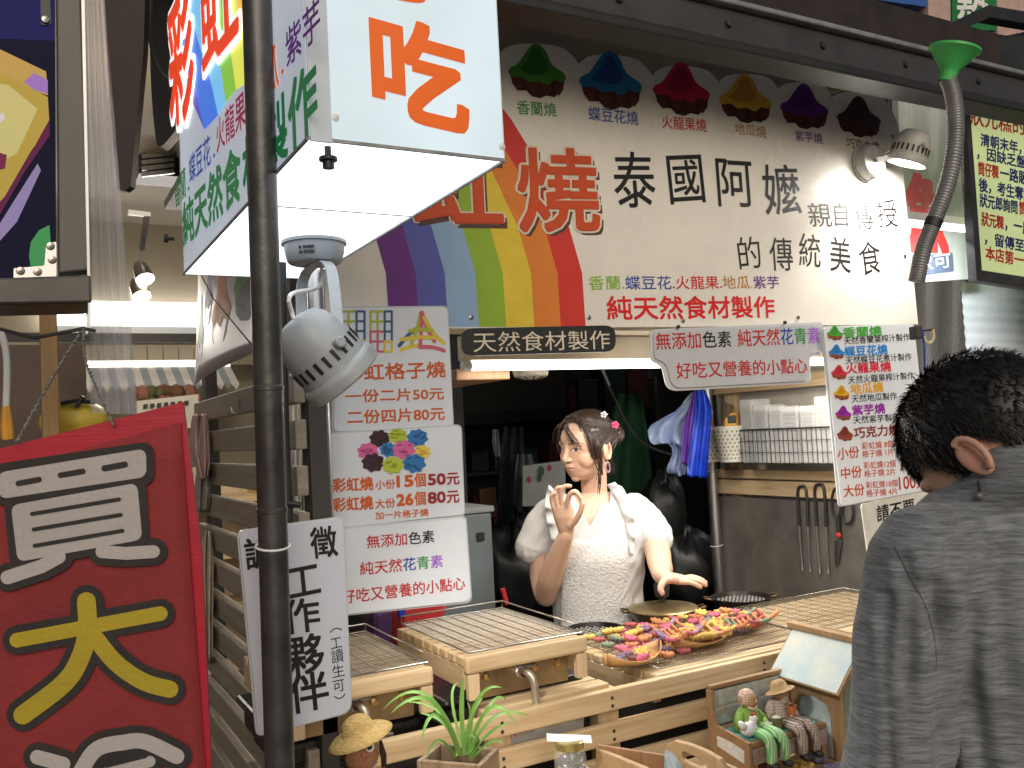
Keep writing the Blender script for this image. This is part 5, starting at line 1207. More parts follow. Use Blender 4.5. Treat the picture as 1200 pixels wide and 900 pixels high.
while len(top2) < 36 and tries < 4000:
    tries += 1; x = rnd.uniform(1.36, 1.84); y = rnd.uniform(1.88, 2.08)
    if all((x-a)**2+(y-c)**2 > .031**2 for a, c, _ in top2): top2.append((x, y, .986+rnd.uniform(0, .004)))
for i, (x, y, z) in enumerate(pts+top2):
    col = heap[rnd.randrange(len(heap))]
    cake(col, (x, y, z), (rnd.uniform(-.25, .25)*(z > .98), rnd.uniform(-.25, .25)*(z > .98), rnd.uniform(0, 6)), '%s flower shaped cake in the heap on the wire rack' % col, rnd.uniform(.78, .95))
for c, n, cl in ((C2, 8, ['yellow', 'yellow', 'lilac', 'orange', 'red', 'pink']), (C3, 7, ['yellow', 'orange', 'green', 'brown', 'pink'])):
    for i in range(n):
        u = (i-(n-1)/2)/(n/2); col = cl[i % len(cl)]
        cake(col, c+Vector((u*.082, rnd.uniform(-.014, .014), .016+.004*(i % 2))), (rnd.uniform(-.5, .1), rnd.uniform(-.3, .3), rnd.uniform(0, 6)), '%s flower shaped cake lying in a boat tray %s' % (col, 'in the middle' if c is C2 else 'at the far right'), 1.05, 'rainbow cakes in the boat trays')
def waffle(label, c, L, Wd, nx, ny, ang, curl, seq):
    b = MB(); ca, sa = math.cos(ang), math.sin(ang)
    def q(u, v): x, y = (u-.5)*L, (v-.5)*Wd; return c+Vector((x*ca-y*sa, x*sa+y*ca, .006+curl*abs(2*v-1)**2+.6*curl*abs(2*u-1)**2))
    for i in range(nx+1):
        for j in range(ny): b.tube([q(i/nx, (j+k/3)/ny) for k in range(4)], .0052, cakem[seq[(i//2+j) % len(seq)]], 7)
    for j in range(ny+1):
        for i in range(nx): b.tube([q((i+k/3)/nx, j/ny) for k in range(4)], .0052, cakem[seq[(i//2+j+1) % len(seq)]], 7)
    o = b.build('lattice_waffle', smooth='all'); tag(o, label, 'waffle', 'rainbow lattice waffles'); return o
waffle('orange and pink lattice waffle curled beside the middle boat tray', onZ(798, 752, .99), .13, .085, 5, 3, .5, .022, ['orange', 'pink', 'lilac', 'orange'])
waffle('yellow lattice waffle lying across the middle boat tray', onZ(830, 749, .995), .12, .08, 5, 3, .1, .014, ['yellow', 'yellow', 'orange'])
waffle('long reddish orange lattice waffle at the right tip of the heap', onZ(882, 737, .985), .15, .07, 6, 3, .25, .02, ['orange', 'red', 'green', 'orange'])
cb = onY(742, 764, 1.80)
for i, (dx, dy, col) in enumerate([(-.035, .012, 'blue'), (-.01, .02, 'purple'), (.012, -.012, 'pink'), (.036, .016, 'yellow'), (.0, .0, 'brown')]):
    cake(col, Vector((cb.x+dx, cb.y+dy, .984+.004*(i % 2))), (rnd.uniform(-.4, .1), rnd.uniform(-.3, .3), i), '%s flower shaped cake in the small front boat tray' % col, 1.0, 'rainbow cakes in the small boat tray')

# ------------------------------------------------------------------ display shelf in front of the counter
SZ = .772
T = thing('display_shelf', 'pine slat shelf in front of the counter holding the ornaments', 'shelf', (1.5, 1.5, 0))
for i in range(21):
    x = 1.06+i*.066; b = MB(); b.box((x, 1.30, SZ-.02), (x+.048, 1.685, SZ), pine_y); b.build('slat', T, bevel=.003)
for y in (1.33, 1.64): b = MB(); b.box((1.06, y, SZ-.06), (2.43, y+.025, SZ-.0205), pine_x); b.build('bearer', T, bevel=.003)
for x in (1.08, 2.40):
    for y in (1.34, 1.645): b = MB(); b.box((x-.02, y-.015, 0), (x+.02, y+.02, SZ-.0605), pine_z); b.build('leg', T)
T = thing('display_stand', 'pine stand carrying the doll, the plant and the glass jar', 'stand', (.8, 1.45, 0)); S2 = .838
for i in range(4): b = MB(); b.box((.48, 1.33+i*.085, S2-.02), (1.04, 1.40+i*.085, S2), pine_x); b.build('board', T, bevel=.003)
for x in (.5, 1.02):
    for y in (1.34, 1.64): b = MB(); b.box((x-.02, y-.02, 0), (x+.02, y+.02, S2-.0205), pine_z); b.build('leg', T)
# planter
c = onD(537, 884, 1.62); zt_ = c.z; rot = R_(38); a = Vector((math.cos(rot), math.sin(rot), 0)); bb = Vector((-math.sin(rot), math.cos(rot), 0)); a, bb = HR*.94-HF*.34, HR*.34+HF*.94
T = thing('planter', 'small weathered wooden box planter in front of the counter', 'planter', (c.x, c.y, S2+.001))
pw_ = wood('weathered planter wood', (.40, .29, .19), (.25, .17, .1), 0); hx, hy, hz = .062, .045, (zt_-S2)/2; cc = Vector((c.x, c.y, S2+hz+.001))
for d, hw, other, ow in ((a, hx, bb, hy), (-a, hx, bb, hy), (bb, hy, a, hx), (-bb, hy, a, hx)):
    b = MB(); b.obox(cc+d*(hw-.005), d*.0048, other*(ow-(.0 if d in (a, -a) else .0105)), UZ*hz, pw_); b.build('side', T, bevel=.002)
b = MB(); b.obox(cc-UZ*.012, a*(hx-.012), bb*(hy-.012), UZ*(hz-.014), mat('potting soil', (.03, .022, .016), .9, var=.4, vscale=60, bump=1)); b.build('soil', T)
b = MB(); q = cc-bb*hy-bb*.001; b.obox(q+UZ*hz*.45, a*(hx*.9), bb*.0012, UZ*.02, mat('pale green paint patch', (.42, .52, .42), .6, var=.2)); b.build('painted_label', T)
leafm = mat('spider plant leaf', (.10, .26, .04), .42, col2=(.22, .40, .09), vscale=14, stretch=(1, 1, 1), sss=.05)
T = thing('spider_plant', 'green spider plant with arching narrow leaves in the wooden planter', 'plant', (c.x, c.y, zt_-.02))
leaves = [((545, 884), (541, 830), (544, 792), 0, 7), ((543, 884), (560, 820), (588, 806), -.02, 5), ((540, 886), (500, 815), (449, 831), .0, 5), ((540, 886), (505, 822), (458, 836), -.04, 6), ((540, 884), (515, 835), (470, 823), .05, 4),
          ((548, 884), (575, 830), (606, 851), -.05, 6), ((549, 886), (580, 840), (622, 840), .02, 4.5), ((540, 886), (512, 838), (493, 872), -.07, 6), ((552, 888), (570, 862), (600, 846), .05, 4.5), ((546, 884), (553, 840), (566, 818), .03, 6),
          ((536, 886), (522, 850), (492, 836), .04, 5), ((544, 884), (552, 850), (548, 822), .02, 5), ((550, 888), (560, 868), (548, 862), -.06, 6), ((553, 890), (575, 870), (590, 872), -.06, 4), ((534, 888), (514, 868), (500, 890), -.06, 4), ((545, 884), (530, 822), (538, 800), .05, 4), ((547, 884), (575, 825), (594, 822), .05, 4)]
for k, (p0_, p1_, p2_, dz, w) in enumerate(leaves):
    D0 = 1.62; P = [onD(*p0_, D0), onD(*p1_, D0+dz*.6), onD(*p2_, D0+dz)]
    cp = P[1]*2-(P[0]+P[2])*.5; pts = [P[0]*(1-t)**2+cp*2*t*(1-t)+P[2]*t*t for t in [i/12 for i in range(13)]]
    b = MB(); rows = []
    for i, p in enumerate(pts):
        t = (pts[min(i+1, 12)]-pts[max(i-1, 0)]).normalized(); sd = t.cross((CAM-p).normalized()+UZ*.5).normalized(); u = i/12
        ww = w*.0006*(.75+.6*u)*(1-u**4)+.0003; up_ = sd.cross(t).normalized()
        rows.append([p-sd*ww+up_*ww*.45, p, p+sd*ww+up_*ww*.45])
    b.grid(rows, leafm); b.build('leaf', T, smooth='all')
# straw hat doll
T = thing('straw_hat_doll', 'brown faced doll with a straw hat and big eye left of the plant', 'doll', onD(420, 960, 1.57)); D = 1.57
fc = onD(423, 880, D); straw = mat('straw', (.40, .28, .10), .8, var=.2, vscale=90, bump=.7, bscale=120, stretch=(1, 1, 4)); T.location.z = S2+.001
b = MB(); b.ball(fc, .033, mat('doll skin', (.32, .15, .08), .55, var=.1, vscale=30), .033, .034, n=20, k=14); b.build('head', T, smooth='all')
b = MB(); hx_ = (UZ*.96-HR*.26-HF*.08).normalized(); hc = onD(420, 856, D); b.lathe(hc-hx_*.004, hx_, [(0, .030), (.014, .029), (.024, .022), (.029, .008), (.033, .003), (.05, -.002), (.058, -.008), (.058, -.0095), (.048, -.005), (.03, 0)], straw, 36); b.build('straw_hat', T, smooth='all')
b = MB(); dark_hair = mat('doll hair', (.03, .018, .014), .8, bump=.8, bscale=150)
for k in range(26):
    a_ = rnd.uniform(0, 1); x = 401+24*a_; b.tube([onD(x+6, 866, D-.02), onD(x, 880, D-.028+.02*a_), onD(x-3+rnd.uniform(-3, 3), 893+rnd.uniform(-4, 6), D-.02)], [.003, .0032, .0012], dark_hair, 5)
for k in range(10): b.tube([onD(446, 868, D-.005), onD(449+rnd.uniform(-2, 3), 885, D-.01), onD(450+rnd.uniform(-3, 3), 900, D)], [.003, .003, .001], dark_hair, 5)
b.build('hair', T, smooth='all')
ec = fc+(CAM-fc).normalized()*.0305+HR*.015+UZ*.006
b = MB(); b.ball(ec, .0085, wpaint, n=14, k=10); b.build('eye', T, smooth='all'); b = MB(); b.ball(ec+(CAM-ec).normalized()*.0045, .0055, black, n=12, k=8); b.build('pupil', T, smooth='all')
b = MB(); b.ball(ec-HR*.024-UZ*.0, .0075, wpaint, n=12, k=8); b.ball(ec-HR*.024+(CAM-ec).normalized()*.0045, .0048, black, n=10, k=6); b.build('eye', T, smooth='all')
b = MB(); b.ball(fc+(CAM-fc).normalized()*.032-UZ*.006+HR*.004, .005, mat('doll nose', (.45, .16, .1), .5), n=10, k=7); b.tube([fc+(CAM-fc).normalized()*.0325+HR*(.006*k-.004)-UZ*(.018-.001*k*k) for k in range(-2, 4)], .0013, mat('doll lip', (.4, .06, .06), .5), 5); b.build('nose', T, smooth='all')
b = MB(); base_ = Vector((fc.x, fc.y, S2+.001)); b.lathe(base_, UZ, [(0, 0), (.042, 0), (.046, .01), (.036, .06), (.024, fc.z-S2-.03), (.012, fc.z-S2-.02)], mat('doll dress', (.3, .14, .12), .9, col2=(.5, .4, .34), vscale=60), 20); b.build('dress', T, smooth='all')
for s in (-1, 1):
    b = MB(); sh_ = fc-UZ*.05; b.tube([sh_+HR*s*.02, sh_+HR*s*.045-UZ*.03-HF*.01, sh_+HR*s*.035-UZ*.06-HF*.03], [.011, .010, .007], mat('doll dress', (.3, .14, .12), .9), 10); b.build('arm', T, smooth='all')
# glass jar
c = onD(668, 884, 1.78); T = thing('glass_jar', 'glass jar with a gold lid and paper strip in front of the counter', 'jar', (c.x, c.y, S2+.001)); zl = onD(668, 873, 1.78).z; hj = zl-S2-.001
b = MB(); b.lathe((c.x, c.y, S2+.001), UZ, [(0, 0), (.028, 0), (.032, .006), (.032, hj*.78), (.027, hj*.92), (.026, hj)], glass('jar glass', (.9, .93, .93), .22, .04, 0, 1, 1.0), 28); b.build('glass', T, smooth='all')
b = MB(); b.lathe((c.x, c.y, zl), UZ, [(.0275, -.006), (.0285, -.005), (.0285, .008), (.026, .010), (.02, .0095), (0, .0095)], mat('gold lid', (.55, .48, .2), .3, .8, var=.1), 30); b.build('lid', T, smooth=True)
b = MB()
for k in range(46): b.ball(Vector((c.x+rnd.uniform(-.02, .02), c.y+rnd.uniform(-.02, .02), S2+.01+rnd.uniform(0, hj*.7))), rnd.uniform(.004, .007), [mat('jar foil', (.5, .5, .55), .2, .9), mat('jar blue', (.05, .07, .2), .3), black][k % 3], n=7, k=5)
b.build('contents', T, smooth='all')
b = MB(); lp = Vector((c.x, c.y, zl+.0125)); b.obox(lp, HR*.044-UZ*.004, HF*.010+UZ*.004, UZ*.0006, mat('paper strip', (.8, .8, .78), .6))
pl = Plane(lp, (HF*-.35+UZ*.94)); b.build('paper_strip', T)
# little tote tray with a handle
Dt = 1.72; T = thing('tote_tray', 'small wooden tote with a slotted handle below the bench', 'tote', (onD(790, 960, Dt).x, onD(790, 960, Dt).y, SZ+.001))
def V(px, py, d): return onD(px, py, d)
lt = wood('light craft wood', (.58, .40, .22), (.44, .28, .14), 0)
pe = plane3(V(785, 870, Dt), V(847, 897, Dt-.10), V(785, 930, Dt)); out = [(778, 960), (779, 884), (782, 872), (790, 868), (806, 872), (826, 880), (843, 890), (850, 902), (852, 960)]
b = MB(); rq = [pe.P(*p) for p in out]; nrm = pe.n*-.012
slot = [pe.P(*p) for p in rquad([(799, 880), (827, 893), (827, 904), (799, 891)], 4, 3)]
ob = [tuple(p) for p in out]; 
import itertools
def ring_fill(outer, inner, off, m, b):
    # outer and inner loops -> plate with a slot (bridged)
    k = min(range(len(outer)), key=lambda i: (outer[i]-inner[0]).length)
    loop = outer[k:]+outer[:k+1]+inner[0:1]+inner[::-1]
    # triangulate through bmesh
    bm = bmesh.new(); vo = [bm.verts.new(p) for p in outer]; vi = [bm.verts.new(p) for p in inner]
    eo = [bm.edges.new((vo[i], vo[(i+1) % len(vo)])) for i in range(len(vo))]; ei = [bm.edges.new((vi[i], vi[(i+1) % len(vi)])) for i in range(len(vi))]
    r = bmesh.ops.triangle_fill(bm, edges=eo+ei, use_beauty=True)
    ex = bmesh.ops.extrude_face_region(bm, geom=[f for f in bm.faces]); bmesh.ops.translate(bm, vec=off, verts=[v for v in ex['geom'] if isinstance(v, bmesh.types.BMVert)])
    bmesh.ops.recalc_face_normals(bm, faces=bm.faces); bm.verts.index_update()
    b.add([v.co.copy() for v in bm.verts], [[v.index for v in f.verts] for f in bm.faces], m); bm.free()
ring_fill(rq, slot, nrm, lt, b); e1 = b.build('handled_end', T, bevel=.002)
dv = V(695, 899, Dt+.07)-V(775, 879, Dt-.005); dv.z = 0
b = MB(); lo4 = [pe.P(*p)+dv for p in ((779, 960), (779, 886), (846, 912), (846, 960))]; b.prism([lo4[0], lo4[1]-UZ*.006, lo4[2]-UZ*.006, lo4[3]], nrm, lt); b.build('plain_end', T, bevel=.002)
b = MB(); A = pe.P(780, 884)+dv*.02-pe.n*.003; B = A+dv*.96; b.prism([A-UZ*.004, B-UZ*.004, Vector((B.x, B.y, SZ+.004)), Vector((A.x, A.y, SZ+.004))], HF*.01, brown_w); b.build('side', T)
A2 = pe.P(849, 912)+dv*.02; B2 = A2+dv*.96; b = MB(); b.prism([A2-UZ*.02, B2-UZ*.02, Vector((B2.x, B2.y, SZ+.004)), Vector((A2.x, A2.y, SZ+.004))], HF*.01, brown_w); b.build('side', T)
b = MB(); b.prism([Vector((p.x, p.y, SZ+.004)) for p in (A, B, B2, A2)], UZ*.006, lt); b.build('floor', T)
b = MB(); shape(b, pe, [(779, 900), (780, 878), (792, 884), (800, 898), (800, 930), (779, 930)], mat('pale blue painted picture', (.46, .56, .62), .6, var=.3, vscale=40), .002); b.build('picture', T)
# ------------------------------------------------------------------ painted bench with two figurines
bench_w = wood('bench wood', (.40, .24, .12), (.27, .15, .07), 0)
bl_p = mat('worn pale blue paint', (.42, .52, .53), .65, var=.28, vscale=50, col2=(.30, .24, .17)); tq = mat('worn turquoise paint', (.12, .40, .40), .6, var=.3, vscale=40)
T = thing('toy_bench', 'small painted wooden bench carrying two figurines', 'bench', (1.467, 1.54, SZ+.001))
bx0, bx1, by0, by1, bz = 1.353, 1.582, 1.48, 1.605, .860
b = MB(); b.box((bx0, by0, bz-.012), (bx1, by1-.012, bz), bench_w); s_ = b.build('seat', T, bevel=.002)
b = MB(); b.box((bx0+.012, by0+.012, bz+.0005), (bx1-.012, by1-.022, bz+.0016), tq); b.build('seat_paint', T)
for k in range(2): b = MB(); b.box((bx0+.006, by1-.012, bz+.008+.04*k), (bx1-.004, by1-.004, bz+.044+.04*k), bl_p); b.build('back_board', T, bevel=.002)
b = MB(); b.box((bx0-.004, by1-.014, bz+.088), (bx1+.004, by1, bz+.098), bench_w); b.build('back_rail', T, bevel=.002)
for x in (bx0-.006, bx1-.004): b = MB(); b.box((x, by1-.016, SZ+.001), (x+.010, by1+.002, bz+.0875), bench_w); b.build('back_post', T, bevel=.0015)
b = MB(); b.prism([Vector((bx0-.0085, y, z)) for y, z in ((by0-.004, SZ+.03), (by0-.004, bz+.004), (by1-.03, bz+.016), (by1-.017, bz+.05), (by1-.017, SZ+.03))], (.008, 0, 0), bench_w); b.build('arm_panel', T, bevel=.001)
b = MB(); b.prism([Vector((bx0-.0096, y, z)) for y, z in ((by0+.012, SZ+.045), (by0+.010, bz-.016), (by0+.05, bz-.008), (by1-.03, bz-.006), (by1-.03, SZ+.06))], (.001, 0, 0), mat('worn white paint', (.66, .66, .62), .65, var=.15, vscale=60)); b.build('arm_paint', T)
b = MB(); b.box((bx0+.003, by0-.002, bz-.046), (bx1-.002, by0+.006, bz-.013), mat('faded mauve paint', (.40, .34, .38), .65, var=.3, vscale=60, col2=(.25, .15, .09))); b.build('front_apron', T, bevel=.001)
for x in (bx0+.002, bx1-.018): b = MB(); b.box((x, by0, SZ+.001), (x+.016, by0+.014, bz-.0465), bench_w); b.build('leg', T, bevel=.001)
def fig(name, label, x, top, check, hatm, straw_hat):
    o = Vector((x, by0+.065, bz+.002)); T = thing(name, label, 'figurine', o)
    b = MB(); b.lathe(o, UZ, [(.0, 0), (.030, 0), (.033, .008), (.029, .028), (.02, .043), (.012, .05), (0, .051)], top, 18, ); b.build('jacket', T, smooth='all')
    hc = o+Vector((.004, -.006, .066)); b = MB(); b.ball(hc, .0175, mat('figurine skin', (.48, .27, .15), .55), n=16, k=12); b.ball(hc+Vector((.004, -.017, -.001)), .0042, mat('figurine nose', (.55, .25, .15), .5), n=8, k=6); b.build('head', T, smooth='all')
    for s in (-1, 1): b = MB(); b.ball(hc+Vector((.004+s*.006, -.0155, .005)), .0019, black, n=6, k=5); b.build('eye', T)
    if straw_hat:
        b = MB(); b.lathe(hc+UZ*.008, Vector((-.15, .25, .95)), [(.034, -.004), (.02, .001), (.018, .012), (.013, .018), (0, .019)], hatm, 18); b.build('straw_hat', T, smooth='all')
        b = MB(); b.ball(hc+Vector((.002, -.012, -.016)), .011, mat('figurine beard', (.42, .38, .28), .9, bump=1, bscale=200), .008, .012, n=10, k=8); b.build('beard', T, smooth='all')
    else:
        b = MB(); b.ball(hc+Vector((-.003, .005, .004)), .0205, hatm, .019, .02, n=16, k=12); b.tube([hc+Vector((-.012, -.006, -.012)), hc+Vector((0, -.015, -.019)), hc+Vector((.012, -.006, -.012))], .004, hatm, 7); b.build('headscarf', T, smooth='all')
    for s in (-1, 1):
        b = MB(); sh_ = o+Vector((s*.02, -.002, .038)); b.tube(smooth_path([sh_, sh_+Vector((s*.014, -.012, -.018)), sh_+Vector((s*.004, -.032, -.026))], 4), [.010]*4+[.009]*4+[.007], top, 10); a_ = b.build('arm', T, smooth='all')
        b = MB(); b.ball(sh_+Vector((s*.003, -.036, -.026)), .0065, mat('figurine skin', (.48, .27, .15), .55), n=8, k=6); b.build('hand', a_, smooth='all')
        b = MB(); hp = o+Vector((s*.013, -.012, .008)); b.tube(smooth_path([hp, Vector((hp.x+s*.004, by0-.006, bz+.010)), Vector((hp.x+s*.006+.006, by0-.018, bz-.01)), Vector((hp.x+s*.006+.008, by0-.014, bz-.044))], 6), .0115, check, 10); l = b.build('leg', T, smooth='all')
        b = MB(); b.ball(Vector((hp.x+s*.006+.008, by0-.021, bz-.050)), .0095, black, .017, .0085, n=10, k=8); b.build('shoe', l, smooth='all')
    return o, T
def checkm(name, c1, c2, sx, sy):
    if name in MATS: return MATS[name]
    m = bpy.data.materials.new(name); m.use_nodes = True; n = m.node_tree.nodes; l = m.node_tree.links; bs = n['Principled BSDF']; bs.inputs['Roughness'].default_value = .8
    tc = n.new('ShaderNodeTexCoord'); cur_ = None
    for ax_, sc_ in ((0, sx), (2, sy)):
        w = n.new('ShaderNodeTexWave'); w.bands_direction = 'XYZ'[ax_]; w.inputs['Scale'].default_value = sc_; l.new(tc.outputs['Object'], w.inputs['Vector'])
        gt = n.new('ShaderNodeMath'); gt.operation = 'GREATER_THAN'; gt.inputs[1].default_value = .72; l.new(w.outputs['Fac'], gt.inputs[0])
        if cur_ is None: cur_ = gt
        else: mx_ = n.new('ShaderNodeMath'); mx_.operation = 'MAXIMUM'; l.new(cur_.outputs[0], mx_.inputs[0]); l.new(gt.outputs[0], mx_.inputs[1]); cur_ = mx_
    mix = n.new('ShaderNodeMix'); mix.data_type = 'RGBA'; mix.inputs[6].default_value = (*c1, 1); mix.inputs[7].default_value = (*c2, 1); l.new(cur_.outputs[0], mix.inputs[0]); l.new(mix.outputs[2], bs.inputs['Base Color'])
    MATS[name] = m; return m
o1, _ = fig('granny_figurine', 'granny figurine in a green jacket and checked headscarf on the bench', 1.408, mat('green jacket', (.20, .34, .06), .75, var=.2, vscale=60), checkm('green striped leggings', (.16, .48, .16), (.62, .70, .5), 70, 1), checkm('cream check scarf', (.68, .58, .45), (.48, .28, .2), 60, 60), False)
o2, _ = fig('grandpa_figurine', 'bearded grandpa figurine in a straw hat and checked trousers on the bench', 1.500, checkm('beige check shirt', (.52, .44, .36), (.32, .22, .18), 60, 60), checkm('brown check trousers', (.55, .48, .42), (.2, .13, .11), 70, 70), mat('old straw', (.42, .28, .13), .8, var=.2, vscale=90, bump=.6), True)
o = Vector((1.378, by0+.028, bz+.003)); T = thing('hen_figurine', 'white hen figurine with a red comb beside the granny', 'hen', o)
b = MB(); b.ball(o+UZ*.016, .022, wpaint, .015, .016, n=14, k=10); b.ball(o+Vector((.012, -.002, .036)), .009, wpaint, n=10, k=8); b.tube([o+Vector((.008, 0, .02)), o+Vector((.012, -.002, .036))], .0085, wpaint, 8); b.tube([o+Vector((-.012, 0, .02)), o+Vector((-.026, 0, .036))], [.011, .004], wpaint, 8); b.build('body', T, smooth='all')
b = MB()
for k in range(3): b.ball(o+Vector((.008+.004*k, -.002, .046-.001*k)), .0035, redp, n=7, k=5)
b.ball(o+Vector((.018, -.006, .031)), .003, redp, n=7, k=5); b.build('comb', T); b = MB(); b.lathe(o+Vector((.019, -.003, .036)), (1, -.2, -.1), [(.003, 0), (0, .007)], yel, 7); b.build('beak', T)
def pot(name, label, c, r, h, m, m2):
    T = thing(name, label, 'pot', c); b = MB(); b.lathe(c, UZ, [(0, 0), (r*.7, 0), (r, h), (r*1.06, h), (r*1.06, h+.002), (r*.9, h), (0, h*.9)], m, 18); b.build('body', T, smooth=True)
    b = MB(); b.lathe(c+UZ*h*.93, UZ, [(r*.9, 0), (r*.4, .005), (0, .006)], m2, 14); b.build('filling', T, smooth='all')
pot('toy_pot', 'tiny olive green pot between the two figurines', Vector((1.458, by0+.026, bz+.003)), .014, .026, mat('olive pot', (.16, .16, .07), .5), mat('pale grain', (.5, .5, .4), .8))
pot('toy_cup', 'tiny orange cup held by the grandpa figurine', Vector((1.502, by0+.022, bz+.028)), .010, .018, mat('orange cup', (.62, .17, .05), .5), mat('dark soil', (.05, .03, .02), .9))
pot('toy_bowl', 'tiny pale bowl on the lap of the granny figurine', Vector((1.432, by0+.03, bz+.003)), .012, .016, mat('pale bowl', (.48, .42, .33), .6), mat('pale grain', (.5, .5, .4), .8))
# ------------------------------------------------------------------ birdhouse
A, B = onD(925, 838, 2.13), onD(989, 876, 1.98); A.z = B.z = SZ+.001
ex = (B-A).normalized(); nz_ = ex.cross(UZ).normalized()
if nz_.dot(CAM-A) < 0: nz_ = -nz_
Wd = (B-A).length; dp = .12; back = -nz_
T = thing('birdhouse', 'wooden birdhouse with a pale blue roof beside the customer', 'birdhouse', (A+B)/2+back*dp/2)
hb_ = .166; bw = wood('birdhouse wood', (.45, .29, .15), (.31, .18, .08), 2)
P = lambda u, v, z: A+ex*(Wd*u)+back*(dp*v)+UZ*z
sage = mat('sage green paint', (.20, .25, .20), .6, var=.2, vscale=40)
b = MB(); b.prism([P(0, 0, 0), P(1, 0, 0), P(1, 0, hb_+.012), P(0, 0, hb_+.012)], back*.01, bw); b.build('front_wall', T, bevel=.001)
b = MB(); b.prism([P(1, .085, 0), P(1, 1, 0), P(1, 1, hb_+.085), P(1, .5, hb_+.085), P(1, .085, hb_)], -ex*.01, sage); b.build('side_wall', T)
b = MB(); b.prism([P(0, .085, 0), P(0, 1, 0), P(0, 1, hb_+.085), P(0, .5, hb_+.085), P(0, .085, hb_)], ex*.01, sage); b.build('side_wall', T)
b = MB(); b.prism([P(.07, .92, 0), P(.93, .92, 0), P(.93, .92, hb_+.1), P(.07, .92, hb_+.1)], back*.008, bw); b.build('rear_wall', T)
b = MB(); rq = [P(.22, -.012, .012), P(.80, -.012, .012), P(.80, -.012, hb_*.62), P(.74, -.012, hb_*.76), P(.5, -.012, hb_*.82), P(.28, -.012, hb_*.76), P(.22, -.012, hb_*.62)]; b.prism(rq, back*.0012, bl_p if 0 else mat('pale blue painted panel', (.48, .56, .58), .65, var=.2, vscale=30)); b.build('door_panel', T)
b = MB(); b.ball(P(.45, -.02, .05), .006, mat('small shell', (.5, .42, .28), .5), n=8, k=6); b.build('door_knob', T)
b = MB(); b.obox(P(.5, .4, -.0)+UZ*.004-nz_*.0, ex*(Wd*.56), back*(dp*.62), UZ*.0035, bw); b.build('floor', T)
# big roof slope facing the viewer: eave at the front, ridge above the back
e0, e1 = P(-.16, -.22, hb_-.004), P(1.16, -.22, hb_-.004); r0_, r1_ = P(-.16, .52, hb_+.098), P(1.16, .52, hb_+.098)
nn = (e1-e0).cross(r0_-e0).normalized(); nn = nn if nn.z > 0 else -nn
b = MB(); b.prism([e0, e1, r1_, r0_], nn*.009, bw); b.build('roof_board', T, bevel=.001)
b = MB(); q = [e0+(r1_-e0)*.0, e1, r1_, r0_]; cq = (e0+e1+r0_+r1_)/4; q = [cq+(p-cq)*.95+nn*.0095 for p in (e0, e1, r1_, r0_)]; b.prism(q, nn*.0012, mat('cream and sky painted roof', (.60, .62, .56), .6, col2=(.36, .50, .56), vscale=14)); b.build('roof_paint', T)
b = MB(); b.bar(r0_-ex*.008+nn*.012, r1_+ex*.012+nn*.012, .022, .014, bw); b.build('ridge_bar', T, bevel=.002)
k0, k1 = P(-.16, 1.3, hb_+.02), P(1.16, 1.3, hb_+.02); n2 = (k1-k0).cross(r0_-k0).normalized(); n2 = n2 if n2.z > 0 else -n2
b = MB(); b.prism([k0, k1, r1_+back*.004, r0_+back*.004], n2*.008, mat('dark green paint', (.05, .08, .05), .6)); b.build('roof_board', T)
for col, px, py in (('yellow', 940, 895), ('blue', 957, 886), ('blue', 979, 898), ('brown', 898, 893)):
    p = onZ(px, py, SZ+.012); cake(col, Vector((p.x, p.y, SZ+.001)), (0, 0, px), {940: 'yellow flower cake alone on the display shelf', 957: 'blue flower cake on the shelf between yellow cake and birdhouse', 979: 'blue flower cake at the bottom edge below the birdhouse', 898: 'dark brown flower cake on the shelf under the bench'}[px], 1.15, 'loose cakes on the display shelf')
# =================================================================== BACK ROOM
def bk(px, py, D): return onD(px, py, D)
T = thing('grey_cabinet', 'pale grey metal cabinet behind the slogan sign', 'cabinet', bk(550, 760, 3.2)); gcm = mat('grey blue enamel', (.17, .20, .22), .4, var=.06)
p = bk(576, 600, 3.1); b = MB(); b.box((p.x-.26, p.y, 0), (p.x, p.y+.4, p.z), gcm); b.build('body', T, bevel=.008)
b = MB(); b.box((p.x-.27, p.y-.01, p.z+.001), (p.x+.008, p.y+.41, p.z+.022), mat('pale cabinet top', (.30, .33, .34), .4)); b.build('lid', T, bevel=.005)
b = MB(); h_ = bk(559, 628, 3.09); b.box((h_.x-.014, p.y-.012, h_.z-.014), (h_.x+.014, p.y-.001, h_.z+.014), black); b.build('handle', T, bevel=.003)
T = thing('roller_panel', 'dull olive brown panel high on the back wall above the woman', 'panel', bk(600, 492, 3.9))
P6 = PY(4.2); b = MB(); plate(b, P6, [(520, 425), (664, 425), (664, 484), (520, 494)], mat('olive brown panel', (.055, .05, .043), .5, var=.1), .05); b.build('panel', T); b = MB(); plate(b, P6, [(516, 485), (670, 477), (670, 492), (516, 500)], black, .06, .02); b.build('lower_rail', T)
T = thing('brown_chair', 'old brown wooden chair behind the counter in the back room', 'chair', bk(572, 690, 3.7)); cw = mat('chair wood', (.10, .045, .02), .5, var=.2)
b = MB(); plate(b, PY(3.5), rquad([(562, 573), (582, 570), (583, 606), (564, 609)], 3), cw, .03); b.build('backrest', T, bevel=.004)
b = MB(); q = [onZ(*z_, .62) for z_ in ((568, 622), (612, 640), (640, 628), (596, 612))]; b.prism(q, UZ*-.03, cw); b.build('seat', T)
for z_ in q: b = MB(); b.tube([z_, Vector((z_.x, z_.y, 0))], .018, black, 8); b.build('leg', T)
rnd = random.Random(8)
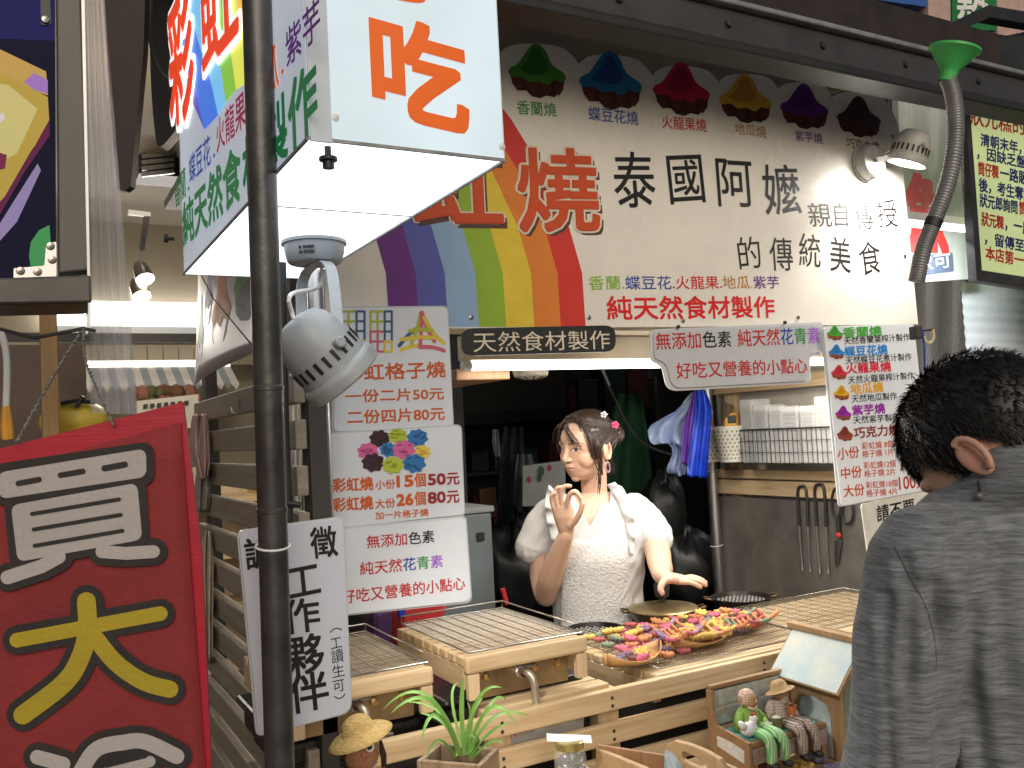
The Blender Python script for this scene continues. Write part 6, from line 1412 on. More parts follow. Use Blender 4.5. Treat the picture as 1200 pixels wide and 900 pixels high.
def hangcloth(name, label, cat, px, D, m, seed=1):
    rnd = random.Random(seed); T = thing(name, label, cat, bk(px[-1][0], px[-1][2], D)); b = MB(); rows = []
    for j, (x0_, x1_, y) in enumerate(px): rows.append([bk(x0_+(x1_-x0_)*i/10, y, D+.025*math.sin(i*1.5+j*.5+seed)) for i in range(11)])
    b.grid(rows, m); b.build('fabric', T, smooth='all', solid=.004)
hangcloth('green_cloth', 'dark green cloth hanging behind the head of the woman', 'cloth', [(722, 752, 462), (712, 758, 500), (704, 762, 540), (700, 768, 590), (696, 770, 650)], 3.9, mat('dark green cloth', (.012, .07, .028), .8, var=.25), 2)
hangcloth('dark_coat', 'dark blue grey coat hanging left of the woman', 'coat', [(590, 612, 500), (584, 614, 530), (584, 616, 580), (582, 616, 625)], 3.95, mat('dark blue cloth', (.018, .024, .032), .8, var=.25), 3)
hangcloth('pale_strip', 'thin pale strip of cloth hanging left of the dark coat', 'cloth', [(577, 583, 503), (577, 585, 520), (580, 586, 535)], 3.85, mat('grey white cloth', (.25, .26, .26), .8), 4)
hangcloth('grey_apron', 'grey apron hanging between dark coat and paper bag', 'apron', [(606, 622, 532), (604, 626, 545), (600, 626, 600)], 3.8, mat('grey apron', (.10, .11, .12), .8), 5)
hangcloth('black_curtain', 'black curtain strip at the right of the back room', 'curtain', [(770, 850, 420), (768, 848, 560), (764, 846, 730)], 4.0, mat('black curtain', (.010, .011, .012), .85), 6)
T = thing('paper_bag', 'white printed carrier bag standing behind the woman at left', 'bag', bk(632, 592, 3.5)); b = MB()
q = [bk(*z_, 3.5) for z_ in ((612, 546), (662, 540), (664, 592), (612, 594))]; b.prism(q, HF*.08, mat('carrier bag paper', (.24, .25, .25), .6, var=.08)); b.build('body', T, bevel=.004)
pf = plane3(q[0]-HF*.004, q[1]-HF*.004, q[2]-HF*.004); b = MB()
for x, y, r, m in ((634, 552, 4, mat('leaf print', (.03, .07, .03), .7)), (632, 560, 3, mat('leaf print', (.03, .07, .03), .7)), (620, 562, 2.5, mat('berry print', (.25, .02, .05), .7)), (644, 548, 2.5, mat('berry print', (.25, .02, .05), .7))):
    shape(b, pf, [(x+r*math.cos(k), y+r*1.6*math.sin(k)) for k in [i*math.pi/5 for i in range(10)]], m, .001)
b.build('print', T)
T = thing('hanging_cable', 'dark cable slanting across the green cloth behind the woman', 'cable', bk(800, 540, 3.6)); b = MB(); b.tube(smooth_path([bk(706, 436, 3.6), bk(716, 458, 3.6), bk(740, 505, 3.6), bk(764, 525, 3.6), bk(800, 536, 3.6)], 6), .006, mat('grey cable', (.03, .03, .033), .5), 7); b.build('wire', T, smooth='all'); b = MB(); b.tube([bk(706, 434, 3.6), bk(714, 452, 3.6)], .007, mat('pale cable tip', (.3, .32, .32), .5), 7); b.build('tip', T)
sackm = mat('dark grey plastic sack', (.012, .013, .014), .42, var=.3, vscale=9, bump=1, bscale=12)
for nm, px, py, r in (('dark plastic sack hanging below the blue bag', 778, 600, .10), ('dark plastic sack standing low right of the woman', 806, 668, .12), ('dark sack on the floor left of the woman', 606, 668, .14)):
    b = MB(); c = bk(px, py, 3.7); b.ball(c, r, sackm, r*.8, r*1.25, n=20, k=14); b.tube([c+UZ*r*1.1, c+UZ*r*1.5], [.03, .012], sackm, 8); t = b.build('plastic_sack', smooth='all'); tag(t, nm, 'sack', 'dark plastic sacks')
    for v in t.data.vertices: v.co *= 1+.10*math.sin(5*math.atan2(v.co.y, v.co.x)+v.co.z*18)+.08*math.sin(v.co.z*40+3*math.atan2(v.co.y, v.co.x))
redb = mat('red padded bag', (.48, .02, .02), .6, var=.2); purb = mat('purple padded bag', (.07, .02, .10), .7, var=.2)
T = thing('red_bag', 'red bag with blue corner behind the middle tray', 'bag', onY(500, 722, 2.3)); b = MB(); P7 = PY(2.3); plate(b, P7, [(470, 722), (474, 712), (522, 703), (524, 716), (500, 760), (470, 760)], redb, .08); b.build('body', T, bevel=.01); b = MB(); plate(b, P7, [(466, 724), (466, 709), (474, 708), (475, 722)], mat('blue trim', (.02, .04, .4), .5), .02, .01); b.build('trim', T, bevel=.003)
T = thing('purple_bag', 'dark purple bag behind the slogan sign and the trays', 'bag', onY(455, 740, 2.45)); b = MB(); plate(b, PY(2.45), [(436, 716), (470, 706), (520, 698), (522, 760), (436, 770)], purb, .1); b.build('body', T, bevel=.02)
b = MB(); b.tube([onY(589, 690, 2.5), onY(594, 708, 2.5)], .008, redb, 8); t = b.build('red_bottle'); tag(t, 'thin red handle sticking up left of the elbow of the woman', 'handle')

T = thing('storage_shelf', 'dim shelf with small boxes on the back wall left of the woman', 'shelf', bk(560, 560, 4.2)); shm = mat('dim shelf board', (.05, .045, .04), .6)
sA, sB = onY(530, 560, 4.45), onY(640, 556, 4.45)
for z in (1.02, 1.34, 1.66): b = MB(); b.box((sA.x, 4.32, z-.02), (sB.x+.9, 4.58, z), shm); b.build('board', T)
for x in (sA.x+.03, sB.x+.85): b = MB(); b.box((x, 4.56, 0), (x+.04, 4.598, 2.0), shm); b.build('upright', T)
rnd = random.Random(12); k = 0
for z in (1.02, 1.34, 1.66):
    x = sA.x+.08
    while x < sB.x+.8:
        w, hh = rnd.uniform(.05, .15), rnd.uniform(.08, .22); c = rnd.choice([(.10, .09, .07), (.05, .07, .09), (.13, .03, .03), (.12, .12, .11), (.03, .06, .04)]); nm = {(.10, .09, .07): 'brown', (.05, .07, .09): 'blue grey', (.13, .03, .03): 'dull red', (.12, .12, .11): 'pale grey', (.03, .06, .04): 'dark green'}[c]
        m = mat(nm+' storage box', c, .6, var=.2); b = MB(); b.box((x, 4.36, z+.001), (x+w, 4.52, z+hh), m); b.box((x-.003, 4.357, z+hh+.001), (x+w+.003, 4.523, z+hh+.016), m)
        t = b.build('storage_box', bevel=.004); tag(t, '%s lidded box standing on the dim shelf behind the woman' % nm, 'box', 'boxes on the dim back shelf'); x += w+rnd.uniform(.01, .08); k += 1

# =================================================================== PEOPLE
def fuse(mb, voxel, it=4, fac=.5):
    o = mb.build('tmp'); loc = o.location.copy()
    md = o.modifiers.new('r', 'REMESH'); md.mode = 'VOXEL'; md.voxel_size = voxel
    if it: ms = o.modifiers.new('s', 'SMOOTH'); ms.iterations = it; ms.factor = fac
    bpy.context.view_layer.update(); dg = bpy.context.evaluated_depsgraph_get()
    me = bpy.data.meshes.new_from_object(o.evaluated_get(dg))
    for v in me.vertices: v.co += loc
    om = o.data; bpy.data.objects.remove(o); bpy.data.meshes.remove(om); return me
def place(me, name, parent, mats_, smooth=True):
    w = _w(parent)
    for v in me.vertices: v.co -= w
    me.materials.clear()
    for m in mats_: me.materials.append(m)
    me.polygons.foreach_set('material_index', [0]*len(me.polygons))
    me.polygons.foreach_set('use_smooth', [True]*len(me.polygons)); me.update()
    o = bpy.data.objects.new(name, me); COL.objects.link(o); o.parent = parent; me.name = name; return o
def eloft(b, rings, m, X, Y, n=28, p=2.0):     # rings: (centre, half width, half depth)
    vs = []; fs = []
    for c, a, d in rings:
        for j in range(n):
            q = 2*math.pi*j/n; cx, sy = math.cos(q), math.sin(q)
            vs.append(Vector(c)+X*(a*abs(cx)**(2/p)*(1 if cx > 0 else -1))+Y*(d*abs(sy)**(2/p)*(1 if sy > 0 else -1)))
    for i in range(len(rings)-1):
        for j in range(n): fs.append((i*n+j, i*n+(j+1) % n, (i+1)*n+(j+1) % n, (i+1)*n+j))
    fs.append(tuple(range(n-1, -1, -1))); fs.append(tuple((len(rings)-1)*n+j for j in range(n)))
    b.add(vs, fs, m)
def limb(b, pts, rs, m, n=14, k=5):
    sp = smooth_path(pts, k); rr = []
    for i in range(len(rs)-1):
        for j in range(k): rr.append(rs[i]+(rs[i+1]-rs[i])*j/k)
    rr.append(rs[-1]); b.tube(sp, rr, m, n)
    b.ball(sp[0], rr[0]*.98, m, n=12, k=8); b.ball(sp[-1], rr[-1]*.98, m, n=12, k=8)
def skin(name, base, rough=.48):
    m = bpy.data.materials.new(name); m.use_nodes = True; n = m.node_tree.nodes; l = m.node_tree.links; b = n['Principled BSDF']
    at_ = n.new('ShaderNodeAttribute'); at_.attribute_name = 'tone'
    tc = n.new('ShaderNodeTexCoord'); nz = n.new('ShaderNodeTexNoise'); nz.inputs['Scale'].default_value = 45; nz.inputs['Detail'].default_value = 5; l.new(tc.outputs['Object'], nz.inputs['Vector'])
    mr = n.new('ShaderNodeMapRange'); mr.inputs['To Min'].default_value = .9; mr.inputs['To Max'].default_value = 1.08; l.new(nz.outputs['Fac'], mr.inputs['Value'])
    mx = n.new('ShaderNodeVectorMath'); mx.operation = 'SCALE'; l.new(at_.outputs['Color'], mx.inputs[0]); l.new(mr.outputs[0], mx.inputs['Scale']); l.new(mx.outputs[0], b.inputs['Base Color'])
    b.inputs['Roughness'].default_value = rough; b.inputs['Subsurface Weight'].default_value = .12; b.inputs['Subsurface Scale'].default_value = .008; b.inputs['Subsurface Radius'].default_value = (1, .35, .2)
    return m
def tint(me, f):
    a = me.attributes.new('tone', 'FLOAT_COLOR', 'POINT'); out = []
    for v in me.vertices: out += [*f(v.co), 1.0]
    a.data.foreach_set('color', out)
def sm(x, a, b_): t = max(0, min(1, (x-a)/(b_-a))); return t*t*(3-2*t)
def mixc(a, b_, t): return tuple(x+(y-x)*t for x, y in zip(a, b_))
def finger(b, pts, r0_, m, r1_=None):
    sp = smooth_path(pts, 4); r1_ = r1_ or r0_*.72; n = len(sp); b.tube(sp, [r0_+(r1_-r0_)*i/(n-1) for i in range(n)], m, 10); b.ball(sp[-1], r1_*1.0, m, n=10, k=8); b.ball(sp[0], r0_, m, n=10, k=8)

# ---------------------------------------------------------------- the woman
WD = 2.86
def wp(px, py, dz=0.0): return onD(px, py, WD-dz)
fx = Vector((-1, 0, 0))
foot = wp(702, 800); WT = thing('person', 'woman in a white ruffled apron dress making an OK sign behind the counter', 'woman', (foot.x, foot.y, 0))
sk = black; b = MB(); X, Y = HR.copy(), -HF
yaw = R_(50); f = (-HF)*math.cos(yaw)+(-HR)*math.sin(yaw); l = HR*math.cos(yaw)+(-HF)*math.sin(yaw); pit = R_(7)
F = (f*math.cos(pit)-UZ*math.sin(pit)); U = (UZ*math.cos(pit)+f*math.sin(pit)); L = l
tl_ = R_(4); L, U = L*math.cos(tl_)-U*math.sin(tl_)*1, U*math.cos(tl_)+L*math.sin(tl_)
HC = wp(687.5, 523.5, .0); S = 1.0
def h(x, y, z): return HC+L*(x*S)+F*(y*S)+U*(z*S)
HA = (L, F, U)
b.ball(h(0, -.012, .028), .074, sk, .091, .083, HA, 36, 26)                         # cranium
eloft(b, [(h(0, .020, -.100), .018, .022), (h(0, .024, -.092), .030, .040), (h(0, .022, -.078), .042, .054), (h(0, .018, -.055), .053, .066), (h(0, .012, -.028), .0605, .074), (h(0, .006, .0), .066, .082), (h(0, .004, .03), .068, .084), (h(0, 0, .06), .060, .078)], sk, L, F, 40, 2.25)
b.ball(h(0, .060, -.088), .017, sk, .014, .013, HA)                                    # chin
for s in (-1, 1):
    b.ball(h(s*.033, .044, -.027), .032, sk, .033, .034, HA, 24, 18)                   # cheekbone
    b.ball(h(s*.030, .066, .022), .022, sk, .016, .010, HA, 16, 10)                     # brow
    b.ball(h(s*.029, .0715, .004), .0135, sk, .0105, .0092, HA, 16, 10)                 # eyeball bulge with lids
    b.ball(h(s*.009, .090, -.027), .0075, sk, .008, .006, HA, 12, 8)                    # nostril wing
    ear = h(s*.070, -.010, -.010); b.ball(ear, .009, sk, .019, .031, (L*.85-F*s*.5, (F*.85+L*s*.5), U), 16, 12)
    b.tube([ear+U*(.031*math.cos(t))+F*(.018*math.sin(t))*-1+L*s*.007 for t in [i*math.pi/7-.3 for i in range(8)]], .0042, sk, 8)
limb(b, [h(0, .084, .016), h(0, .092, -.004), h(0, .100, -.022), h(0, .098, -.030)], [.0062, .0070, .0092, .0075], sk, 12)      # nose
b.ball(h(0, .081, -.046), .020, sk, .010, .0105, HA, 18, 12)
b.ball(h(0, .0862, -.0490), .018, sk, .0062, .0048, HA, 16, 10); b.ball(h(0, .0850, -.0575), .0155, sk, .0066, .0054, HA, 16, 10)
limb(b, [wp(697, 612, -.02), wp(697, 590, -.02), h(0, -.022, -.06)], [.046, .041, .042], sk, 20)          # neck
tor = [(wp(704, 1010), .15, .10), (wp(703, 860), .165, .112), (wp(702, 790), .155, .11), (wp(701, 730), .125, .088), (wp(699, 690), .132, .096), (wp(698, 655, .005), .142, .104), (wp(698, 628), .146, .090), (wp(697, 603), .142, .068), (wp(697, 589, -.01), .112, .056), (wp(697, 578, -.015), .062, .048)]
eloft(b, tor, sk, X, Y, 36, 2.3)
for s in (-1, 1):
    limb(b, [wp(703+s*30, 860), wp(703+s*30, 1010), wp(703+s*30, 1010)-UZ*.3, Vector((wp(703+s*30, 900).x, wp(703+s*30, 900).y, .08))], [.085, .072, .055, .042], sk); q = Vector((wp(703+s*30, 900).x, wp(703+s*30, 900).y, .04)); b.ball(q-HF*.05, .042, sk, .04, .036, None, 16, 10); b.ball(q-HF*.10, .042, sk, .04, .030, None, 16, 10)
# her right arm (left in the picture), folded up to the OK sign
limb(b, [wp(645, 603), wp(636, 640, .0), wp(636, 676, .015), wp(640, 697, .045)], [.040, .043, .040, .037], sk, 18)
limb(b, [wp(640, 697, .045), wp(645, 678, .09), wp(656, 646, .14), wp(664, 626, .17)], [.037, .038, .029, .0225], sk, 18)
P = wp
eloft(b, [(P(664, 628, .17), .021, .016), (P(663, 618, .178), .027, .016), (P(661, 606, .184), .033, .0155), (P(659, 595, .186), .033, .013), (P(658, 589, .186), .028, .010)], sk, (HR*.9-HF*.35).normalized(), (-HF*.9-HR*.35).normalized(), 20, 2.4)
finger(b, [P(664, 596, .195), P(667, 581, .212), P(674, 576, .225), P(680, 583, .226), P(682, 588, .224)], .0088, sk, .0068)            # index
finger(b, [P(668, 617, .19), P(675, 609, .206), P(680, 600, .218), P(683, 590, .226)], .0110, sk, .0078)                               # thumb
b.ball(P(668, 613, .188), .016, sk, .014, .020, None, 14, 10)
finger(b, [P(659, 593, .190), P(658, 577, .200), P(662, 570, .208), P(668, 569.5, .212)], .0086, sk, .0064)                              # middle
finger(b, [P(654, 594, .186), P(651, 580, .192), P(653, 572, .200), P(659, 571, .206)], .0080, sk, .006)                                # ring
finger(b, [P(650, 599, .180), P(646.5, 588, .186), P(646.5, 581, .194), P(650, 578, .20)], .0072, sk, .0054)                              # little
# her left arm (right in the picture), reaching forward over the lid
limb(b, [wp(750, 603), wp(766, 630, .04), wp(771, 648, .11), wp(773, 660, .17)], [.040, .042, .039, .036], sk, 18)
limb(b, [wp(773, 660, .17), wp(775, 667, .22), wp(775, 673, .28), wp(777, 676, .315)], [.036, .034, .027, .022], sk, 18)
eloft(b, [(P(777, 676, .315), .021, .015), (P(785, 677, .325), .030, .0155), (P(794, 678.5, .335), .036, .015), (P(803, 679.5, .345), .037, .012)], sk, (HR*.12-HF*.9).normalized(), (UZ*.98+HR*.1).normalized(), 20, 2.4)
finger(b, [P(800, 678, .305), P(810, 676, .310), P(818, 677.5, .312), P(824, 680, .312)], .0082, sk, .0060)
finger(b, [P(801, 679, .328), P(812, 677.5, .335), P(820, 679.5, .338), P(827, 682.5, .338)], .0086, sk, .0062)
finger(b, [P(801, 680.5, .350), P(812, 680, .360), P(820, 682, .364), P(827, 685.5, .364)], .0088, sk, .0063)
finger(b, [P(799, 682, .370), P(808, 682.5, .384), P(815, 685, .390), P(821, 688, .390)], .0080, sk, .0060)
finger(b, [P(780, 679, .345), P(776, 684, .362), P(774, 690, .372), P(776, 695, .376)], .0112, sk, .0080)
b.ball(P(783, 679, .34), .017, sk, .018, .013, None, 14, 10)
me = fuse(b, .0021, 6)
base_s = (.60, .385, .275)
def wtint(co):
    d = co-HC; x, y, z = d.dot(L), d.dot(F), d.dot(U)
    c = base_s
    if abs(x) < .08 and -.11 < z < .12 and y > -.02:
        g = math.exp(-((abs(x)-.036)**2/.00026+(z+.026)**2/.0003)); c = mixc(c, (.63, .30, .22), .38*g*(y > .02))       # cheeks
        # lips
        u = x/.0225
        if abs(u) < 1 and y > .05:
            up = -.0470+.0018*math.exp(-((abs(x)-.006)/.004)**2)-.005*u*u; mid = -.0535+.0045*u*u; lo_ = -.0600+.0080*u*u
            if lo_ < z < up:
                c = mixc(c, (.46, .19, .16), .7)
                if abs(z-mid) < .0013: c = (.20, .05, .05)
        for s in (-1, 1):
            ex_ = s*x-.0300; ez = z-.0045-.06*ex_
            w = ex_/.0145
            if abs(w) < 1.35 and y > .03:
                topl = .0056*(1-w*w) if abs(w) < 1 else -1; botl = -.0036*(1-w*w) if abs(w) < 1 else 1
                if abs(w) < 1 and botl < ez < topl:
                    c = (.62, .58, .55)
                    if (ex_-.003)**2+(ez-.0008)**2 < .0052**2: c = (.022, .012, .008)
                if abs(w) < 1.12 and abs(ez-(.0056*(1-min(1, w*w))+.0006)) < .0016: c = (.045, .025, .02)      # lash line
                if abs(w) < 1 and abs(ez-(-.0036*(1-w*w))) < .0007: c = mixc(c, (.25, .12, .09), .7)
                if abs(w) < 1.25: c = mixc(c, (.38, .21, .15), .35*math.exp(-((ez-.0095)/.0022)**2))
            # brow
            bu = (s*x-.031)/.021
            if abs(bu) < 1 and y > .03:
                bz_ = .0232+.0035*(1-(bu-.25)**2)
                t = 1-abs(z-bz_)/(.0030*(1-.5*max(0, bu)))
                if t > 0: c = mixc(c, (.07, .04, .025), min(1, t*1.6)*.85)
        if abs(x) < .012 and -.036 < z < -.030 and y > .08 and .0035 < abs(x) < .009: c = mixc(c, (.22, .09, .07), .8)
    return c
tint(me, wtint); SKW = skin('warm skin', base_s)
body = place(me, 'body', WT, [SKW])
# hair: cap, swept strands, bun, loose strands
hairm = mat('dark brown hair', (.060, .034, .022), .42, col2=(.018, .010, .008), vscale=60, stretch=(1, 1, .2), spec=.6)
b = MB(); rows = []; NA, NZ = 72, 20
def hairline(ph):                                  # polar angle from the crown down to which hair grows, by azimuth from the face
    a = abs(math.degrees(ph)); P_ = [(0, 45), (25, 49), (45, 68), (60, 96), (74, 110), (84, 104), (92, 98), (110, 118), (140, 132), (180, 136)]
    for (p, q), (r, s) in zip(P_, P_[1:]):
        if p <= a <= r: return math.radians(q+(s-q)*(a-p)/(r-p))
    return 2.3
def capp(ph, t, k=1.0):
    rx, ry, rz = .0795*k, .098*k, .090*k
    return h(rx*math.sin(t)*math.sin(ph), -.012+ry*math.sin(t)*math.cos(ph), .028+rz*math.cos(t))
for i in range(NZ+1):
    rows.append([capp(2*math.pi*j/NA, hairline((2*math.pi*j/NA+math.pi) % (2*math.pi)-math.pi)*(.02+.98*i/NZ), 1+.010*math.sin(j*2.6)+.006*math.sin(j*7.1+i*.2)+.012*(1-i/NZ)) for j in range(NA+1)])
b.grid(rows, hairm); rnd = random.Random(4)
bun = h(.022, -.112, .020)
for k in range(420):                               # strands combed back to the bun
    ph = rnd.uniform(-1, 1)*R_(125); t0_ = hairline(ph)*rnd.uniform(.55, 1.0); rr = rnd.uniform(1.0, 1.045)
    st = capp(ph, t0_, rr); P_ = []
    for q in range(9):
        u = q/8; ph2 = ph+(math.copysign(math.pi, ph)-ph)*u*.93; t2 = t0_+(R_(84)-t0_)*u-math.sin(u*math.pi)*R_(10)*(1 if t0_ > 1 else 0); P_.append(capp(ph2, t2, rr+.012*math.sin(u*3.1)))
    P_.append(bun+Vector((rnd.uniform(-1, 1), rnd.uniform(-1, 1), rnd.uniform(-1, 1)))*.018); b.tube(P_, [.0006]+[.0017]*7+[.0015, .001], hairm, 4, cap=False)
for k in range(110):
    ph = rnd.uniform(-R_(48), R_(48)); st = capp(ph, hairline(ph)*rnd.uniform(.25, .95), 1.03); s = 1 if ph > -.12 else -1         # curtain fringe
    end_ = [h(s*rnd.uniform(.066, .076), rnd.uniform(.024, .052), rnd.uniform(-.03, .006)), h(s*rnd.uniform(.071, .079), rnd.uniform(.008, .03), rnd.uniform(-.09, -.01))][k % 2]
    top_ = capp(ph+s*R_(20), hairline(ph+s*R_(20))*.84, 1.07); b.tube(smooth_path([st, top_, (top_+end_)/2+L*s*.012+F*.006, end_], 5), [.0008]+[.0017]*10+[.0014]*4+[.0005], hairm, 4, cap=False)
for k in range(26):                               # wisps over the brow
    s = 1 if k % 4 else -1; x0_ = rnd.uniform(.012, .05)*s; b.tube(smooth_path([h(.008*s, .072, .098), h(x0_*.6, .098, .078), h(x0_*1.1, .094, .045), h(x0_*1.35+.006*s, .074+rnd.uniform(-.004, .004), .005+rnd.uniform(-.02, .02))], 6), [.0009]*8+[.0008]*7+[.0002]*4, hairm, 4, cap=False)
for k in range(14):                               # long loose strands in front of the ear
    x_ = .074+rnd.uniform(-.004, .005); y_ = .026+rnd.uniform(-.012, .012)
    b.tube(smooth_path([h(.070, .02, .055), h(x_+.004, y_, .0), h(x_, y_, -.06), h(.060+rnd.uniform(-.006, .004), y_-.004, -.12+rnd.uniform(-.03, .03))], 6), [.0014]*12+[.001]*6+[.0004], hairm, 4, cap=False)
for k in range(40):
    ph = R_(rnd.uniform(120, 240)); b.tube(smooth_path([capp(ph, R_(118), 1.0), capp(ph, R_(134), 1.06), h(.03*math.sin(ph)+rnd.uniform(-.01, .02), -.075+rnd.uniform(-.02, .01), -.09+rnd.uniform(-.02, .02))], 5), [.0016]*6+[.001]*4+[.0004], hairm, 4, cap=False)
for k in range(60):
    a1, a2 = rnd.uniform(0, 6.28), rnd.uniform(0, 3.14); n1 = Vector((math.cos(a1)*math.sin(a2), math.sin(a1)*math.sin(a2), math.cos(a2))); n2_ = n1.orthogonal().normalized()
    b.tube([bun+(n1*math.cos(t)+n2_*math.sin(t))*.028 for t in [i*.5 for i in range(10)]], .004, hairm, 5)
b.ball(bun, .027, hairm); b.build('hair', WT, smooth='all')
def flower(name, c, r, m):
    b = MB(); n1 = (CAM-c).normalized(); u = n1.orthogonal().normalized(); v = n1.cross(u)
    for k in range(5): q = k*2*math.pi/5; b.ball(c+(u*math.cos(q)+v*math.sin(q))*r*.62, r*.46, m, r*.46, r*.3, (u, v, n1), 10, 7)
    b.ball(c+n1*.003, r*.25, m); b.build(name, WT, smooth='all')
flower('hair_clip', wp(707.5, 486, .085), .011, mat('silver clip', (.5, .52, .55), .3, .5)); flower('hair_clip', wp(721, 498, .075), .012, mat('rose clip', (.55, .06, .16), .4))
ec = h(.079, -.006, -.048); b = MB(); b.tube([ec+U*.012, ec+U*.004], .0016, chrome, 6); b.tube([ec+(F*math.cos(t)*.009+U*(math.sin(t)*.016-.014)) for t in [i*math.pi/8 for i in range(16)]], .0024, mat('earring rose', (.5, .3, .32), .3, .4), 7, closed=True); b.ball(ec-U*.014, .006, mat('earring dark', (.04, .03, .05), .2), .003, .010, (L, F, U), 10, 8); b.build('earring', WT, smooth='all')
# dress
dressm = mat('white dress cotton', (.55, .55, .555), .8, var=.05, vscale=8, bump=.25, bscale=220)
b = MB(); eloft(b, [(c, a+.016, d+.018) for c, a, d in tor[:-2]]+[(wp(697, 588, -.008), .124, .068), (wp(697, 577, -.012), .074, .058)], dressm, X, Y, 40, 2.3)
limb(b, [wp(655, 597), wp(637, 612, .0), wp(628, 630, .0), wp(624, 641, .0)], [.056, .055, .055, .058], dressm, 20)
limb(b, [wp(740, 597), wp(758, 612, .02), wp(769, 632, .05)], [.056, .055, .057], dressm, 20)
eloft(b, [(wp(704, 1050), .20, .16), (wp(704, 960), .19, .15), (wp(703, 880), .185, .135), (wp(702, 800), .172, .128)], dressm, X, Y, 40)
me = fuse(b, .0045, 5)
def topx(co):                                   # back to picture pixels
    d = co-CAM; z = d.dot(FWD); return 600+FPX*d.dot(RGT)/z, 450-FPX*d.dot(UPV)/z, z
bm = bmesh.new(); bm.from_mesh(me); kill = []
for fc_ in bm.faces:
    x, y, z = topx(fc_.calc_center_median())
    if z < WD+.05 and y < 618 and abs(x-691) < (617-y)*.48+1: kill.append(fc_)
    elif y < 590 and abs(x-696) < 19: kill.append(fc_)
bmesh.ops.delete(bm, geom=kill, context='FACES')
for _ in range(12):
    new = {}
    for v in bm.verts:
        if v.is_boundary:
            nb_ = [e.other_vert(v).co for e in v.link_edges if e.is_boundary]
            if len(nb_) == 2: new[v] = v.co*.4+(nb_[0]+nb_[1])*.3
    for v, c in new.items(): v.co = c
bm.to_mesh(me); bm.free()
NR = [v.normal.copy() for v in me.vertices]
for v, nv in zip(me.vertices, NR):
    x, y, z = topx(v.co); a_ = .0028*math.sin(x*.20+math.sin(y*.09)*2)*math.sin(y*.045+1)+.0008*math.sin(x*.55+y*.3); v.co += nv*a_
d_ = place(me, 'dress', WT, [dressm]); md = d_.modifiers.new('s', 'SOLIDIFY'); md.thickness = .003; md.offset = -1
lace = mat('white lace bib', (.60, .595, .585), .85, var=.10, vscale=120, bump=1.0, bscale=130)
b = MB(); rows = []
def frontd(px, py):                            # depth offset of the dress front at this pixel
    best = None
    for (c0_, a0_, d0_), (c1_, a1_, d1_) in zip(tor, tor[1:]):
        y0_, y1_ = topx(c0_)[1], topx(c1_)[1]
        if y1_ <= py <= y0_:
            t = (py-y0_)/(y1_-y0_); c = c0_.lerp(c1_, t); a = a0_+(a1_-a0_)*t+.017; dd = d0_+(d1_-d0_)*t+.020
            xx = (px-topx(c)[0])/FPX*WD/a; base = (WD-(c-CAM).dot(FWD)); return base+dd*max(0, 1-abs(min(1, abs(xx)))**2.3)**(1/2.3)
    return .10
for j in range(19):
    y = 632+j*9; w0, w1 = (660-.05*(y-632), 742+.02*(y-632))
    if j < 3: w0, w1 = 664, 738
    rows.append([wp(w0+(w1-w0)*i/22, y, frontd(w0+(w1-w0)*i/22, y)+.006+.0014*math.sin(i*2.2+j)) for i in range(23)])
b.grid(rows, lace); ap = b.build('apron_bib', WT, smooth='all', solid=-.002)
for inn, outr, dzo in (([(656, 580), (657, 592), (656, 612), (658, 632), (660, 652)], [(643, 566), (638, 590), (641, 612), (647, 634), (655, 654)], .03), ([(711, 568), (722, 584), (731, 606), (736, 628), (738, 650)], [(721, 564), (735, 580), (743, 606), (744, 632), (741, 652)], .03)):
    b = MB(); si, so_ = smooth_path(inn, 8), smooth_path(outr, 8); rows = []; n = len(si)
    for i, (p, o_) in enumerate(zip(si, so_)):
        ba = wp(p.x, p.y, (frontd(p.x, max(p.y, 606)) if p.y > 600 else .075-.05*(600-p.y)/36)+.008); row = []
        for k in range(6):
            q = k/5; x, y = p.x+(o_.x-p.x)*q, p.y+(o_.y-p.y)*q
            row.append(wp(x, y+1.6*q*math.sin(i*.9+.4), (WD-(ba-CAM).dot(FWD))+.012*math.sin(q*2.2)+q*(.010*math.sin(i*.9)-.006)))
        rows.append(row)
    b.grid(rows, dressm); b.build('ruffle', WT, smooth='all', solid=.002, sub=1)
# ---------------------------------------------------------------- the customer
MD = 1.17
def mp(px, py, dz=0.0): return onD(px, py, MD-dz)
foot = onD(1215, 800, MD+.02); MT = thing('person', 'man with short black hair in a grey heather shirt seen from behind at the right', 'man', (foot.x, foot.y, 0))
hy = R_(34); f = HF*math.cos(hy)-HR*math.sin(hy); lft = -HR*math.cos(hy)-HF*math.sin(hy); pit = R_(48)
F = f*math.cos(pit)-UZ*math.sin(pit); U = UZ*math.cos(pit)+f*math.sin(pit); L = -lft            # L points to his right
HC = mp(1166, 533, .0); S = 1.04; HA = (L, F, U)
by_ = R_(24); bf = HF*math.cos(by_)-HR*math.sin(by_); bl = -HR*math.cos(by_)-HF*math.sin(by_)   # body facing, his left
b = MB()
b.ball(h(0, -.010, .030), .077, sk, .096, .086, HA, 32, 24)
eloft(b, [(h(0, .024, -.108), .022, .028), (h(0, .026, -.095), .040, .048), (h(0, .02, -.07), .054, .064), (h(0, .012, -.03), .066, .080), (h(0, .004, .02), .072, .088), (h(0, 0, .06), .064, .080)], sk, L, F, 32, 2.2)
limb(b, [h(0, .086, .016), h(0, .100, -.018), h(0, .100, -.032)], [.008, .011, .009], sk, 12); b.ball(h(0, .084, -.056), .022, sk, .011, .012, HA); b.ball(h(0, .066, -.098), .02, sk, .016, .014, HA)
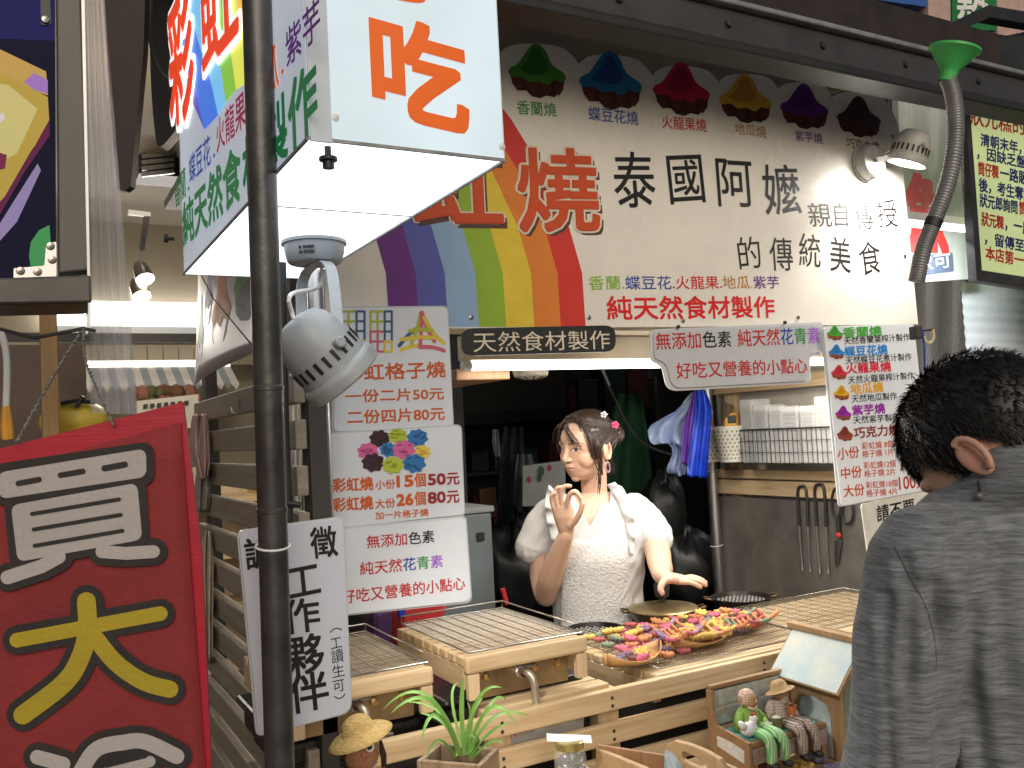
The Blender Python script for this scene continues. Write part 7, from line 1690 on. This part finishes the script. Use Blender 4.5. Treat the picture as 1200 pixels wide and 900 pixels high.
for s in (-1, 1):
    b.ball(h(s*.032, .074, .006), .014, sk, .010, .009, HA); b.ball(h(s*.032, .070, .026), .024, sk, .015, .010, HA)
    ear = h(s*.078, -.012, -.012); er = (L*.8-F*s*.6, F*.8+L*s*.6, U)
    b.ball(ear, .008, sk, .017, .028, er, 18, 12); b.tube([ear+L*s*.010-F*(.004)+U*(.026*math.cos(t))-F*(.015*math.sin(t)) for t in [i*math.pi/9-.5 for i in range(11)]], .0052, sk, 8)
nb = mp(1207, 550, .03)
limb(b, [nb-UZ*.02, nb+UZ*.03+bf*.01, h(0, -.03, -.05)], [.056, .055, .055], sk, 22)
def lv(z, a, d, sh=0.0): return (Vector((foot.x, foot.y, z))+bf*sh, a, d)
mt = [lv(.82, .155, .105), lv(.95, .165, .115), lv(1.08, .158, .110), lv(1.20, .172, .112), lv(1.30, .186, .110), lv(1.385, .178, .092), lv(1.422, .14, .075), lv(1.455, .092, .068)]
eloft(b, [(c, a*.93, d*.9) for c, a, d in mt[:-1]]+[(mt[-1][0], .07, .055)], sk, bl, bf, 32, 2.4)
sh1 = Vector((foot.x, foot.y, 1.355))+bl*.185; sh2 = Vector((foot.x, foot.y, 1.355))-bl*.185
el1 = sh1+bl*.055-UZ*.27+bf*.03; wr1 = el1+bf*.17-UZ*.16-bl*.10; el2 = sh2-bl*.05-UZ*.27+bf*.03; wr2 = el2+bf*.17-UZ*.16+bl*.10
for s_, e_, w_ in ((sh1, el1, wr1), (sh2, el2, wr2)):
    limb(b, [s_, (s_+e_)/2, e_], [.046, .040, .036], sk, 16); limb(b, [e_, (e_+w_)/2, w_], [.042, .036, .026], sk, 16)
    dr = (w_-e_).normalized(); sd = dr.cross(UZ).normalized(); pc_ = w_+dr*.05
    eloft(b, [(w_, .022, .016), (w_+dr*.03, .034, .017), (w_+dr*.08, .038, .014)], sk, sd, UZ, 16, 2.4)
    for k in range(4):
        o_ = w_+dr*.078+sd*(.027-.018*k); ln = (.062, .072, .068, .052)[k]; finger(b, [o_, o_+dr*ln*.5-UZ*.008, o_+dr*ln*.8-UZ*.026, o_+dr*ln*.75-UZ*.045], .0088, sk, .007)
    finger(b, [w_+dr*.02+sd*.03, w_+dr*.05+sd*.05-UZ*.01, w_+dr*.085+sd*.045-UZ*.025], .011, sk, .008)
for s in (-1, 1):
    q = Vector((foot.x, foot.y, .86))+bl*.085*s; limb(b, [q, q-UZ*.36+bf*.015, q-UZ*.78], [.092, .062, .045], sk, 18); fq = Vector((q.x, q.y, .045)); b.ball(fq+bf*.03, .045, sk, .05, .042, None, 14, 10); b.ball(fq+bf*.10, .045, sk, .055, .032, None, 14, 10)
me = fuse(b, .0026, 3); bs2 = (.50, .30, .215)
def mtint(co):
    d = co-HC; x, y, z = d.dot(L), d.dot(F), d.dot(U); c = bs2
    g = math.exp(-(((abs(x)-.088)/.02)**2+((y+.012)/.03)**2+((z+.01)/.04)**2)); c = mixc(c, (.52, .22, .16), .5*g)
    if abs(x) < .03 and abs(z+.06) < .008 and y > .07: c = (.40, .16, .13)
    for s in (-1, 1):
        if (s*x-.034)**2/.0002+(z-.006)**2/.00002 < 1 and y > .05: c = (.03, .02, .015)
    return c
tint(me, mtint); place(me, 'body', MT, [skin('tan skin', bs2)])
# his hair
hb2 = mat('black short hair', (.010, .009, .009), .42, var=.2, vscale=90, spec=.45); b = MB(); rnd = random.Random(9)
def hl2(ph):
    a = abs(math.degrees(ph)); P_ = [(0, 80), (30, 80), (50, 82), (64, 100), (74, 122), (84, 116), (94, 96), (104, 108), (120, 136), (180, 152)]
    for (p, q), (r, s) in zip(P_, P_[1:]):
        if p <= a <= r: return math.radians(q+(s-q)*(a-p)/(r-p))
    return 2.3
def cap2(ph, t, k=1.0): return h(.079*k*math.sin(t)*math.sin(ph), -.010+.099*k*math.sin(t)*math.cos(ph), .030+.090*k*math.cos(t))
rows = []
for i in range(23): rows.append([cap2(2*math.pi*j/64, hl2((2*math.pi*j/64+math.pi) % (2*math.pi)-math.pi)*(.02+.98*i/22), 1.0+.095*(1-(i/22)**4)+.012*math.sin(j*1.9+i*.8)*math.sin(i*1.3)) for j in range(65)])
b.grid(rows, hb2)
ctr = h(0, -.01, .02)
for k in range(6200):
    ph = rnd.uniform(-math.pi, math.pi); u = rnd.uniform(0.0, 1)**.65; t = hl2(ph)*u; k0 = 1.0+.085*(1-u**4)
    p = cap2(ph, t, k0); n1 = (p-ctr).normalized(); dn = (cap2(ph, t+.08, k0)-p).normalized(); sw = n1.cross(dn)
    ln = rnd.uniform(.012, .026)*(1-.45*u**3); d1 = (n1*rnd.uniform(.15, .55)+dn*rnd.uniform(.4, 1.0)+sw*rnd.uniform(-.55, .55)).normalized(); w = rnd.uniform(.0007, .0014)
    q1, q2 = p+d1*ln*.55, p+(d1*.8+dn*.35).normalized()*ln
    b.add([p-sw*w-n1*.003, p+sw*w-n1*.003, q1+sw*w*.8, q1-sw*w*.8, q2], [(0, 1, 2, 3), (3, 2, 4)], hb2)
b.build('hair', MT, smooth='all')
b = MB(); ear = h(-.084, .004, -.034); b.tube(smooth_path([ear, ear-U*.006+F*.006, ear-U*.012+F*.014], 4), .002, black, 6); b.ball(ear-U*.012+F*.014, .005, mat('ear bud', (.15, .15, .16), .3), n=10, k=7); b.build('earphone', MT, smooth='all')
# shirt of grey heather knit
m = bpy.data.materials.new('grey heather knit'); m.use_nodes = True; n_ = m.node_tree.nodes; l_ = m.node_tree.links; bs_ = n_['Principled BSDF']; bs_.inputs['Roughness'].default_value = .85; bs_.inputs['Sheen Weight'].default_value = .2
tc = n_.new('ShaderNodeTexCoord'); mpg = n_.new('ShaderNodeMapping'); mpg.inputs['Scale'].default_value = (26, 26, 330); nz = n_.new('ShaderNodeTexNoise'); nz.inputs['Scale'].default_value = 1; nz.inputs['Detail'].default_value = 6; nz.inputs['Roughness'].default_value = .75
l_.new(tc.outputs['Object'], mpg.inputs[0]); l_.new(mpg.outputs[0], nz.inputs['Vector']); rp = n_.new('ShaderNodeValToRGB'); e = rp.color_ramp.elements; e[0].position = .36; e[1].position = .66; e[0].color = (.075, .083, .092, 1); e[1].color = (.25, .27, .29, 1)
l_.new(nz.outputs['Fac'], rp.inputs[0]); l_.new(rp.outputs[0], bs_.inputs['Base Color']); bp = n_.new('ShaderNodeBump'); bp.inputs['Strength'].default_value = .35; bp.inputs['Distance'].default_value = .002; l_.new(nz.outputs['Fac'], bp.inputs['Height']); l_.new(bp.outputs[0], bs_.inputs['Normal'])
knit = m
b = MB(); eloft(b, [lv(.80, .182, .140), lv(.95, .186, .142)]+[(c, a+.016, d+.018) for c, a, d in mt[2:7]]+[(Vector((nb.x, nb.y, nb.z-.022))*.7+mt[7][0]*.3, .104, .094), (nb+UZ*.004, .082, .080), (nb+UZ*.032+bf*.01, .070, .070)], knit, bl, bf, 44, 2.3)
for s_, e_, w_, k in ((sh1, el1, wr1, 1), (sh2, el2, wr2, -1)):
    limb(b, [s_-bl*.05*k+UZ*.006, s_, (s_+e_)/2, e_-UZ*.005, (e_+w_)/2-UZ*.004, w_-(w_-e_)*.06], [.066, .070, .064, .060, .052, .040], knit, 22)
me = fuse(b, .005, 6)
NR = [v.normal.copy() for v in me.vertices]
for v, nv in zip(me.vertices, NR):
    d = v.co-sh1; q = v.co; a_ = .0035*math.sin((q.z*38+q.dot(bl)*30)+2.2*math.sin(q.dot(bf)*20))*math.exp(-max(0, (q.z-1.30))*14)+.002*math.sin(q.dot(bl)*70+q.z*9+2*math.sin(q.z*14)); v.co += nv*a_
bm = bmesh.new(); bm.from_mesh(me); bmesh.ops.delete(bm, geom=[fc_ for fc_ in bm.faces if (fc_.calc_center_median()-(nb+UZ*.032+bf*.01)).length < .066 and fc_.normal.z > .6], context='FACES'); bm.to_mesh(me); bm.free()
from mathutils.bvhtree import BVHTree
folds = [([(1092, 690), (1104, 760), (1108, 830), (1112, 920)], 13, .011), ([(1118, 640), (1104, 690), (1094, 740)], 11, .007), ([(1060, 660), (1072, 720), (1060, 800)], 9, .005), ([(1040, 700), (1036, 780), (1044, 900)], 8, .005),
         ([(1140, 720), (1132, 790), (1150, 900)], 14, .008), ([(1180, 620), (1168, 700), (1180, 800)], 14, .006), ([(1015, 740), (1022, 830), (1018, 920)], 7, .004), ([(1130, 610), (1160, 640), (1200, 650)], 8, .004)]
fp = [(smooth_path(p, 8), w, dp_) for p, w, dp_ in folds]; NR = [v.normal.copy() for v in me.vertices]
for v, nv in zip(me.vertices, NR):
    if nv.dot(CAM-v.co) < 0: continue
    x, y, z = topx(v.co)
    for P_, w, dp_ in fp:
        if not (P_[0].y-25 < y < P_[-1].y+25): continue
        dd = min((p.x-x)**2+(p.y-y)**2 for p in P_)
        if dd < 9*w*w: r2 = dd/(w*w); v.co -= nv*(dp_*(math.exp(-r2)-.45*math.exp(-(math.sqrt(r2)-1.8)**2*1.5)))
bt = BVHTree.FromPolygons([v.co for v in me.vertices], [tuple(p.vertices) for p in me.polygons]); seam_pts = []
for p in smooth_path([(1048, 640), (1062, 668), (1082, 705), (1094, 742), (1098, 780)], 8):
    hit = bt.ray_cast(CAM, ray(p.x, p.y).normalized())
    if hit[0] is not None: seam_pts.append(hit[0])
sh = place(me, 'shirt', MT, [knit])
b = MB(); b.tube(seam_pts, .0008, mat('dark seam thread', (.09, .095, .105), .9), 6); b.build('sleeve_seam', sh, smooth='all'); md = sh.modifiers.new('s', 'SOLIDIFY'); md.thickness = .003; md.offset = -1

# trousers and shoes
tr_ = mat('dark trousers', (.02, .022, .03), .8, var=.2); b = MB()
eloft(b, [lv(.76, .17, .125), lv(.90, .172, .128)], tr_, bl, bf, 32)
for s in (-1, 1):
    q = Vector((foot.x, foot.y, .84))+bl*.087*s; limb(b, [q, q-UZ*.36+bf*.015, q-UZ*.72], [.105, .085, .070], tr_, 20)
place(fuse(b, .008, 4), 'trousers', MT, [tr_])
for s in (-1, 1):
    q = Vector((foot.x, foot.y, .045))+bl*.087*s; b = MB(); b.ball(q+bf*.035, .055, black, .06, .045, None, 16, 10); b.ball(q+bf*.11, .052, black, .06, .038, None, 16, 10); place(fuse(b, .006, 3), 'shoe', MT, [black])
